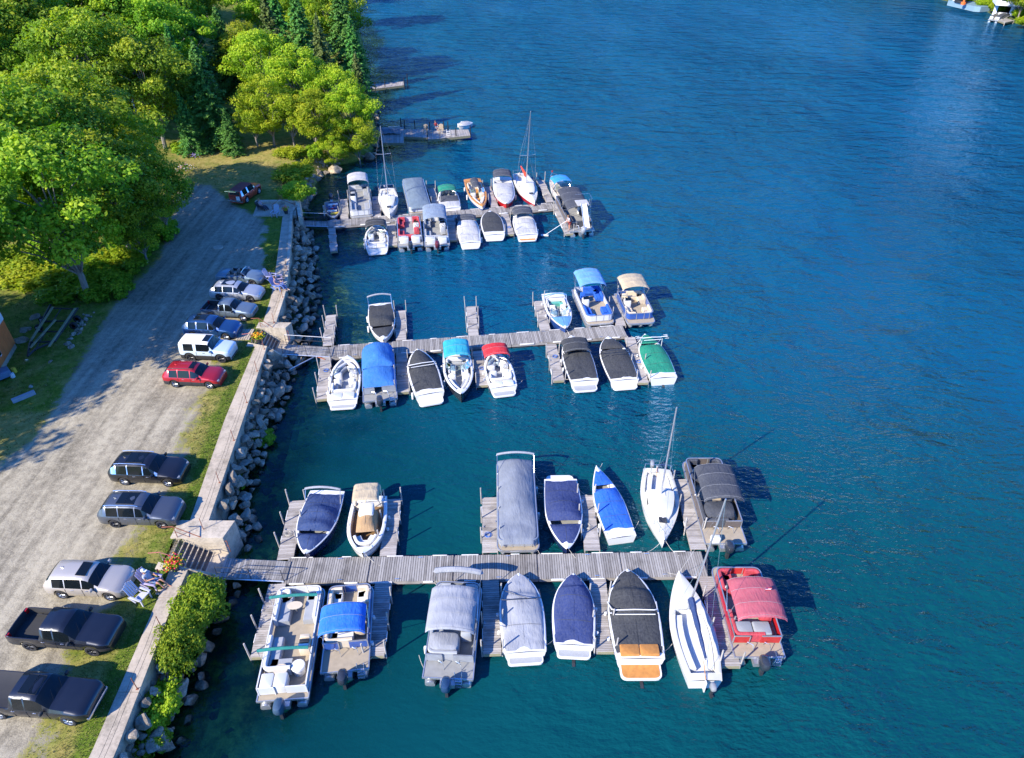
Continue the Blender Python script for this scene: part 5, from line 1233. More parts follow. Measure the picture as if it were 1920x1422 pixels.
runabout('boat under a plain light grey cover, moored left of the sagging black cover', (874, 405), (883, 465), 2.35, cover_m=PALEF, low=NAVYH, covers=[(.04, .80, [(0, .03), (.3, .12), (.6, .36), (.78, .3)], dict(inset=.03, droop=.08))], bim=(.80, 1.0, .3, CHARF), p=2.8, q=.7, plat=.4, lines=None)
runabout('white boat under a sagging black cover right of the pale grey one', (918, 396), (928, 450), 2.45, cover_m=BLACKF, low=GEL, covers=[(.13, .97, [(0, .03), (.3, .1), (.45, .22), (.5, .12), (.66, .3), (.7, .14), (1, .02)], dict(inset=.08))], p=2.6, q=.7, plat=.4, lines=None)
runabout('pale covered boat with charcoal canopy and orange swim platform', (977, 395), (990, 451), 2.45, cover_m=PALEF, low=BLUEH, stripe=BLKH, covers=[(.04, .62, [(0, .03), (.3, .15), (.6, .34)], dict(inset=.02, droop=.08)), (.62, .97, [(.62, .3), (.8, .14), (1, .02)])], bim=(.60, .92, .8, CHARF), plat=.5, pad=TEAK, p=2.5, q=.7, lines=None)
# ------------------------------------------------------------------ vehicles
TYRE = plain('tyre_rubber', (.022, .022, .024), .85, var=.2); RIM = plain('alloy_rim', (.42, .43, .44), .3, .7); DRIM = plain('dark_rim', (.06, .06, .065), .35, .5)
HEADL = plain('headlight_lens', (.26, .28, .30), .12, .1, coat=.6); TAILL = plain('taillight_lens', (.45, .01, .01), .2, coat=.6); CLAD = plain('black_cladding', (.03, .03, .032), .7)
CHROME = plain('chrome_trim', (.65, .66, .68), .15, .9); PLATE = plain('number_plate', (.6, .6, .58), .5); INTER = plain('dark_interior', (.03, .03, .03), .8); TANI = plain('beige_interior', (.3, .25, .2), .7)
def wheel(parent, x, y, r, rim, side):
    o = bpy.data.objects.new('wheel', None); COL.objects.link(o); o.parent = parent; o.location = (x, y, r); o.empty_display_size = .2
    n = 22; wd = .23; mb = MB(); rings = []
    for yy, rr in ((-wd / 2, r * .66), (-wd / 2, r * .93), (-wd / 2 + .03, r), (wd / 2 - .03, r), (wd / 2, r * .93), (wd / 2, r * .66)):
        rings.append([(rr * math.cos(2 * math.pi * k / n), yy, rr * math.sin(2 * math.pi * k / n)) for k in range(n)])
    mb.loft(rings, TYRE, cap0=False, cap1=False); mb.build('tyre', o)
    mb = MB(); s = side; yo = s * (wd / 2 - .035)
    mb.loft([[(r * .67 * math.cos(2 * math.pi * k / n), yo - s * .03, r * .67 * math.sin(2 * math.pi * k / n)) for k in range(n)], [(r * .64 * math.cos(2 * math.pi * k / n), s * (wd / 2 - .005), r * .64 * math.sin(2 * math.pi * k / n)) for k in range(n)], [(r * .58 * math.cos(2 * math.pi * k / n), yo - s * .03, r * .58 * math.sin(2 * math.pi * k / n)) for k in range(n)]], rim, cap0=False, cap1=False)
    mb.loft([[(r * .6 * math.cos(2 * math.pi * k / n), yo - s * .045, r * .6 * math.sin(2 * math.pi * k / n)) for k in range(n)]] * 2, INTER)
    for k in range(5):
        a = 2 * math.pi * k / 5; c, q = math.cos(a), math.sin(a)
        for sp in (-.16, .16): mb.tube([(r * .1 * c, yo, r * .1 * q), (r * .62 * math.cos(a + sp), yo, r * .62 * math.sin(a + sp))], .022, rim, 4)
    mb.ball((0, yo, 0), (r * .14, .03, r * .14), rim, 8, 4); mb.build('rim', o)
def car(label, px, z_lbl, Lc, Wc, Hc, body, kind='suv', rz=0, roofm=None, rim=None, sunroof=None, clad=None, seed=0, cat='car', front=.5, grp='cars parked along the wall', wr=.36, rails=None, name='parked_car', lot=None, two_door=False, extra=None, trim=None):
    """px = photo pixel of the ground point under the middle of the car; the nose points along +x turned by rz"""
    c = W(px[0], px[1], LOT); c.z = gz(c.x, c.y) if c.y < 70 else LOT; c.x += .25 if kind != 'truck' else .1; root = thing(name, label, cat, c, rz, grp); ks = .885 if kind == 'truck' else .91; root.scale = (ks, ks, ks); roofm = roofm or body; rim = rim or RIM
    hl, hw = Lc / 2, Wc / 2; gc = .24 if kind != 'truck' else .42; xf, xr = hl * .64, -hl * .60; RA = wr + .07
    belt = {'suv': .60, 'truck': .60, 'wagon': .63, 'boxy': .60, 'conv': .70}[kind] * Hc
    prof = {  # x fraction (rear -1 .. nose 1) -> top height, half width of the top
        'suv': [(-1, .62, .80), (-.97, .70, .82), (-.93, .80, .76), (-.80, .955, .70), (-.5, .99, .70), (-.1, 1.0, .70), (.10, .97, .70), (.20, .90, .71), (.42, .655, .80), (.60, .62, .82), (.82, .57, .80), (.93, .50, .74), (1, .40, .66)],
        'wagon': [(-1, .60, .80), (-.97, .68, .82), (-.93, .76, .76), (-.78, .94, .68), (-.5, .985, .68), (-.1, 1.0, .68), (.06, .97, .68), (.16, .90, .70), (.40, .67, .80), (.60, .63, .82), (.82, .56, .80), (.94, .48, .72), (1, .38, .62)],
        'boxy': [(-1, .62, .88), (-.98, .94, .80), (-.94, .99, .78), (-.5, 1.0, .78), (-.1, 1.0, .78), (.16, .99, .78), (.20, .97, .78), (.36, .66, .86), (.6, .64, .88), (.85, .61, .88), (.97, .58, .84), (1, .48, .80)],
        'truck': [(-1, .60, .9), (-.99, .62, .9), (-.97, .62, .9), (-.32, .62, .9), (-.30, .70, .84), (-.265, .97, .72), (-.1, 1.0, .71), (.12, .995, .71), (.20, .95, .72), (.40, .68, .84), (.6, .655, .86), (.85, .61, .85), (.95, .57, .80), (1, .48, .74)],
        'conv': [(-1, .66, .78), (-.95, .72, .8), (-.7, .745, .78), (-.5, .74, .78), (-.1, .74, .78), (.08, .74, .78), (.14, .74, .78), (.36, .74, .80), (.6, .70, .82), (.82, .63, .80), (.93, .55, .72), (1, .42, .62)]}[kind]
    xs = set(k[0] * hl for k in prof)
    for xc in (xf, xr):
        for a in range(-4, 5): xs.add(xc + RA * math.sin(a * math.pi / 8))
    cab0, cab1 = {'suv': (-.90, .42), 'wagon': (-.90, .40), 'boxy': (-.94, .36), 'truck': (-.265, .40), 'conv': (9, 9)}[kind]
    ws = {'suv': .20, 'wagon': .16, 'boxy': .20, 'truck': .20, 'conv': 9}[kind]; rw = {'suv': -.80, 'wagon': -.78, 'boxy': -.94, 'truck': -.265, 'conv': 9}[kind]
    pil = {'suv': (-.42, .02), 'wagon': (-.42, .0), 'boxy': (-.30,), 'truck': (-.02,), 'conv': ()}[kind]
    for p_ in pil: xs.update(((p_ - .012) * hl, (p_ + .012) * hl))
    if kind in ('suv', 'wagon'): xs.update((-.74 * hl, .30 * hl))
    if kind == 'boxy': xs.update((-.80 * hl, -.40 * hl, .25 * hl))
    if kind == 'truck': xs.update((.29 * hl, -.22 * hl))
    xs.update(hl * k / 18 for k in range(-17, 18)); xs = sorted(xs); xs = [x for i, x in enumerate(xs) if i == 0 or x - xs[i - 1] > .008]
    fw = {'suv': .055, 'wagon': .06, 'boxy': .02, 'conv': .05, 'truck': .035}[kind] * hl
    def smo(P, x): return sum(interp(P, x + fw * q) for q in (-1, -.6, -.2, .2, .6, 1)) / 6 if abs(x) < hl - fw and not (kind == 'truck' and x < -.24 * hl) else interp(P, x)
    def arch(x):
        z = gc
        for xc in (xf, xr):
            d = abs(x - xc)
            if d < RA: z = max(z, wr + math.sqrt(max(0, RA * RA - d * d)))
        return z
    rings = []; P1 = [(a * hl, b * Hc) for a, b, c_ in prof]; P2 = [(a * hl, c_ * hw) for a, b, c_ in prof]
    for x in xs:
        f = x / hl; e = max(0, abs(f) - .80) / .20; plan = hw * (1 - .20 * e ** 2.2 if f > 0 else 1 - .10 * e ** 2.5)
        za = arch(x); zt = smo(P1, x); wt = smo(P2, x); bz = min(belt * (1 - .05 * max(0, f)), zt - .03)
        top = zt
        if kind == 'truck' and -.97 < f < -.32: # open bed or cover
            wt = plan - .10
        up = max(0, zt - bz) / Hc
        wt = min(wt, plan * .97)
        half = [(plan * .90, za - (.0 if za > gc else .0)), (plan * .985, max(za + .02, gc + .12)), (plan * 1.0, max(za + .04, lerp(gc, bz, .55))), (plan * .985, bz - .05), (plan * .955, bz), (lerp(plan * .955, wt, .90), lerp(bz, zt, .86) if up > .1 else zt - .01), (wt * .86, zt), (wt * .45, zt + .03), (0, zt + .045)]
        if kind == 'truck' and -.97 < f < -.32:
            bd = .62 * Hc - .45 if not extra else zt - .02
            half = half[:4] + [(plan * .96, zt - .005), (plan * .96 - .05, zt), (plan - .14, bd), (.1, bd), (0, bd)]
        if kind == 'conv' and -.50 < f < .30:
            half = half[:4] + [(plan * .955, zt - .01), (plan * .86, zt), (plan * .80, .48), (.1, .46), (0, .46)]
        rings.append((x, f, half))
    B_, G_, S_, D_ = MB(), {}, MB(), MB(); roofcol = roofm
    def glass(nm): return G_.setdefault(nm, MB())
    for (x0, f0, h0), (x1, f1, h1) in zip(rings, rings[1:]):
        fm = (f0 + f1) / 2; incab = cab0 < fm < cab1
        for s in (-1, 1):
            for j in range(8):
                q = [(x0, s * h0[j][0], h0[j][1]), (x1, s * h1[j][0], h1[j][1]), (x1, s * h1[j + 1][0], h1[j + 1][1]), (x0, s * h0[j + 1][0], h0[j + 1][1])]
                fc = [(0, 1, 2, 3)] if s < 0 else [(3, 2, 1, 0)]
                tgt, m = B_, body
                if j == 0: m = clad or body
                if j == 1 and clad: m = clad
                if incab:
                    if j == 4:
                        side_ok = (kind in ('suv', 'wagon') and -.80 < fm < .34) or (kind == 'boxy' and (-.80 < fm < -.40 or -.29 < fm < .26)) or (kind == 'truck' and -.22 < fm < .31)
                        if kind in ('suv', 'wagon') and -.80 < fm < -.74: side_ok = False
                        if side_ok and not any(abs(fm - p_) < .0121 for p_ in pil):
                            k = sum(fm > p_ for p_ in pil); tgt, m = glass('side_window%d%d' % (k, s)), GLASS
                        else: m = trim or body
                    elif fm > ws and j >= 5: tgt, m = glass('windscreen'), GLASS
                    elif fm < rw and j >= 5 and kind != 'truck': tgt, m = glass('rear_window'), GLASS
                    elif j >= 5: m = roofcol
                if kind in ('truck',) and -.97 < fm < -.32 and j >= 5: m = extra or INTER
                if kind == 'conv' and -.50 < fm < .30 and j >= 5: m = INTER
                tgt.add(q, fc, m, smooth=True)
    for (x, f, h), sgn in ((rings[0], 1), (rings[-1], -1)):
        poly = [(x, -a, z) for a, z in h] + [(x, a, z) for a, z in reversed(h[:-1])]; B_.add(poly, [tuple(range(len(poly)))[::sgn]], body)
    # merge seams so that shading is smooth
    ob = B_.build('body', root, 0)
    import bmesh
    def weld(o, ang=32):
        bm = bmesh.new(); bm.from_mesh(o.data); bmesh.ops.remove_doubles(bm, verts=bm.verts, dist=.0015); bmesh.ops.recalc_face_normals(bm, faces=bm.faces); bm.to_mesh(o.data); bm.free()
        for p in o.data.polygons: p.use_smooth = True
        o.data.set_sharp_from_angle(angle=R(ang))
    weld(ob, 48)
    for k, g in G_.items():
        o = g.build(k.rstrip('-1234567890') if 'side' in k else k, root, 0); weld(o, 50)
    # underside shade and cabin floor
    mb = MB(); mb.box((0, 0, gc + .12), (Lc * .92, Wc * .80, .2), INTER); mb.build('underbody', root)
    for xc in (xf, xr):
        for s in (-1, 1): wheel(root, xc, s * (hw - .125), wr, rim, s)
        mb = MB()
        for s in (-1, 1): mb.box((xc, s * (hw - .30), wr + .12), (RA * 1.9, .05, RA * 1.5), INTER)
        mb.build('wheel_well', root)
    zf = .50 * Hc
    for s in (-1, 1):
        mb = MB(); mb.rbox((hl * .925, s * hw * .66, Hc * (.44 if kind != 'truck' else .48)), (.26, .34, .10), HEADL, .04, rz=s * -.62); mb.build('headlight', root)
        mb = MB(); mb.rbox((-hl * .965, s * hw * .78, Hc * .54), (.14, .24, .17 if kind != 'truck' else .3), TAILL, .03); mb.build('taillight', root)
        mx = {'suv': .30, 'wagon': .28, 'boxy': .27, 'truck': .30, 'conv': .22}[kind] * hl
        mb = MB(); mb.rbox((mx, s * (hw + .09), belt + .10), (.14, .24, .17), body if kind != 'truck' else CLAD, .05); mb.box((mx, s * (hw - .02), belt + .05), (.06, .12, .04), CLAD); mb.build('mirror', root)
        mb = MB()
        for q in ((-.24, .14) if len(pil) > 1 or kind == 'truck' else (.0,)): mb.rbox((q * hl, s * hw * .995, belt - .13), (.2, .035, .035), CHROME if kind != 'boxy' else CLAD, .01)
        mb.build('door_handle', root)
        for q in ([-.42, .02, .37] if kind in ('suv', 'wagon') else [-.24, .0, .36] if kind == 'truck' else [-.3, .3]): mb = MB(); mb.box((q * hl, s * (hw * .998), lerp(gc, belt, .58)), (.012, .02, (belt - gc) * .72), INTER); mb.build('door_gap', root)
    mb = MB(); mb.rbox((hl * .955, 0, Hc * .37), (.13, hw * 1.0, Hc * .13), CLAD, .03)
    if kind == 'truck':
        for k in range(3): mb.box((hl * .995, 0, Hc * (.37 + .05 * k)), (.03, hw * 1.0, .03), CHROME if seed == 2 else CLAD)
    mb.build('grille', root)
    mb = MB(); mb.rbox((hl * .95, 0, gc + .14), (.22, hw * 1.62, .24), clad or body, .08)
    if seed == 2: mb.rbox((hl * .985, 0, gc + .16), (.14, hw * 1.75, .16), CHROME, .05)
    mb.build('bumper', root); mb = MB(); mb.rbox((-hl * .96, 0, gc + .16), (.2, hw * 1.7, .22), clad or body, .08); mb.box((-hl * 1.0 - .02, 0, gc + .42), (.02, .4, .15), PLATE); mb.build('bumper', root)
    if kind in ('suv', 'wagon') and rails is not None:
        for s in (-1, 1): mb = MB(); mb.tube([(-.78 * hl, s * .64 * hw, Hc * .985), (-.6 * hl, s * .64 * hw, Hc * 1.025), (0, s * .64 * hw, Hc * 1.03), (.12 * hl, s * .64 * hw, Hc * .99)], .022, rails, 5); mb.build('roof_rail', root)
    if sunroof:
        for (a, b) in sunroof:
            mb = MB(); z = lambda x: interp(P1, x) + .052; xa, xb = a * hl, b * hl; wy = hw * .50
            mb.add([(xa, -wy, z(xa) - .012), (xb, -wy, z(xb) - .012), (xb, wy, z(xb) - .012), (xa, wy, z(xa) - .012), (xa, 0, z(xa)), (xb, 0, z(xb))], [(0, 1, 5, 4), (4, 5, 2, 3)], GLASS)
            mb.tube([(xa, -wy, z(xa) - .008), (xb, -wy, z(xb) - .008), (xb, wy, z(xb) - .008), (xa, wy, z(xa) - .008), (xa, -wy, z(xa) - .008)], .012, CLAD, 4); mb.build('sunroof', root)
    # fin antenna, wipers
    if kind in ('suv', 'wagon'): mb = MB(); mb.prism([(-.62 * hl, -.02), (-.54 * hl, -.01), (-.54 * hl, .01), (-.62 * hl, .02)], Hc * .99, [Hc * 1.07, Hc * 1.01, Hc * 1.01, Hc * 1.07], body); mb.build('antenna_fin', root)
    mb = MB(); xw = {'conv': .34}.get(kind, .41) * hl
    for s in (-.45, .25): mb.tube([(xw, s * hw, interp(P1, xw) + .05), (xw - .35, (s + .42) * hw, interp(P1, xw - .35) + .045)], .009, BLACK, 3)
    mb.build('wiper', root)
    return root, hl, hw, Hc, belt
PB = lambda nm, c, m=.3: paint(nm, c, m)
# pixel = middle of the car on the ground
def line_rz(rear, nose):
    a, b = W(*rear, LOT), W(*nose, LOT); return math.atan2((b - a).y, (b - a).x)
dk = PB('black_car_paint', (.012, .013, .018)); dk2 = PB('blue_black_truck_paint', (.010, .013, .022))
car('black pickup with segmented bed cover at the bottom edge, nearest of the row', (84, 1320), 0, 6.1, 2.05, 1.95, dk2, 'truck', R(-5), rim=RIM, sunroof=[(-.13, .03), (.04, .17)], seed=2, cat='pickup truck', wr=.42, name='pickup_truck', extra=CLAD)
car('black pickup with open bed and dark wheels, second from the bottom', (133, 1196), 0, 5.9, 2.05, 1.93, dk2, 'truck', R(-5), rim=DRIM, seed=1, cat='pickup truck', wr=.42, name='pickup_truck', clad=CLAD)
car('beige crossover beside the man in the lawn chair', (170, 1100), 0, 4.6, 1.9, 1.66, PB('beige_paint', (.50, .45, .39), .3), 'suv', R(-3), sunroof=[(-.14, .10)], rails=None)
car('grey sport utility car with glass roof, just uphill of the nearest stairs', (266, 970), 0, 4.9, 2.0, 1.74, PB('slate_grey_paint', (.10, .115, .14), .5), 'suv', R(-2), rim=DRIM, sunroof=[(-.48, -.27), (-.26, -.02)], rails=CHROME)
car('black sport utility car with silver wheels and glass roof, above the grey one', (280, 893), 0, 4.9, 2.0, 1.74, dk, 'suv', R(-3), sunroof=[(-.48, -.25), (-.24, .0)], rails=CHROME, trim=CHROME)
car('bright red crossover with roof rack bars', (364, 716), 0, 4.6, 1.86, 1.70, PB('red_car_paint', (.42, .010, .022), .3), 'suv', R(-4), clad=CLAD, sunroof=[(-.04, .10)], rails=BLACK)
car('pale blue white two door off roader with open roof panel', (390, 668), 0, 4.3, 1.93, 1.84, PB('ice_blue_paint', (.52, .62, .68), .1), 'boxy', R(-4), roofm=WHITEP, clad=CLAD, sunroof=[(-.06, .17)], wr=.43, rim=DRIM)
car('blue sport utility car nose up against the middle stairs path', (397, 626), 0, 4.8, 1.95, 1.72, PB('deep_blue_paint', (.015, .07, .20), .5), 'suv', R(-5), sunroof=[(-.55, -.1)], trim=CHROME)
car('grey blue small pickup with open bed in half shade', (432, 592), 0, 5.0, 1.85, 1.72, PB('grey_blue_paint', (.15, .20, .25), .4), 'truck', R(-6), rim=RIM, cat='pickup truck', name='pickup_truck', wr=.38)
car('silver white estate car with dark glass roof in the shade', (443, 557), 0, 4.9, 1.9, 1.56, PB('silver_white_paint', (.45, .47, .50), .4), 'wagon', R(-5), rim=DRIM, sunroof=[(-.5, .0)])
cv = car('slate blue convertible with its top down, farthest of the row', (450, 528), 0, 4.6, 1.85, 1.38, PB('slate_blue_paint', (.17, .24, .30), .4), 'conv', R(-6), rim=DRIM, name='parked_car')
def conv_bits(root, hl, hw, Hc, belt):
    for s in (-1, 1):
        for x in (-.02, -.34):
            mb = MB(); mb.rbox((x * hl, s * hw * .42, .74), (.5, .5, .2), TANI, .06); mb.rbox((x * hl - .28, s * hw * .42, .92), (.16, .48, .52), TANI, .06); mb.build('seat', root)
    mb = MB(); a = .40 * hl; mb.add([(a, -hw * .78, .98), (a, hw * .78, .98), (a - .50, hw * .66, 1.36), (a - .50, -hw * .66, 1.36)], [(0, 1, 2, 3)], CGLASS); mb.build('windscreen', root)
    mb = MB(); mb.tube([(a, -hw * .80, .96), (a - .52, -hw * .67, 1.37), (a - .55, 0, 1.39), (a - .52, hw * .67, 1.37), (a, hw * .80, .96)], .03, CHROME, 5); mb.build('windscreen_frame', root)
    mb = MB(); mb.rbox((-.62 * hl, 0, 1.0), (.5, hw * 1.35, .1), GREYP, .05); mb.build('tonneau', root)
conv_bits(*cv)
# old red off roader with its hatch open on the lawn edge
br = car('old dark red off roader with its tailgate open at the lawn edge', (459, 371), 0, 4.55, 1.95, 1.85, PB('maroon_paint', (.50, .06, .035), .2), 'boxy', R(76), roofm=plain('maroon_vinyl_roof', (.22, .035, .025), .6), wr=.40, rim=PLATE, grp=None, name='parked_car', trim=CHROME)
def br_bits(root, hl, hw, Hc, belt):
    mb = MB(); mb.box((-hl - .35, 0, Hc + .02), (.75, hw * 1.5, .05), CHROME, ry=R(12)); mb.build('open_hatch', root)
    mb = MB(); mb.box((-hl - .22, 0, .75), (.5, hw * 1.7, .06), CHROME); mb.box((-hl * 1.02, 0, .5), (.16, hw * 2, .16), CHROME); mb.build('tailgate', root)
    mb = MB(); mb.box((-hl * .985, 0, 1.25), (.06, hw * 1.4, .75), INTER); mb.build('open_cargo_bay', root)
    mb = MB(); mb.box((-hl - .22, -.5, .98), (.08, .42, .42), WHITEP, rz=.1); mb.build('sign_board', root)
br_bits(*br)
# ------------------------------------------------------------------ trees, bushes
def leaf_mat(name, c0, c1, c2, trans=.42):
    m, n, o = newmat(name); tn = nd(n, 'ShaderNodeAttribute', attribute_name='tone').outputs['Fac']; rd = nd(n, 'ShaderNodeObjectInfo').outputs['Random']
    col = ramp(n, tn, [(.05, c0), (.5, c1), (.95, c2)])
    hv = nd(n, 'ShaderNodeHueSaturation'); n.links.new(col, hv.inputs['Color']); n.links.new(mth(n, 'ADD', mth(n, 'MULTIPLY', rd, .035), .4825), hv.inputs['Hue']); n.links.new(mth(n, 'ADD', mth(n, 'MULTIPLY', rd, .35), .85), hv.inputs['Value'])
    a = nd(n, 'ShaderNodeBsdfPrincipled'); n.links.new(hv.outputs[0], a.inputs['Base Color']); a.inputs['Roughness'].default_value = .55; a.inputs['Specular IOR Level'].default_value = .25
    t = nd(n, 'ShaderNodeBsdfTranslucent'); n.links.new(mixc(n, hv.outputs[0], (1.3, 1.35, .5), 1, 'MULTIPLY'), t.inputs[0])
    mx = nd(n, 'ShaderNodeMixShader'); mx.inputs[0].default_value = trans; n.links.new(a.outputs[0], mx.inputs[1]); n.links.new(t.outputs[0], mx.inputs[2]); n.links.new(mx.outputs[0], o.inputs[0]); return m
LF = leaf_mat('broad_leaves', (.07, .15, .010), (.20, .35, .016), (.46, .52, .03)); LFY = leaf_mat('yellow_green_leaves', (.12, .21, .010), (.28, .40, .014), (.52, .54, .03))
NDL = leaf_mat('dark_needles', (.02, .085, .018), (.055, .19, .03), (.16, .32, .04), .15); NDY = leaf_mat('pale_needles', (.05, .10, .02), (.10, .17, .035), (.2, .24, .06), .2)
BARK = wood('grey_bark', (.10, .085, .07), (.34, .31, .27), (6, 6, 1))
def leafmesh(name, pts, mat, seed):
    """pts: (pos, outward, size, tone); each is a bent leaf spray of two faces"""
    rnd = random.Random(seed); V = []; Fc = []; tn = []
    for p, o, s, t in pts:
        d = (Vector((rnd.gauss(0, 1), rnd.gauss(0, 1), rnd.gauss(0, 1))).normalized() * .75 + o * .6 + Vector((0, 0, .55))).normalized()
        a = d.cross(Vector((rnd.gauss(0, 1), rnd.gauss(0, 1), rnd.gauss(0, 1)))).normalized(); b = d.cross(a); k = len(V); l = s * rnd.uniform(.7, 1.3); w_ = l * rnd.uniform(.45, .8)
        V += [p - a * l, p + b * w_ - d * l * .15, p + a * l, p - b * w_ - d * l * .15]; Fc += [(k, k + 1, k + 2), (k, k + 2, k + 3)]; tn += [t, min(1, t + .06)]
    me = bpy.data.meshes.new(name); me.from_pydata([tuple(v) for v in V], [], Fc); me.materials.append(mat); at = me.attributes.new('tone', 'FLOAT', 'FACE'); at.data.foreach_set('value', tn); return me
def make_broad(seed, mat, n_cl=80, per=330, flat=1.0, lo=.30):
    """unit broadleaf tree: height 1 (scaled later); returns crown mesh and trunk mesh"""
    rnd = random.Random(seed); pts = []; cl = []; H = 12.0; Rr = 4.8
    for i in range(n_cl):
        for _ in range(60):
            u = Vector((rnd.uniform(-1, 1), rnd.uniform(-1, 1), rnd.uniform(-1, 1)))
            if .5 < u.length < 1: break
        prof = 1.0 if u.z < .1 else 1 - .25 * u.z
        c = Vector((u.x * Rr * prof, u.y * Rr * prof, H * (lo + (1 - lo) * (u.z * .5 + .5)) * flat)); cl.append((c * 1.0 if rnd.random() < .8 else Vector((c.x * 1.2, c.y * 1.2, c.z * 1.02)), rnd.uniform(.6, 1.4), rnd.uniform(-.30, .30)))
    ctr = Vector((0, 0, H * .6))
    for c, r, tv in cl:
        od = (c - ctr).normalized()
        for k in range(int(per * r / 1.2)):
            d = Vector((rnd.gauss(0, 1), rnd.gauss(0, 1), rnd.gauss(0, .8))).normalized(); q = r * (rnd.uniform(.55, 1.05) ** .6 if rnd.random() < .93 else rnd.uniform(1.0, 1.5))
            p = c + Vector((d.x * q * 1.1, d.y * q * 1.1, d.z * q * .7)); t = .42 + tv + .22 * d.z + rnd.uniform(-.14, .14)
            if rnd.random() < .03: t = .97
            pts.append((p, (d + od * .5).normalized(), rnd.uniform(.09, .18), max(.02, min(.98, t))))
    cm = leafmesh('crown', pts, mat, seed)
    mb = MB(); th = H * .62; sway = [Vector((rnd.uniform(-.3, .3), rnd.uniform(-.3, .3), th * k / 4)) if k else Vector((0, 0, -.5)) for k in range(5)]
    mb.tube(sway, .24, BARK, 8, r1=.10)
    for c, r, tv in cl[:30]:
        b0 = sway[rnd.choice((1, 2, 3))]; m_ = b0.lerp(c, .5) + Vector((0, 0, .3)); mb.tube([b0, m_, c + Vector((0, 0, -.2))], .085, BARK, 5, r1=.02)
    tm = mb.build('trunk'); me = tm.data; bpy.data.objects.remove(tm); return cm, me
def make_conifer(seed, mat, H=13.0, Rr=3.0, lo=.08, dens=1.0, drop=.25):
    rnd = random.Random(seed); pts = []; mb = MB(); mb.tube([(0, 0, -.5), (.1, 0, H * .5), (0, .05, H)], .2, BARK, 7, r1=.02); z = H * lo
    while z < H * .985:
        f = 1 - z / H; L = Rr * (f ** .75) * rnd.uniform(.82, 1.12); nb = rnd.randint(5, 8)
        for b in range(nb):
            a = 2 * math.pi * (b + rnd.random() * .7) / nb; l = L * rnd.uniform(.75, 1.12); e = Vector((math.cos(a) * l, math.sin(a) * l, z - l * drop + rnd.uniform(-.1, .2)))
            s = Vector((0, 0, z)); mb.tube([s, e], .035, BARK, 3, r1=.008); tv = rnd.uniform(-.12, .15)
            for k in range(int(34 * l * dens)):
                t = rnd.uniform(.12, 1.02); c = s.lerp(e, t); side = rnd.gauss(0, .22) * (1.15 - t * .55) * l * .55
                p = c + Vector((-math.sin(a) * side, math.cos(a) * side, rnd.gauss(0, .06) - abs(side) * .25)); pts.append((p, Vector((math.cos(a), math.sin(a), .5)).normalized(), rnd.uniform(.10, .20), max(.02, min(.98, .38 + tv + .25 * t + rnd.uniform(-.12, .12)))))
        z += rnd.uniform(.28, .42) * (1.25 - .5 * z / H)
    cm = leafmesh('crown', pts, mat, seed); tm = mb.build('trunk'); me = tm.data; bpy.data.objects.remove(tm); return cm, me
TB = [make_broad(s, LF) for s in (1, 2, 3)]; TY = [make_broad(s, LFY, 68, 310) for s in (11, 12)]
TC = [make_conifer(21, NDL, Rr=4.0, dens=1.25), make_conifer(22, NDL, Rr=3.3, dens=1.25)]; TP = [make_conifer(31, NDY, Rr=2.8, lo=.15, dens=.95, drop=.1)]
BU = []; LFB = leaf_mat('bush_leaves', (.05, .12, .010), (.16, .28, .014), (.40, .46, .03))
def make_bush(seed, mat, n_cl=26, per=230, sz=(.07, .12)):
    rnd = random.Random(seed); pts = []
    for i in range(n_cl):
        a = rnd.uniform(0, 6.28); q = rnd.uniform(0, 1) ** .6 * .85; c = Vector((math.cos(a) * q, math.sin(a) * q, .25 + .75 * rnd.random() * (1 - q * .5))); r = rnd.uniform(.22, .38)
        for k in range(per):
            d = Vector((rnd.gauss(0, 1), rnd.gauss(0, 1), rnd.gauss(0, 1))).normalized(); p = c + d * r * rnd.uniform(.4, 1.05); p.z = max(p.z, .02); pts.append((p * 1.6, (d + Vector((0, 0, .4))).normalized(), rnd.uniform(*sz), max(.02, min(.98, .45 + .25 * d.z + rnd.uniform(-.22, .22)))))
    return leafmesh('crown', pts, mat, seed)
BU = [make_bush(41, LFY), make_bush(42, LF), make_bush(43, LFY, 20, 200), make_bush(44, LFB, 60, 300, (.05, .085)), make_bush(45, LFB, 50, 300, (.05, .085))]
def tree(px, py, zc, s, proto, label, name='tree', cat='tree', sz=1.0, grp=None, rot=None, base=None):
    """px,py is where the middle of the crown appears, zc its height above the lake; s scales the 12 m prototype"""
    p = W(px, py, zc); rnd = random.Random(int(px * 13 + py * 7)); g = gz(p.x, p.y) if base is None else base
    root = thing(name, label, cat, (p.x, p.y, g), rnd.uniform(0, 6.28) if rot is None else rot, grp)
    for nm, me in (('crown', proto[0]), ('trunk', proto[1])):
        o = bpy.data.objects.new(nm, me); COL.objects.link(o); o.parent = root; o.scale = (s, s, s * sz)
    return root
GR1 = 'big green trees at the left of the lot'
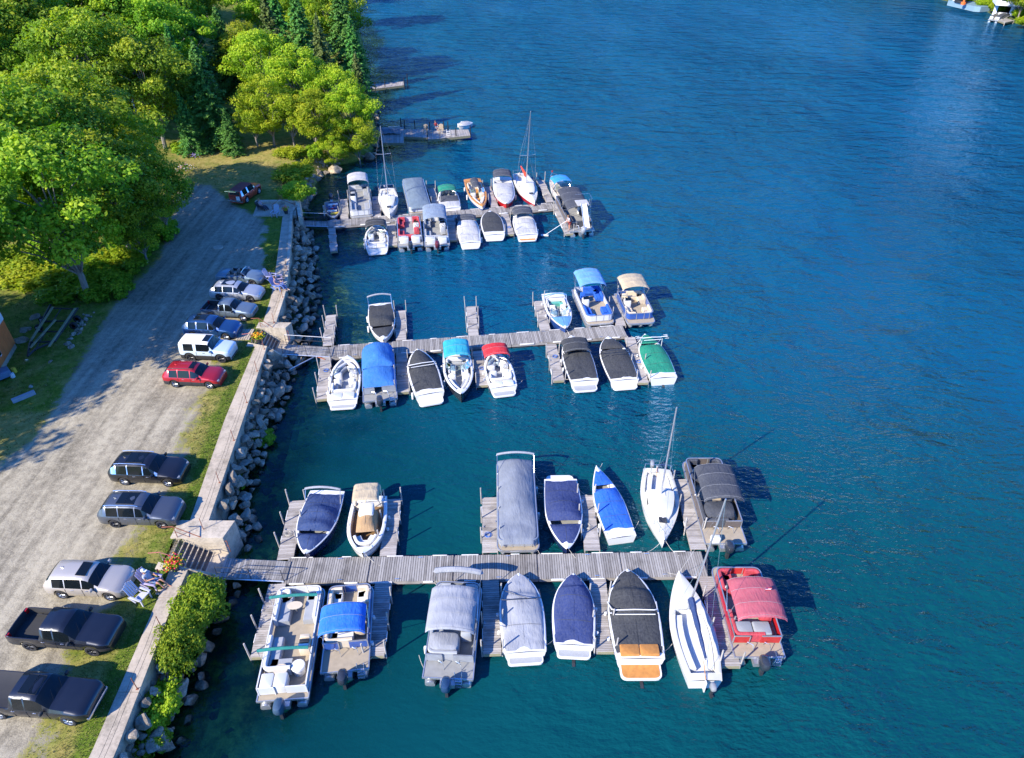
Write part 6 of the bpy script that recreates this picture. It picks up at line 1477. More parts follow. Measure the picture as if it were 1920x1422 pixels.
TREES = [
 (95, 395, 9.5, 1.05, TB[0], 'big green maple in front of the wood, its pale trunk leaning over the boat trailer'),
 (212, 375, 7.2, .86, TB[1], 'big green maple overhanging the gravel drive beside the leaning trunk maple'),
 (292, 365, 5.5, .55, TB[2], 'smaller maple whose dark crown touches the gravel drive near the flower bed'),
 (256, 440, 4.2, .42, TB[0], 'small maple at the drive edge below the flower bed maple'),
 (25, 300, 11, 1.1, TB[2], 'tall green tree at the left edge, behind the leaning trunk maple'),
 (140, 250, 11, 1.05, TB[0], 'green tree just behind the two front maples'),
 (240, 262, 7.5, .62, TB[1], 'small bright tree partly hiding the open shed'),
 (60, 170, 9, .75, TB[1], 'tall sunlit maple upper left, third row from the drive'),
 (165, 120, 12, 1.05, TB[2], 'sunlit broad tree behind the dark shed'),
 (262, 120, 12, .95, TB[0], 'green tree between the shed and the dark spruce'),
 (20, 60, 14, 1.1, TB[0], 'tree in the top left corner'),
 (120, 30, 14, 1.1, TB[1], 'tree at the top edge right of the corner tree'),
 (215, 20, 14, 1.05, TB[2], 'tree at the top edge above the green tree by the spruce'),
 (300, 30, 14, 1.0, TB[1], 'tree at the top edge left of the tall spruces'),
]
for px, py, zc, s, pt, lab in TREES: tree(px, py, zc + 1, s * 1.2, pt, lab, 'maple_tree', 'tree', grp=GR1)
for px, py, zc, s, pt, lab in [
 (385, 175, 9, 1.0, TC[0], 'big dark green spruce behind the lawn'), (330, 120, 10, .95, TC[1], 'dark spruce behind the shed'), (350, 235, 6, .6, TC[1], 'small dark spruce at the lawn corner'),
 (350, 45, 11, 1.05, TC[1], 'tall dark spruce at the top, left of the pale one'), (415, 70, 11, 1.0, TC[0], 'tall dark spruce at the top beside the yellow green trees'),
 (560, 40, 12, 1.15, TC[1], 'tall dark pine standing behind the yellow green trees'), (640, 30, 11, 1.1, TC[0], 'dark pine at the water edge, highest on the shore line'),
 (663, 95, 9, .95, TC[1], 'dark pine leaning over the water beside the small far dock'), (430, 250, 5, .45, TC[0], 'low dark spruce at the back of the lawn'),
 (600, 80, 10.5, .95, TP[0], 'thin pale needled larch between the dark pines'), (672, 150, 8, .8, TP[0], 'thin pale larch at the shore beside the far dock'), (500, 25, 13, 1.1, TP[0], 'pale larch at the top edge')]:
    tree(px, py, zc, s, pt, lab, 'conifer_tree', 'tree', grp='dark conifers along the shore')
for px, py, zc, s, pt, lab in [
 (490, 110, 10, .98, TY[0], 'tall yellow green tree in the middle of the grove'), (560, 150, 9, .9, TY[1], 'yellow green tree right of the tallest one'),
 (500, 205, 7, .72, TY[1], 'yellow green tree over the back of the sunny lawn'), (585, 215, 6.5, .66, TY[0], 'yellow green tree with lit trunk beside the shore shrubs'),
 (655, 222, 5.5, .68, TY[1], 'yellow green tree leaning over the water by the far pontoon dock'), (625, 170, 8, .72, TY[0], 'yellow green tree between the larch and the leaning tree'),
 (450, 60, 12, .9, TY[1], 'yellow green tree at the top beside the spruces'), (620, 262, 4, .42, TY[1], 'low yellow green tree over the shore boulders'), (668, 252, 4, .55, TY[0], 'spreading yellow green tree whose crown hangs over the side dock'), (545, 235, 5, .55, TY[1], 'round yellow green tree at the back right corner of the lawn'), (475, 235, 5, .5, TY[0], 'round yellow green tree at the back left corner of the lawn')]:
    tree(px, py, zc, s, pt, lab, 'birch_tree', 'tree', grp='yellow green trees by the lawn')
def bush(px, py, z, s, k, label, hz=1.0, name='bush', cat='bush'):
    p = W(px, py, z); me = BU[k]; o = bpy.data.objects.new(name, me); COL.objects.link(o); o.location = (p.x, p.y, z - .15); sx, sy = s if hasattr(s, '__len__') else (s, s); o.scale = (sx, sy, hz); o.rotation_euler = (0, 0, 0); tag(o, label, cat)
    return o
bush(374, 1152, 1.0, (.92, 1.22), 3, 'big yellow green bush on the rocks below the nearest stairs', 1.1); bush(344, 1225, .9, (.78, .95), 4, 'lower half of the leafy growth on the rocks under the wall', 1.25)
bush(300, 1335, .7, (.75, .95), 0, 'small yellow green bush on the rocks at the bottom of the picture', .8); bush(288, 1385, .5, (.6, .6), 1, 'dark green bush at the foot of the bottom boulders', .6)
bush(492, 822, .3, (.62, .62), 1, 'low green clump growing on a pointed boulder halfway along the bank', .35); bush(448, 905, .6, (.35, .5), 1, 'small green plant between boulders below the black car', .3)
for i, (a, b, s, k, l) in enumerate([(556, 332, (1.5, 2.4), 0, 'bright yellow shrub at the lawn edge by the shore boulders'), (560, 366, (1.3, 1.5), 2, 'green shrub just behind the stair parapet'), (548, 294, (1.3, 1.1), 0, 'pale shrub at the back corner of the lawn'), (590, 292, (.7, .8), 1, 'dark shrub behind the shore boulders'),
    (130, 548, (2.3, 1.6), 1, 'dark leafy undergrowth beside the boat trailer'), (60, 530, (2.2, 1.8), 0, 'undergrowth below the leaning trunk maple'), (205, 545, (1.5, 1.5), 1, 'dark undergrowth at the edge of the gravel drive'), (20, 500, (2, 2), 1, 'dark undergrowth behind the orange building'), (250, 470, (1.6, 1.8), 1, 'dark undergrowth below the smaller maple'),
    (170, 520, (2.0, 1.6), 1, 'leafy undergrowth between the trailer and the drive'), (110, 470, (2.4, 2), 1, 'undergrowth right behind the leaning trunk'), (225, 500, (1.7, 1.7), 1, 'undergrowth beside the drive above the trailer'), (300, 440, (1.3, 1.5), 1, 'low shrub where the drive passes the maples'),
    (345, 285, (1.1, 1.0), 1, 'dark green shrub behind the white flowers'), (395, 262, (1.0, .8), 1, 'fern clump at the shaded back of the lawn')]): bush(a, b, LOT + .1, s, k, l, .9)
rw = random.Random(4); seen = []
for i in range(400):
    px, py = rw.uniform(-60, 640), rw.uniform(-90, 210)
    if py > 60 and px > 330: continue
    if py > 120 and px > 60: continue
    if any(math.hypot(px - a, (py - b) * 1.5) < 52 for a, b in seen): continue
    seen.append((px, py))
seen.sort(key=lambda q: q[1]); rows = [sorted(seen[k::1][:len(seen) // 3]) if 0 else sorted(seen[k * len(seen) // 3:(k + 1) * len(seen) // 3]) for k in range(3)]
ORD = 'first second third fourth fifth sixth seventh eighth ninth tenth eleventh twelfth thirteenth fourteenth fifteenth sixteenth seventeenth eighteenth nineteenth twentieth'.split()
for rk, row in enumerate(rows):
  for ri, (px, py) in enumerate(row):
    con = px > 380 and rw.random() < .45
    tree(px, py, 9.5 if py < 60 else 8, rw.uniform(.95, 1.3), rw.choice(TC) if con else rw.choice(TB + TY[:1]), ('tall conifer' if con else 'leafy tree') + ' in the %s row of the wood, %s from the left' % (('back', 'middle', 'front')[rk], ORD[ri]), 'conifer_tree' if con else 'broadleaf_tree', 'tree', grp='conifers crowded in the wood' if con else 'leafy trees crowded in the wood')
# tall trees left of the frame whose shade falls on the lot
OFF = [(-50.5, 33, 17), (-52, 26, 17.5), (-47.5, 41, 17), (-56, 38, 18), (-44, 46.5, 15.5), (-62, 30, 18), (-43, 39, 15.5)]
for i, (x, y, h) in enumerate(OFF):
    root = thing('maple_tree', ['tallest lot side maple, nearest the orange building', 'lot side maple nearest the camera', 'lot side maple in the middle of its row', 'lot side maple behind the building roof', 'shorter lot side maple closest to the trailer', 'outermost lot side maple far left of the building', 'low lot side maple standing apart in front of its row'][i], 'tree', (x, y, LOT), i * 1.3, 'tall trees shading the lot')
    for nm, me in zip(('crown', 'trunk'), TB[i % 3]): o = bpy.data.objects.new(nm, me); COL.objects.link(o); o.parent = root; s = h / 12; o.scale = (s * .88, s * .88, s)
def flowers(px, py, z, s, pal, n, label, name='flower_bed', pot=False):
    p = W(px, py, z); rnd = random.Random(int(px)); root = thing(name, label, 'flowers' if not pot else 'flower pot', p)
    if pot: mb = MB(); mb.loft([[(r * math.cos(a), r * math.sin(a), zz) for a in [2 * math.pi * k / 12 for k in range(12)]] for r, zz in ((.17, 0), (.26, .36), (.28, .40))], DARK); mb.build('pot', root)
    pts = [(Vector((rnd.gauss(0, .45) * s, rnd.gauss(0, .45) * s, (.45 if pot else .15) + rnd.random() * .3)), Vector((0, 0, 1)), rnd.uniform(.05, .09), rnd.random()) for _ in range(n * 3)]
    o = bpy.data.objects.new('foliage', leafmesh('foliage', pts, LF, 7)); COL.objects.link(o); o.parent = root
    for k, c in enumerate(pal):
        m = plain('petals_%d_%d' % (int(px), k), c, .6, var=.2); mb = MB()
        for _ in range(n // len(pal)):
            q = Vector((rnd.gauss(0, .42) * s, rnd.gauss(0, .42) * s, (.5 if pot else .3) + rnd.random() * .35)); mb.ball(q, (.055, .055, .035), m, 5, 3)
        mb.build('blossoms', root, kind='stuff')
POTC = [(.75, .25, .01), (.8, .5, .02), (.7, .03, .10), (.6, .02, .02)]
flowers(330, 1068, LOT + .08, .55, POTC, 90, 'pot of orange and red flowers beside the nearest stairs', 'flower_pot', True)
flowers(487, 642, LOT + .08, .5, POTC[:2], 80, 'pot of orange flowers beside the middle stairs', 'flower_pot', True)
flowers(537, 401, LOT + .3, .4, [(.75, .45, .02), (.7, .1, .15)], 60, 'pot of yellow and pink flowers on the farthest parapet', 'flower_pot', True)
flowers(345, 322, LOT, 1.6, [(.75, .7, .68), (.6, .25, .4)], 90, 'white and pink flowers in the bed at the edge of the maple shade')
flowers(365, 298, LOT, .7, [(.45, .35, .7)], 30, 'pale lilac flower spikes behind the white flowers')
# ------------------------------------------------------------------ people
def person(label, loc, rz, pose, skin_c, top_c, leg_c, hair_c=(.12, .07, .04), hat=None, shorts=True, extra=None, sc_=1.0, topsleeve=False, group=None):
    """one continuous skinned body; clothes are child surfaces. pose gives joint positions in metres, facing +x"""
    import bmesh
    root = thing('person', label, 'person', loc, rz, group); root.scale = (sc_,) * 3
    sk = plain('skin_%d' % int(skin_c[0] * 1000), skin_c, .6, var=.06)
    def skinmesh(name, verts, edges, radii, mat, parent, sub=1):
        me = bpy.data.meshes.new(name); me.from_pydata(verts, edges, []); o = bpy.data.objects.new(name, me); COL.objects.link(o)
        o.modifiers.new('s', 'SKIN'); me.skin_vertices[0].data[0].use_root = True
        for i, r in enumerate(radii): me.skin_vertices[0].data[i].radius = r if hasattr(r, '__len__') else (r, r)
        ss = o.modifiers.new('u', 'SUBSURF'); ss.levels = ss.render_levels = sub
        dg = bpy.context.evaluated_depsgraph_get(); m2 = bpy.data.meshes.new_from_object(o.evaluated_get(dg)); bpy.data.objects.remove(o)
        m2.materials.clear(); m2.materials.append(mat); m2.polygons.foreach_set('use_smooth', [True] * len(m2.polygons)); m2.name = name
        o = bpy.data.objects.new(name, m2); COL.objects.link(o); o.parent = parent; return o
    J = pose; V, E, Rd, ix = [], [], [], {}
    def add(k, p, r, link=None):
        ix[k] = len(V); V.append(tuple(p)); Rd.append(r)
        if link: E.append((ix[link], ix[k]))
    add('pel', J['pel'], (.14, .12)); add('ch', J['ch'], (.15, .11), 'pel'); add('nk', J['nk'], .06, 'ch')
    hd = Vector(J['hd']); nk = Vector(J['nk']); up = (hd - nk).normalized()
    add('h0', nk.lerp(hd, .5), .075, 'nk'); add('h1', hd, .098, 'h0'); add('h2', hd + up * .09, .06, 'h1')
    fwd = Vector(J.get('face', (1, 0, 0))).normalized(); add('nose', hd + fwd * .105 - up * .01, .018, 'h1')
    for s, q in (('L', 1), ('R', -1)):
        for a, b, r in (('sh', 'ch', .062), ('el', 'sh', .047), ('wr', 'el', .034)): add(a + s, J[a + s], r, (b + s) if b != 'ch' else 'ch')
        wr, el = Vector(J['wr' + s]), Vector(J['el' + s]); d = (wr - el).normalized(); sd = d.cross(Vector((0, 0, 1))); sd = sd.normalized() if sd.length > .1 else Vector((0, 1, 0))
        add('pm' + s, wr + d * .07, (.038, .022), 'wr' + s)
        for k in range(4):
            b = wr + d * .11 + sd * (k - 1.5) * .021; ln = (.06, .075, .07, .05)[k]; add('f%d%s' % (k, s), b + d * ln * .5, .010, 'pm' + s); add('g%d%s' % (k, s), b + d * ln + Vector((0, 0, -.02)), .008, 'f%d%s' % (k, s))
        add('th' + s, wr + d * .05 - sd * .055, .011, 'pm' + s)
        for a, b, r in (('hp', 'pel', .09), ('kn', 'hp', .06), ('an', 'kn', .042)): add(a + s, J[a + s], r, (b + s) if b != 'pel' else 'pel')
        an = Vector(J['an' + s]); add('to' + s, an + Vector(J.get('toe' + s, (.17, 0, -.05))), (.04, .028), 'an' + s)
    skinmesh('body', V, E, Rd, sk, root)
    g = 1.16; mt = fabric('shirt_%d' % int(top_c[0] * 999 + top_c[2] * 99), top_c); ml = fabric('shorts_%d' % int(leg_c[0] * 999 + leg_c[2] * 99), leg_c)
    L3 = lambda a, b, t: tuple(Vector(a).lerp(Vector(b), t))
    v = [J['pel'], J['ch'], L3(J['ch'], J['nk'], .75)]; e = [(0, 1), (1, 2)]; r = [(.165, .145), (.175, .135), (.08, .08)]
    for s in 'LR': v += [J['sh' + s], L3(J['sh' + s], J['el' + s], .55)]; e += [(1, len(v) - 2), (len(v) - 2, len(v) - 1)]; r += [.08, .066]
    skinmesh('shirt', v, e, r, mt, root)
    v = [J['pel']]; e = []; r = [(.172, .15)]
    for s in 'LR': v += [J['hp' + s], L3(J['hp' + s], J['kn' + s], .8 if shorts else 1)]; e += [(0, len(v) - 2), (len(v) - 2, len(v) - 1)]; r += [.11, .09]
    if not shorts:
        for s, k in (('L', 2), ('R', 4)): v.append(L3(J['kn' + s], J['an' + s], .92)); e.append((k, len(v) - 1)); r.append(.065)
    skinmesh('shorts' if shorts else 'trousers', v, e, r, ml, root)
    mb = MB(); c = hd + up * .045 - fwd * .02; mb.ball(c, (.118, .112, .105), plain('hair_%d' % int(hair_c[0] * 999), hair_c, .8) if not hat else plain('hat_%d' % int(hat[0] * 999), hat, .7), 10, 6)
    if hat: mb.box(c + fwd * .13 - up * .0, (.14, .16, .02), plain('hat_%d' % int(hat[0] * 999), hat, .7), rz=math.atan2(fwd.y, fwd.x))
    mb.build('hat' if hat else 'hair', root)
    mb = MB(); sd = up.cross(fwd).normalized()
    for s in (-1, 1): mb.ball(hd + fwd * .088 + sd * s * .035 + up * .01, .012, BLACK, 5, 3); 
    mb.ball(hd + fwd * .092 - up * .045, (.012, .028, .008), plain('lips', (.4, .12, .1), .5), 5, 3); mb.build('face', root)
    mb = MB()
    for s in (-1, 1): mb.ball(hd + sd * s * .1, (.02, .014, .032), sk, 5, 3)
    mb.build('ear', root)
    mb = MB()
    for s in 'LR': an = Vector(J['an' + s]); t = Vector(J.get('toe' + s, (.17, 0, -.05))); mb.tube([an + Vector((-.05, 0, -.045)), an + t * .6 + Vector((0, 0, -.03)), an + t * 1.3], .048, plain('shoes', (.35, .30, .26), .7), 6)
    mb.build('shoe', root); return root
def seated(rec=.0, h=.42, cross=0, arm=0):
    P = dict(pel=(0, 0, h + .1), ch=(-.12 - rec, 0, h + .48), nk=(-.17 - rec, 0, h + .66), hd=(-.16 - rec, 0, h + .82))
    for s, q in (('L', 1), ('R', -1)):
        P.update({'sh' + s: (-.14 - rec, q * .19, h + .58), 'el' + s: (.02 - rec, q * .27, h + .34), 'wr' + s: (.26 - rec * .5, q * (.14 if arm else .24), h + .34 + .1 * arm), 'hp' + s: (.03, q * .1, h + .08), 'kn' + s: (.47, q * .12, h + .16), 'an' + s: (.72 + .12 * (q > 0), q * .11, .12)})
    return P
def standing(lean=.0, arms=((.25, .2, 1.05), (.35, .05, 1.2))):
    P = dict(pel=(0, 0, .95), ch=(.03 + lean * .5, 0, 1.3), nk=(.04 + lean, 0, 1.48), hd=(.08 + lean, 0, 1.64))
    for s, q, a in (('L', 1, arms[0]), ('R', -1, arms[1])):
        P.update({'sh' + s: (.03 + lean * .8, q * .19, 1.42), 'wr' + s: a, 'el' + s: ((.03 + a[0]) / 2 - .02, q * .28, (1.42 + a[2]) / 2 - .1), 'hp' + s: (0, q * .1, .92), 'kn' + s: (.05, q * .12, .5), 'an' + s: (-.02 + .08 * (q > 0), q * .13, .09)})
    return P
LAV = plain('lavender_plastic', (.42, .36, .50), .5, var=.08); BROWNC = plain('brown_resin', (.10, .06, .05), .6)
def adirondack(label, px, rz, m, z=LOT, open_=False, loc=None, grp='lawn chairs along the wall'):
    p = W(*px, z) if loc is None else Vector(loc); root = thing('lawn_chair', label, 'chair', p, rz, grp)
    for k in range(5): mb = MB(); mb.box((-.05 + k * .115 - .12, 0, .33 + .035 * k), (.10, .52, .025), m, ry=-.16); mb.build('seat_slat', root)
    for k in range(5):
        a = (k - 2) * .11; mb = MB(); h = .85 - abs(k - 2) * .05; mb.box((-.36 - .12 * 0 - h * .2, a * 1.15, .34 + h / 2), (.025, .095, h), m, ry=-.42); mb.build('back_slat', root)
    for s in (-1, 1):
        mb = MB(); mb.rbox((.02, s * .34, .56), (.72, .13, .03), m, .02); mb.build('armrest', root)
        mb = MB(); mb.box((.30, s * .30, .28), (.09, .04, .56), m); mb.build('leg', root); mb = MB(); mb.box((-.36, s * .30, .22), (.5, .04, .09), m, ry=.5); mb.build('leg', root)
    return root
c1 = adirondack('pink lavender lawn chair the man sits in beside the beige car', (291, 1098), R(-12), LAV); c2 = adirondack('empty pale lavender lawn chair beside the seated man', (268, 1126), R(-20), plain('pale_lavender_plastic', (.50, .50, .58), .5))
person('man in white cap and blue shorts reclining in a lawn chair', c1.location + Vector((-.02, 0, -.03)), R(-12), seated(.12, .38, arm=1), (.45, .22, .13), (.40, .42, .50), (.10, .18, .32), hat=(.7, .72, .7))
p_ = W(267, 1086, LOT + .3); red = thing('red_bottle', 'red drink bottle held up beside the seated man', 'bottle', c1.location + Vector((.18, .42, .58))); mb = MB(); mb.tube([(0, 0, 0), (0, 0, .16), (0, 0, .2), (0, 0, .26)], .06, REDP, 8, r1=.03); mb.build('bottle_body', red)
mb = MB(); mb.rbox((0, 0, .03), (.22, .1, .09), plain('tan_shoe', (.45, .36, .24), .8), .03); mb.rbox((.05, .2, .03), (.22, .1, .09), plain('tan_shoe', (.45, .36, .24), .8), .03); sh_ = mb.build('pair_of_shoes'); sh_.location = W(296, 1114, LOT + .01); tag(sh_, 'pair of tan shoes on the grass beside the wall near the empty chair', 'shoes')
STRF = F('striped_cushion', (.40, .36, .46))
c3 = adirondack('lavender lawn chair with dark striped cushion on the shaded wall walkway', (524, 530), R(20), LAV, z=LOT + .08)
for k in range(5): mb = MB(); mb.box((-.1 + k * .1, 0, .40 + k * .02), (.055, .5, .04), BROWNC); o_ = mb.build('cushion_stripe', c3)
c4 = adirondack('blue lawn chair with a person on the shaded wall walkway', (523, 543), R(-15), plain('blue_plastic_chair', (.12, .20, .5), .5), z=LOT + .08)
person('person in blue trousers slouched in the blue lawn chair on the wall', c4.location, R(-15), seated(.05, .38), (.5, .28, .2), (.45, .3, .35), (.10, .16, .4), shorts=False)
adirondack('lilac lawn chair at the inner edge of the wall beside the striped one', (511, 526), R(-10), plain('lilac_plastic', (.36, .36, .5), .5), z=LOT + .08)
# bench of stone with a sitter near the farthest stairs
bs = W(492, 394, LOT); root = thing('patio_lounge', 'dark lounge chair on the slab at the farthest stairs', 'chair', bs, R(-20)); mb = MB(); mb.rbox((.1, 0, .32), (1.0, .6, .12), DARK, .04); mb.build('seat', root); mb = MB(); mb.box((-.45, 0, .6), (.08, .6, .7), DARK, ry=-.4); mb.build('backrest', root)
for sx in (-.35, .5):
    for sy in (-.25, .25): mb = MB(); mb.box((sx, sy, .14), (.05, .05, .28), DARK); mb.build('leg', root)
person('person in dark trousers sitting on the slab by the farthest stairs', bs + Vector((0, 0, -.04)), R(-20), seated(.02, .38), (.48, .26, .18), (.40, .30, .34), (.05, .05, .08), hair_c=(.3, .16, .08), shorts=False)
adirondack('pale lawn chair at the head of the farthest stairs', (517, 406), R(-100), plain('pale_grey_plastic', (.42, .46, .55), .5))
# person cleaning with a long pole
sp = W(1068, 434, DZ); ps = person('person in white shirt and red shorts holding a long pole on the dock', (sp.x, sp.y + .35, DZ - .02), R(200), standing(.15, ((.42, .16, 1.12), (.5, -.02, 1.0))), (.55, .28, .18), (.62, .58, .58), (.45, .08, .07), hair_c=(.25, .14, .07))
e = W(1022, 441, .12); a = Vector((sp.x - .38, sp.y + .25, DZ + 1.1)); q = thing('cleaning_brush', 'white brush on a long pole held over the water by the farthest dock', 'brush', e); mb = MB(); mb.tube([(0, 0, 0), (a - e) * 1.12], .028, WHITEP, 6); mb.build('pole', q); mb = MB(); mb.rbox((-.05, 0, -.02), (.85, .25, .12), WHITEP, .04, rz=-.1); mb.build('brush_head', q)
# ------------------------------------------------------------------ trailer, timber, stones near the building
def trailer():
    P = lambda a, b, z=LOT: W(a, b, z); o = P(100, 610); root = thing('boat_trailer', 'empty black boat trailer with long wooden bunks under the maples', 'trailer', o)
    l = lambda a, b, z: W(a, b, LOT + z) - o
    mb = MB(); mb.tube([l(52, 668, .5), l(66, 655, .5), l(103, 640, .5), l(146, 578, .5)], .09, BLACK, 5); mb.tube([l(52, 668, .5), l(56, 645, .5), l(95, 572, .5)], .09, BLACK, 5); mb.tube([l(66, 658, .5), l(75, 640, .5), l(115, 578, .5)], .05, BLACK, 5)
    for a, b in (((57, 643), (103, 640)), ((68, 622), (118, 622)), ((78, 603), (130, 602)), ((96, 578), (142, 580))): mb.tube([l(*a, .5), l(*b, .5)], .07, BLACK, 5)
    mb.build('frame', root)
    for a, b in (((57, 640), (99, 576)), ((92, 650), (141, 578)), ((57, 652), (104, 600))):
        mb = MB(); pa, pb = l(*a, .72), l(*b, .72); c = (pa + pb) / 2; d = pb - pa; mb.box(c, (d.length, .16, .07), TIMBER, rz=math.atan2(d.y, d.x), tone=.8); mb.build('bunk', root)
    for a, b in ((139, 598), (132, 611)): w_ = l(a, b, .3); wheel(root, w_.x + .25, w_.y, .3, PLATE, 1)
    for a, b in ((91, 600), (84, 615)): w_ = l(a, b, .3); wheel(root, w_.x - .5, w_.y, .3, PLATE, -1)
    mb = MB(); mb.tube([l(56, 655, .5), l(56, 655, .02)], .04, BLACK, 5); mb.box(l(50, 676, .5), (.2, .15, .12), STEEL); mb.build('tongue_jack', root)
trailer()
rnd = random.Random(8)
ps_ = thing('stone_pile', 'scattered pale stones and broken blocks beside the trailer', 'stones', W(150, 600, LOT))
for i in range(38):
    t = rnd.random(); put_rock(ps_, W(lerp(168, 125, t) + rnd.gauss(0, 5), lerp(585, 650, t) + rnd.gauss(0, 4), LOT + .05), rnd.uniform(.2, .55), rnd, Vector(ps_.location))
for i, (a, b, s) in enumerate(((42, 640, 1.1), (48, 620, .9), (64, 598, 1.0), (55, 618, .7), (58, 725, .4), (95, 678, .45))): put_rock(ps_, W(a, b, LOT + .05), s, rnd, Vector(ps_.location))
mb = MB(); mb.box((0, 0, .15), (1.5, .3, .28), plain('grey_log', (.30, .33, .36), .8), rz=R(45)); o_ = mb.build('timber_beam'); o_.location = W(46, 747, LOT); tag(o_, 'pale grey timber lying in the shaded grass near the building', 'timber')
# round stone cover in the drive
mb = MB(); mb.loft([[(r * math.cos(a), r * math.sin(a), z) for a in [2 * math.pi * k / 20 for k in range(20)]] for r, z in ((.5, 0), (.5, .06), (.44, .09), (.42, .07))], CONC); o_ = mb.build('manhole_cover'); p = W(409, 465, LOT); o_.location = (p.x, p.y, LOT); tag(o_, 'round pale concrete cover in the shaded gravel drive', 'manhole cover')
# things by the building corner
root = thing('garden_cart', 'blue grey cart with a yellow lidded bin at the left edge under the building', 'cart', W(8, 712, LOT)); mb = MB(); mb.rbox((-.3, 0, .45), (1.6, .9, .5), plain('blue_grey_plastic', (.10, .18, .28), .6), .1, rz=.8); mb.build('tub', root); mb = MB(); mb.tube([(.5, .3, .0), (.5, .3, .35)], .16, WHITEP, 8); mb.tube([(.3, .9, .0), (.3, .9, .4)], .16, YEL, 8); mb.build('bucket', root)
# ------------------------------------------------------------------ orange building at the left edge
def siding(name, c):
    return plain(name, c, .7, var=.15, scale=2)
def building():
    c = W(32, 652, LOT); root = thing('orange_building', 'orange board clad building with white trimmed corner at the left edge', 'building', c)
    OR = plain('orange_cladding', (.62, .15, .035), .7, var=.15, scale=2, bmp=.004); WT = plain('white_trim', (.62, .66, .72), .5)
    a = math.atan2((W(4, 700, LOT) - c).y, (W(4, 700, LOT) - c).x); u = Vector((math.cos(a), math.sin(a), 0)); v = Vector((-1, .10, 0)).normalized(); Hh = 6.8; n = 12; L = 9.0; D = 9.0
    mb = MB(); P0 = Vector((0, 0, 0)); q = [P0, u * L, u * L + v * D, v * D]; mb.prism([(p.x, p.y) for p in q], -.2, .45, CONC); mb.build('foundation', root)
    # cladding boards on the two visible walls
    nb = int(L / .30)
    for i in range(nb):
        mb = MB(); m_ = u * (i + .5) * L / nb; mb.box((m_.x, m_.y, .45 + 1.1), (L / nb - .008, .1 + .01 * (i % 2), 2.2), OR, rz=a); mb.build('cladding_board', root)
    mb = MB(); m_ = u * L / 2; mb.box((m_.x, m_.y, 2.95), (L + .1, .16, .6), WT, rz=a); mb.build('white_band', root)
    mb = MB(); ins = [P0 + (u + v) * .08, u * (L - .08) + v * .08, u * (L - .08) + v * (D - .05), v * (D - .05) + u * .08]; mb.prism([(p.x, p.y) for p in ins], .45, Hh, WT); mb.build('inner_wall', root)
    for i in range(int(L / .2)): 
        if i > 22: break
        mb = MB(); m_ = u * (i + .5) * .2; mb.box((m_.x, m_.y, 3.6), (.05, .05, .7), WT, rz=a); mb.build('baluster', root)
    mb = MB(); m_ = u * L / 2; mb.box((m_.x, m_.y, 4.0), (L + .1, .1, .08), WT, rz=a); mb.build('balcony_rail', root)
    mb = MB(); m_ = u * 2.9; mb.box((m_.x - .03, m_.y, 1.6), (1.1, .16, 1.3), WT, rz=a); mb.box((m_.x - .03, m_.y, 1.6), (.9, .19, 1.1), GLASS, rz=a); mb.build('window', root)
    mb = MB(); A = P0 - u * .4 - v * .4; Bq = u * (L + .4) - v * .4; C_ = u * (L + .4) + v * (D + .4); D_ = v * (D + .4) - u * .4; r0 = (A + D_) / 2; r1 = (Bq + C_) / 2
    vs = [(A.x, A.y, Hh), (Bq.x, Bq.y, Hh), (C_.x, C_.y, Hh), (D_.x, D_.y, Hh), (r0.x, r0.y, Hh + 2.4), (r1.x, r1.y, Hh + 2.4)]
    mb.add(vs, [(0, 1, 5, 4), (2, 3, 4, 5), (0, 4, 3), (1, 2, 5), (3, 2, 1, 0)], plain('dark_shingles', (.06, .06, .065), .9)); mb.build('roof', root)
building()
# open shed and house behind the maples
def shed(px, py, wx, wy, h, label, m, name='shed', open_=True):
    p = W(px, py, LOT); g = gz(p.x, p.y); root = thing(name, label, 'shed' if open_ else 'house', (p.x, p.y, g), R(-12)); rm = plain('dark_roof', (.05, .06, .08), .8)
    if open_:
        for sx in (-1, 1):
            for sy in (-1, 1): mb = MB(); mb.box((sx * wx / 2 * .9, sy * wy / 2 * .9, h / 2), (.12, .12, h), WHITEP); mb.build('post', root)
        mb = MB(); mb.box((0, wy / 2 * .9, h / 2), (wx * .9, .1, h), m); mb.build('back_wall', root)
    else:
        mb = MB(); mb.box((0, 0, h / 2), (wx, wy, h), m); mb.build('wall', root)
        for sx in (-.3, .05, .35): mb = MB(); mb.box((sx * wx, -wy / 2 - .02, h * .6), (.9, .08, 1.2), GLASS); mb.build('window', root); mb = MB(); mb.box((sx * wx, -wy / 2 - .01, h * .6), (1.1, .06, 1.4), WHITEP); mb.build('window_frame', root)
    mb = MB(); x, y = wx / 2 + .3, wy / 2 + .3; mb.add([(-x, -y, h), (x, -y, h), (x, y, h), (-x, y, h), (-x, 0, h + 1.2), (x, 0, h + 1.2)], [(0, 1, 5, 4), (2, 3, 4, 5), (0, 4, 3), (1, 2, 5), (3, 2, 1, 0)], rm); mb.build('roof', root)
shed(258, 232, 3.6, 3.4, 2.6, 'dark roofed open shed with white posts between the trees', DARK)
shed(160, 225, 9, 7, 4.5, 'white walled house almost hidden behind the front maples', WHITEP, 'house', False)
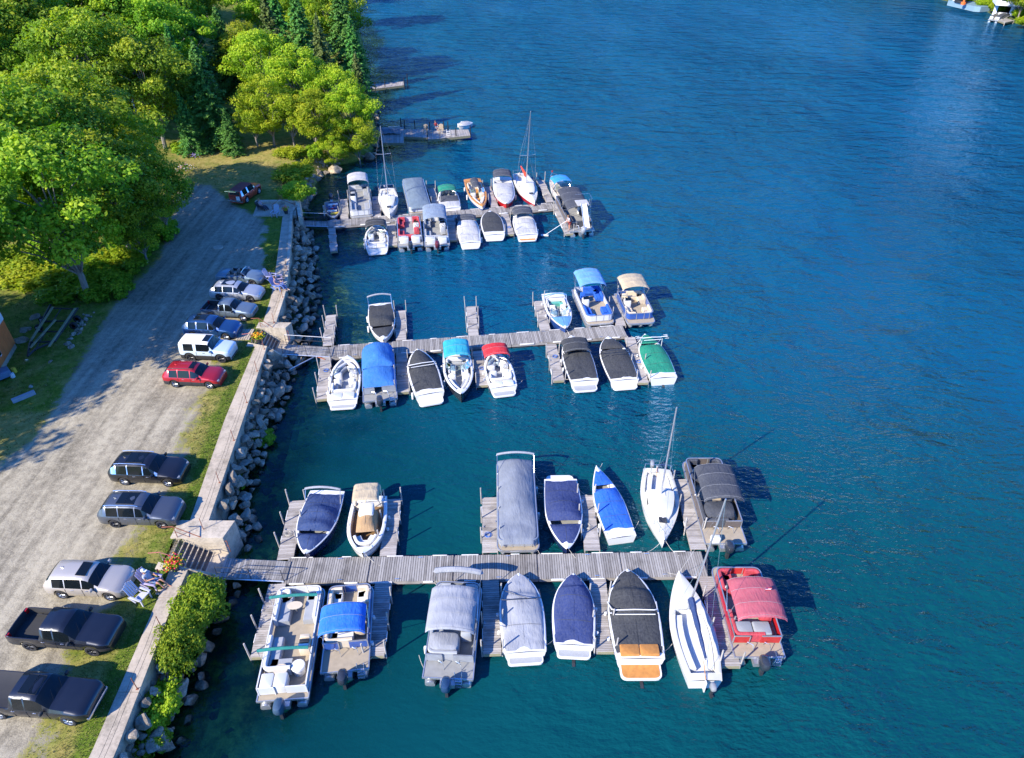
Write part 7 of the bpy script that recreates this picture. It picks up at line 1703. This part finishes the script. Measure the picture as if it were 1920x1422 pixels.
# ------------------------------------------------------------------ side docks beyond the yellow green trees
def sidedock(name, label, segs, z, postpts, posth, m=None):
    root = thing(name, label, 'dock', W(*segs[0][0], 0)); o = Vector(root.location); m = m or DOCKX2; rnd = random.Random(int(z * 10 + len(segs)))
    for quad in segs:
        q = [W(a, b, z) - o for a, b in quad]; n = max(4, int((q[1] - q[0]).length / .16)); mb = MB()
        for i in range(n):
            t0, t1 = (i + .06) / n, (i + .94) / n; pp = [q[0].lerp(q[1], t0), q[0].lerp(q[1], t1), q[3].lerp(q[2], t1), q[3].lerp(q[2], t0)]; mb.prism([(p.x, p.y) for p in pp][::-1], z - .06, z, m, tone=rnd.random())
        mb.build('deck_boards', root, kind='stuff'); mb = MB(); mb.prism([(p.x * 1, p.y) for p in q][::-1], z - .36, z - .07, TIMBER, tone=.2); mb.build('dock_frame', root)
    for a, b in postpts: p = W(a, b, z) - o; mb = MB(); mb.tube([(p.x, p.y, -1.0), (p.x, p.y, z + posth)], .07, BLACK if posth > 1 else POSTW, 6); mb.build('post', root)
    return root
sidedock('side_dock', 'small dark dock with white end posts sticking out from the shore trees', [((690, 168), (757, 160), (758, 153), (700, 158))], .8, [(722, 163), (758, 160), (764, 157), (764, 152), (704, 168)], 1.2)
sd = sidedock('side_dock', 'long L shaped dock with railing, chairs and a person beyond the small sailboat mast', [((716, 268), (757, 268), (757, 239), (716, 239)), ((758, 256), (801, 258), (799, 243), (758, 243)), ((802, 262), (882, 254), (878, 243), (802, 245))], .8, [(752, 236), (759, 240), (778, 240), (801, 250), (806, 243), (855, 255), (882, 250), (832, 242), (840, 242)], 1.1)
rl = MB(); o = Vector(sd.location)
for z in (1.2, 1.55, 1.85): rl.tube([W(728, 238, z) - o, W(750, 237, z) - o], .03, WHITEP, 4)
rl.build('railing', sd)
p = W(841, 254, .8); q = thing('dock_ladder', 'small white ladder on the long side dock beside the blue float', 'ladder', p); mb = MB(); 
for sx in (-.25, .25): mb.tube([(sx, -.1, -.9), (sx, -.1, .9)], .03, WHITEP, 4)
for k in range(5): mb.box((0, -.1, -.6 + k * .3), (.5, .06, .04), WHITEP)
mb.build('ladder_frame', q)
mb = MB(); mb.loft([[(x, w_ * math.cos(a), .18 + .16 * math.sin(a)) for a in [2 * math.pi * k / 8 for k in range(8)]] for x, w_ in ((-1.5, .05), (-1.1, .32), (0, .4), (1.1, .32), (1.5, .05))], BLUEH); o_ = mb.build('blue_kayak'); o_.location = W(866, 262, 0); tag(o_, 'bright blue kayak floating against the long side dock', 'kayak')
runabout('small white boat moored at the tip of the long side dock', (861, 236), (879, 229), 1.6, low=GEL, covers=[(.1, .9, [(0, .1), (.5, .3), (1, .05)])], cover_m=PALEF, lines=None, name='small_boat', zs=.5, zb=.7)
mb = MB(); mb.surf(lambda i, j: (lerp(-1.6, 1.6, i), lerp(-.9, .9, j), .5 + .35 * abs(nz(i * 4, j * 3, 2, 1.3)) + .4 * (1 - abs(2 * j - 1))), 12, 8, STEELB, flip=True); o_ = mb.build('tarpaulin_heap'); p = W(732, 250, .8); o_.location = (p.x, p.y, .5); tag(o_, 'crumpled grey tarpaulin on the wide end of the long side dock', 'tarpaulin')
pp = W(818, 243, .8); person('person in a red top sitting on the long side dock', (pp.x, pp.y, .75), R(-60), seated(.05, .3), (.5, .3, .2), (.5, .03, .03), (.6, .6, .62))
for k, (a, b) in enumerate(((827, 250), (798, 251))): adirondack(('pale wooden lawn chair behind the person in the red top', 'tan lawn chair by the gangway joint of the side dock')[k], (a, b), R(-90), plain('tan_wood_chair', (.42, .32, .2), .7), z=.8)
# ------------------------------------------------------------------ far shore
def far_shore():
    pts = [W(1570, -60, 0), W(1640, -26, 0), W(1720, -8, 0), W(1790, 12, 0), W(1835, 24, 0), W(1880, 42, 0), W(1940, 62, 0), W(2100, 90, 0), W(2400, 140, 0), W(3200, 240, 0)]
    vs = []; fs = []; nc = 12; pp = []
    for a, b in zip(pts, pts[1:]):
        for k in range(6): pp.append(a.lerp(b, k / 6))
    for i, p in enumerate(pp):
        for k in range(nc):
            t = k / (nc - 1); d = t * 130; vs.append((p.x + d * .45, p.y + d * .9, -.6 + min(d, 3) * .45 + 6 * sstep(4, 70, d) + .6 * nz(p.x + d, p.y, 1, .1)))
    for i in range(len(pp) - 1):
        for k in range(nc - 1): a = i * nc + k; fs.append((a, a + 1, a + nc + 1, a + nc)[::-1])
    m, n, o = newmat('far_bank_ground'); pr(n, o, ramp(n, noise(n, .6, 6), [(.3, (.03, .05, .015)), (.7, (.12, .14, .05))]), .9)
    me = bpy.data.meshes.new('far_bank'); me.from_pydata(vs, [], fs); me.materials.append(m); ob = bpy.data.objects.new('far_bank', me); COL.objects.link(ob); ob['kind'] = 'structure'
    rnd = random.Random(77); prev = None
    for i, p in enumerate(pp[::2]):
        for row in range(3 if p.x > 90 else 1):
            d = (5, 16, 30, 48)[row] + rnd.uniform(-2, 3); x, y = p.x + d * .45 + rnd.uniform(-3, 3), p.y + d * .9
            px, py = PX(x, y, 4)
            if row == 0 and 1780 < px < 1900: continue
            z = -.6 + 6 * sstep(4, 70, d) + 1.2; pt = rnd.choice((TB[0], TB[1], TY[0], TC[0], TB[2])); s = rnd.uniform(.7, 1.05) * (1 if px > 1600 else .7)
            root = thing('bank_tree', 'tall tree on the far bank across the water', 'tree', (x, y, z), rnd.uniform(0, 6), 'trees on the far bank')
            for nm, m2 in zip(('crown', 'trunk'), pt): q = bpy.data.objects.new(nm, m2); COL.objects.link(q); q.parent = root; q.scale = (s, s, s)
    for (a, b, s, k) in ((1850, 12, 1.6, 0), (1868, 20, 1.3, 2), (1913, 31, 1.2, 0), (1925, 46, 1.5, 0), (1800, 2, 1.8, 1), (1880, 4, 2.2, 1), (1915, 15, 2.6, 1)):
        bush(a, b, 1.0, s, k, ['green bush on the far bank left of the boathouse', 'yellow green bush on the far bank beside the boathouse wall', 'yellow green bush at the right edge on the far bank', 'low bush at the far right picture edge', 'green bush behind the orange crane', 'tall bush above the boathouse roof', 'dark bush behind the boathouse'][[1850, 1868, 1913, 1925, 1800, 1880, 1915].index(a)], 1.3)
    # boathouse
    p = W(1877, 33, 0); root = thing('boathouse', 'small white boathouse with dark open door on the far bank', 'boathouse', p, R(-56)); SH = plain('boathouse_white', (.68, .70, .76), .6); RF = plain('olive_shingles', (.14, .13, .10), .9)
    w_, d_, h_ = 4.6, 6.8, 3.5
    for sx in (-1, 1): mb = MB(); mb.box((sx * w_ / 2, d_ / 2, h_ / 2), (.15, d_, h_), SH); mb.build('wall', root); mb = MB(); mb.box((sx * (w_ / 2 - .45), 0, h_ / 2), (.75, .15, h_), SH); mb.build('wall', root)
    mb = MB(); mb.box((0, 0, h_ - .45), (w_ - 1.55, .15, .9), SH); mb.build('wall', root); mb = MB(); mb.box((0, d_, h_ / 2), (w_, .15, h_), SH); mb.build('wall', root)
    mb = MB(); mb.box((0, 3.0, .02), (w_ - 1.6, 6, .1), INTER); mb.build('boat_bay_floor', root)
    x, y = w_ / 2 + .35, .4; mb = MB(); mb.add([(-x, -y, h_), (x, -y, h_), (x, d_ + y, h_), (-x, d_ + y, h_), (0, -y, h_ + .9), (0, d_ + y, h_ + .9)], [(0, 4, 5, 3), (1, 2, 5, 4), (0, 1, 4), (2, 3, 5), (0, 3, 2, 1)], RF); mb.build('roof', root)
    mb = MB(); mb.box((w_ / 2 + .1, 1.4, 1.6), (.08, .9, 1.6), SH); mb.box((w_ / 2 + .12, 1.4, 1.6), (.1, .6, 1.3), GLASS); mb.build('window', root)
    runabout('dark covered motorboat with white stern in front of the boathouse', (1893, 22), (1871, 36), 2.3, low=GEL, cover_m=CHARF, covers=[(.03, .97, [(0, .1), (.5, .4), (1, .05)])], lines=None, name='moored_boat')
    pontoon('small white lift platform boat beside the boathouse', (1880, 28), (1862, 38), 2.2, fence=WPAN, layout='none', console=False, motor=False, lines=False, name='float_platform')
    sidedock('side_dock', 'pale timber dock in front of the boathouse', [((1866, 36), (1884, 43), (1901, 39), (1884, 33))], .7, [(1866, 36), (1884, 43), (1901, 39)], .3, POSTW)
    # white house above
    p = W(1892, 3, 4); root = thing('white_house', 'white house with dark windows cut by the top edge above the boathouse', 'house', (p.x, p.y, 3.0), R(-22)); mb = MB(); mb.box((2, 3, 3.5), (9, 6, 7), SH); mb.build('wall', root)
    for k in range(3):
        for j in range(2): mb = MB(); mb.box((-1 + k * 3, -.04, 1.8 + j * 3), (1.1, .1, 1.5), GLASS); mb.build('window', root)
    mb = MB(); mb.add([(-3, -.5, 7), (7, -.5, 7), (7, 6.5, 7), (-3, 6.5, 7), (-3, 3, 9.4), (7, 3, 9.4)], [(0, 1, 5, 4), (2, 3, 4, 5), (0, 4, 3), (1, 2, 5), (3, 2, 1, 0)], RF); mb.build('roof', root)
    # other white houses of the far bank, seen mirrored in the lake
    for k, (a, b) in enumerate(((1735, -22),)):
        p = W(a, b, 3); root = thing('white_house', ('tall white house on the far bank left of the crane barge', 'pale house on the far bank, farthest left')[k], 'house', (p.x, p.y + 3, 2.0), R(-15)); mb = MB(); mb.box((0, 3, 4), (8, 6, 8), SH); mb.build('wall', root)
        for q in range(3):
            for j in range(2): mb = MB(); mb.box((-2.6 + q * 2.6, -.04, 2 + j * 3.2), (1.1, .1, 1.5), GLASS); mb.build('window', root)
        mb = MB(); mb.add([(-4.5, -.5, 8), (4.5, -.5, 8), (4.5, 6.5, 8), (-4.5, 6.5, 8), (0, -.5, 11), (0, 6.5, 11)], [(0, 4, 5, 3), (1, 2, 5, 4), (0, 1, 4), (2, 3, 5), (3, 2, 1, 0)], RF); mb.build('roof', root)
    # crane barge
    a, b = W(1776, 8, .4), W(1831, 21, .4); d = b - a; root = thing('crane_barge', 'long pale blue work barge carrying an orange excavator', 'barge', a, math.atan2(d.y, d.x)); L = d.length
    BG = plain('pale_blue_steel', (.22, .34, .42), .5, .2); OG = plain('orange_machine_paint', (.75, .16, .03), .5)
    mb = MB(); mb.prism([(0, 0), (L - 1, 0), (L, 1), (L, 4), (L - 1, 5), (0, 5)], -.3, .9, BG); mb.build('hull', root)
    mb = MB(); mb.rbox((L * .12, 2.2, 2.0), (2.2, 2.2, 2.2), WHITEP, .1); mb.build('cabin', root)
    ex = thing('excavator', 'orange long armed excavator standing on the work barge', 'excavator', a + d * .55 + Vector((0, 2, .9)), math.atan2(d.y, d.x)); 
    mb = MB(); mb.rbox((0, 0, .3), (2.6, 2.0, .6), BLACK, .2); mb.build('tracks', ex); mb = MB(); mb.rbox((-.3, 0, 1.5), (2.8, 2.4, 1.2), OG, .15); mb.build('body', ex); mb = MB(); mb.rbox((.6, .5, 2.2), (1.1, 1.1, 1.5), GLASS, .1); mb.build('cab', ex)
    mb = MB(); mb.tube([(-.4, -.6, 2.0), (-2.6, -1.0, 2.4), (-4.6, -1.6, .4)], .35, OG, 4); mb.build('boom', ex); mb = MB(); mb.tube([(1, -.6, 1.8), (2.0, -1.2, 3.0), (2.7, -1.7, .4)], .32, OG, 4); mb.rbox((2.7, -1.7, .3), (.9, .8, .6), OG, .1); mb.build('arm', ex)
far_shore()
def unseen_hills():  # low hills out of view, added to darken what the lake mirrors
    vs = []; fs = []; nx, ny = 90, 14
    for i in range(nx + 1):
        x = lerp(-420, 900, i / nx)
        for j in range(ny + 1):
            y = lerp(330, 620, j / ny); vs.append((x, y, -1 + (9 + 10 * nz(x, y, 1, .006) * 2) * sstep(0, .6, j / ny) + 5 * nz(x, y, 3, .05) + 3 * nz(x, y, 4, .13)))
    for i in range(nx):
        for j in range(ny): a = i * (ny + 1) + j; fs.append((a, a + ny + 1, a + ny + 2, a + 1))
    m, n, o = newmat('unseen_wooded_hillside'); pr(n, o, ramp(n, noise(n, .09, 6, None, .7), [(.35, (.02, .045, .012)), (.65, (.09, .14, .03))]), .95)
    me = bpy.data.meshes.new('unseen_hills'); me.from_pydata(vs, [], fs); me.materials.append(m); ob = bpy.data.objects.new('unseen_hills', me); COL.objects.link(ob); ob['kind'] = 'structure'
unseen_hills()
print('tris', sum(len(o.data.polygons) for o in bpy.data.objects if o.type == 'MESH'), 'objs', len(bpy.data.objects))
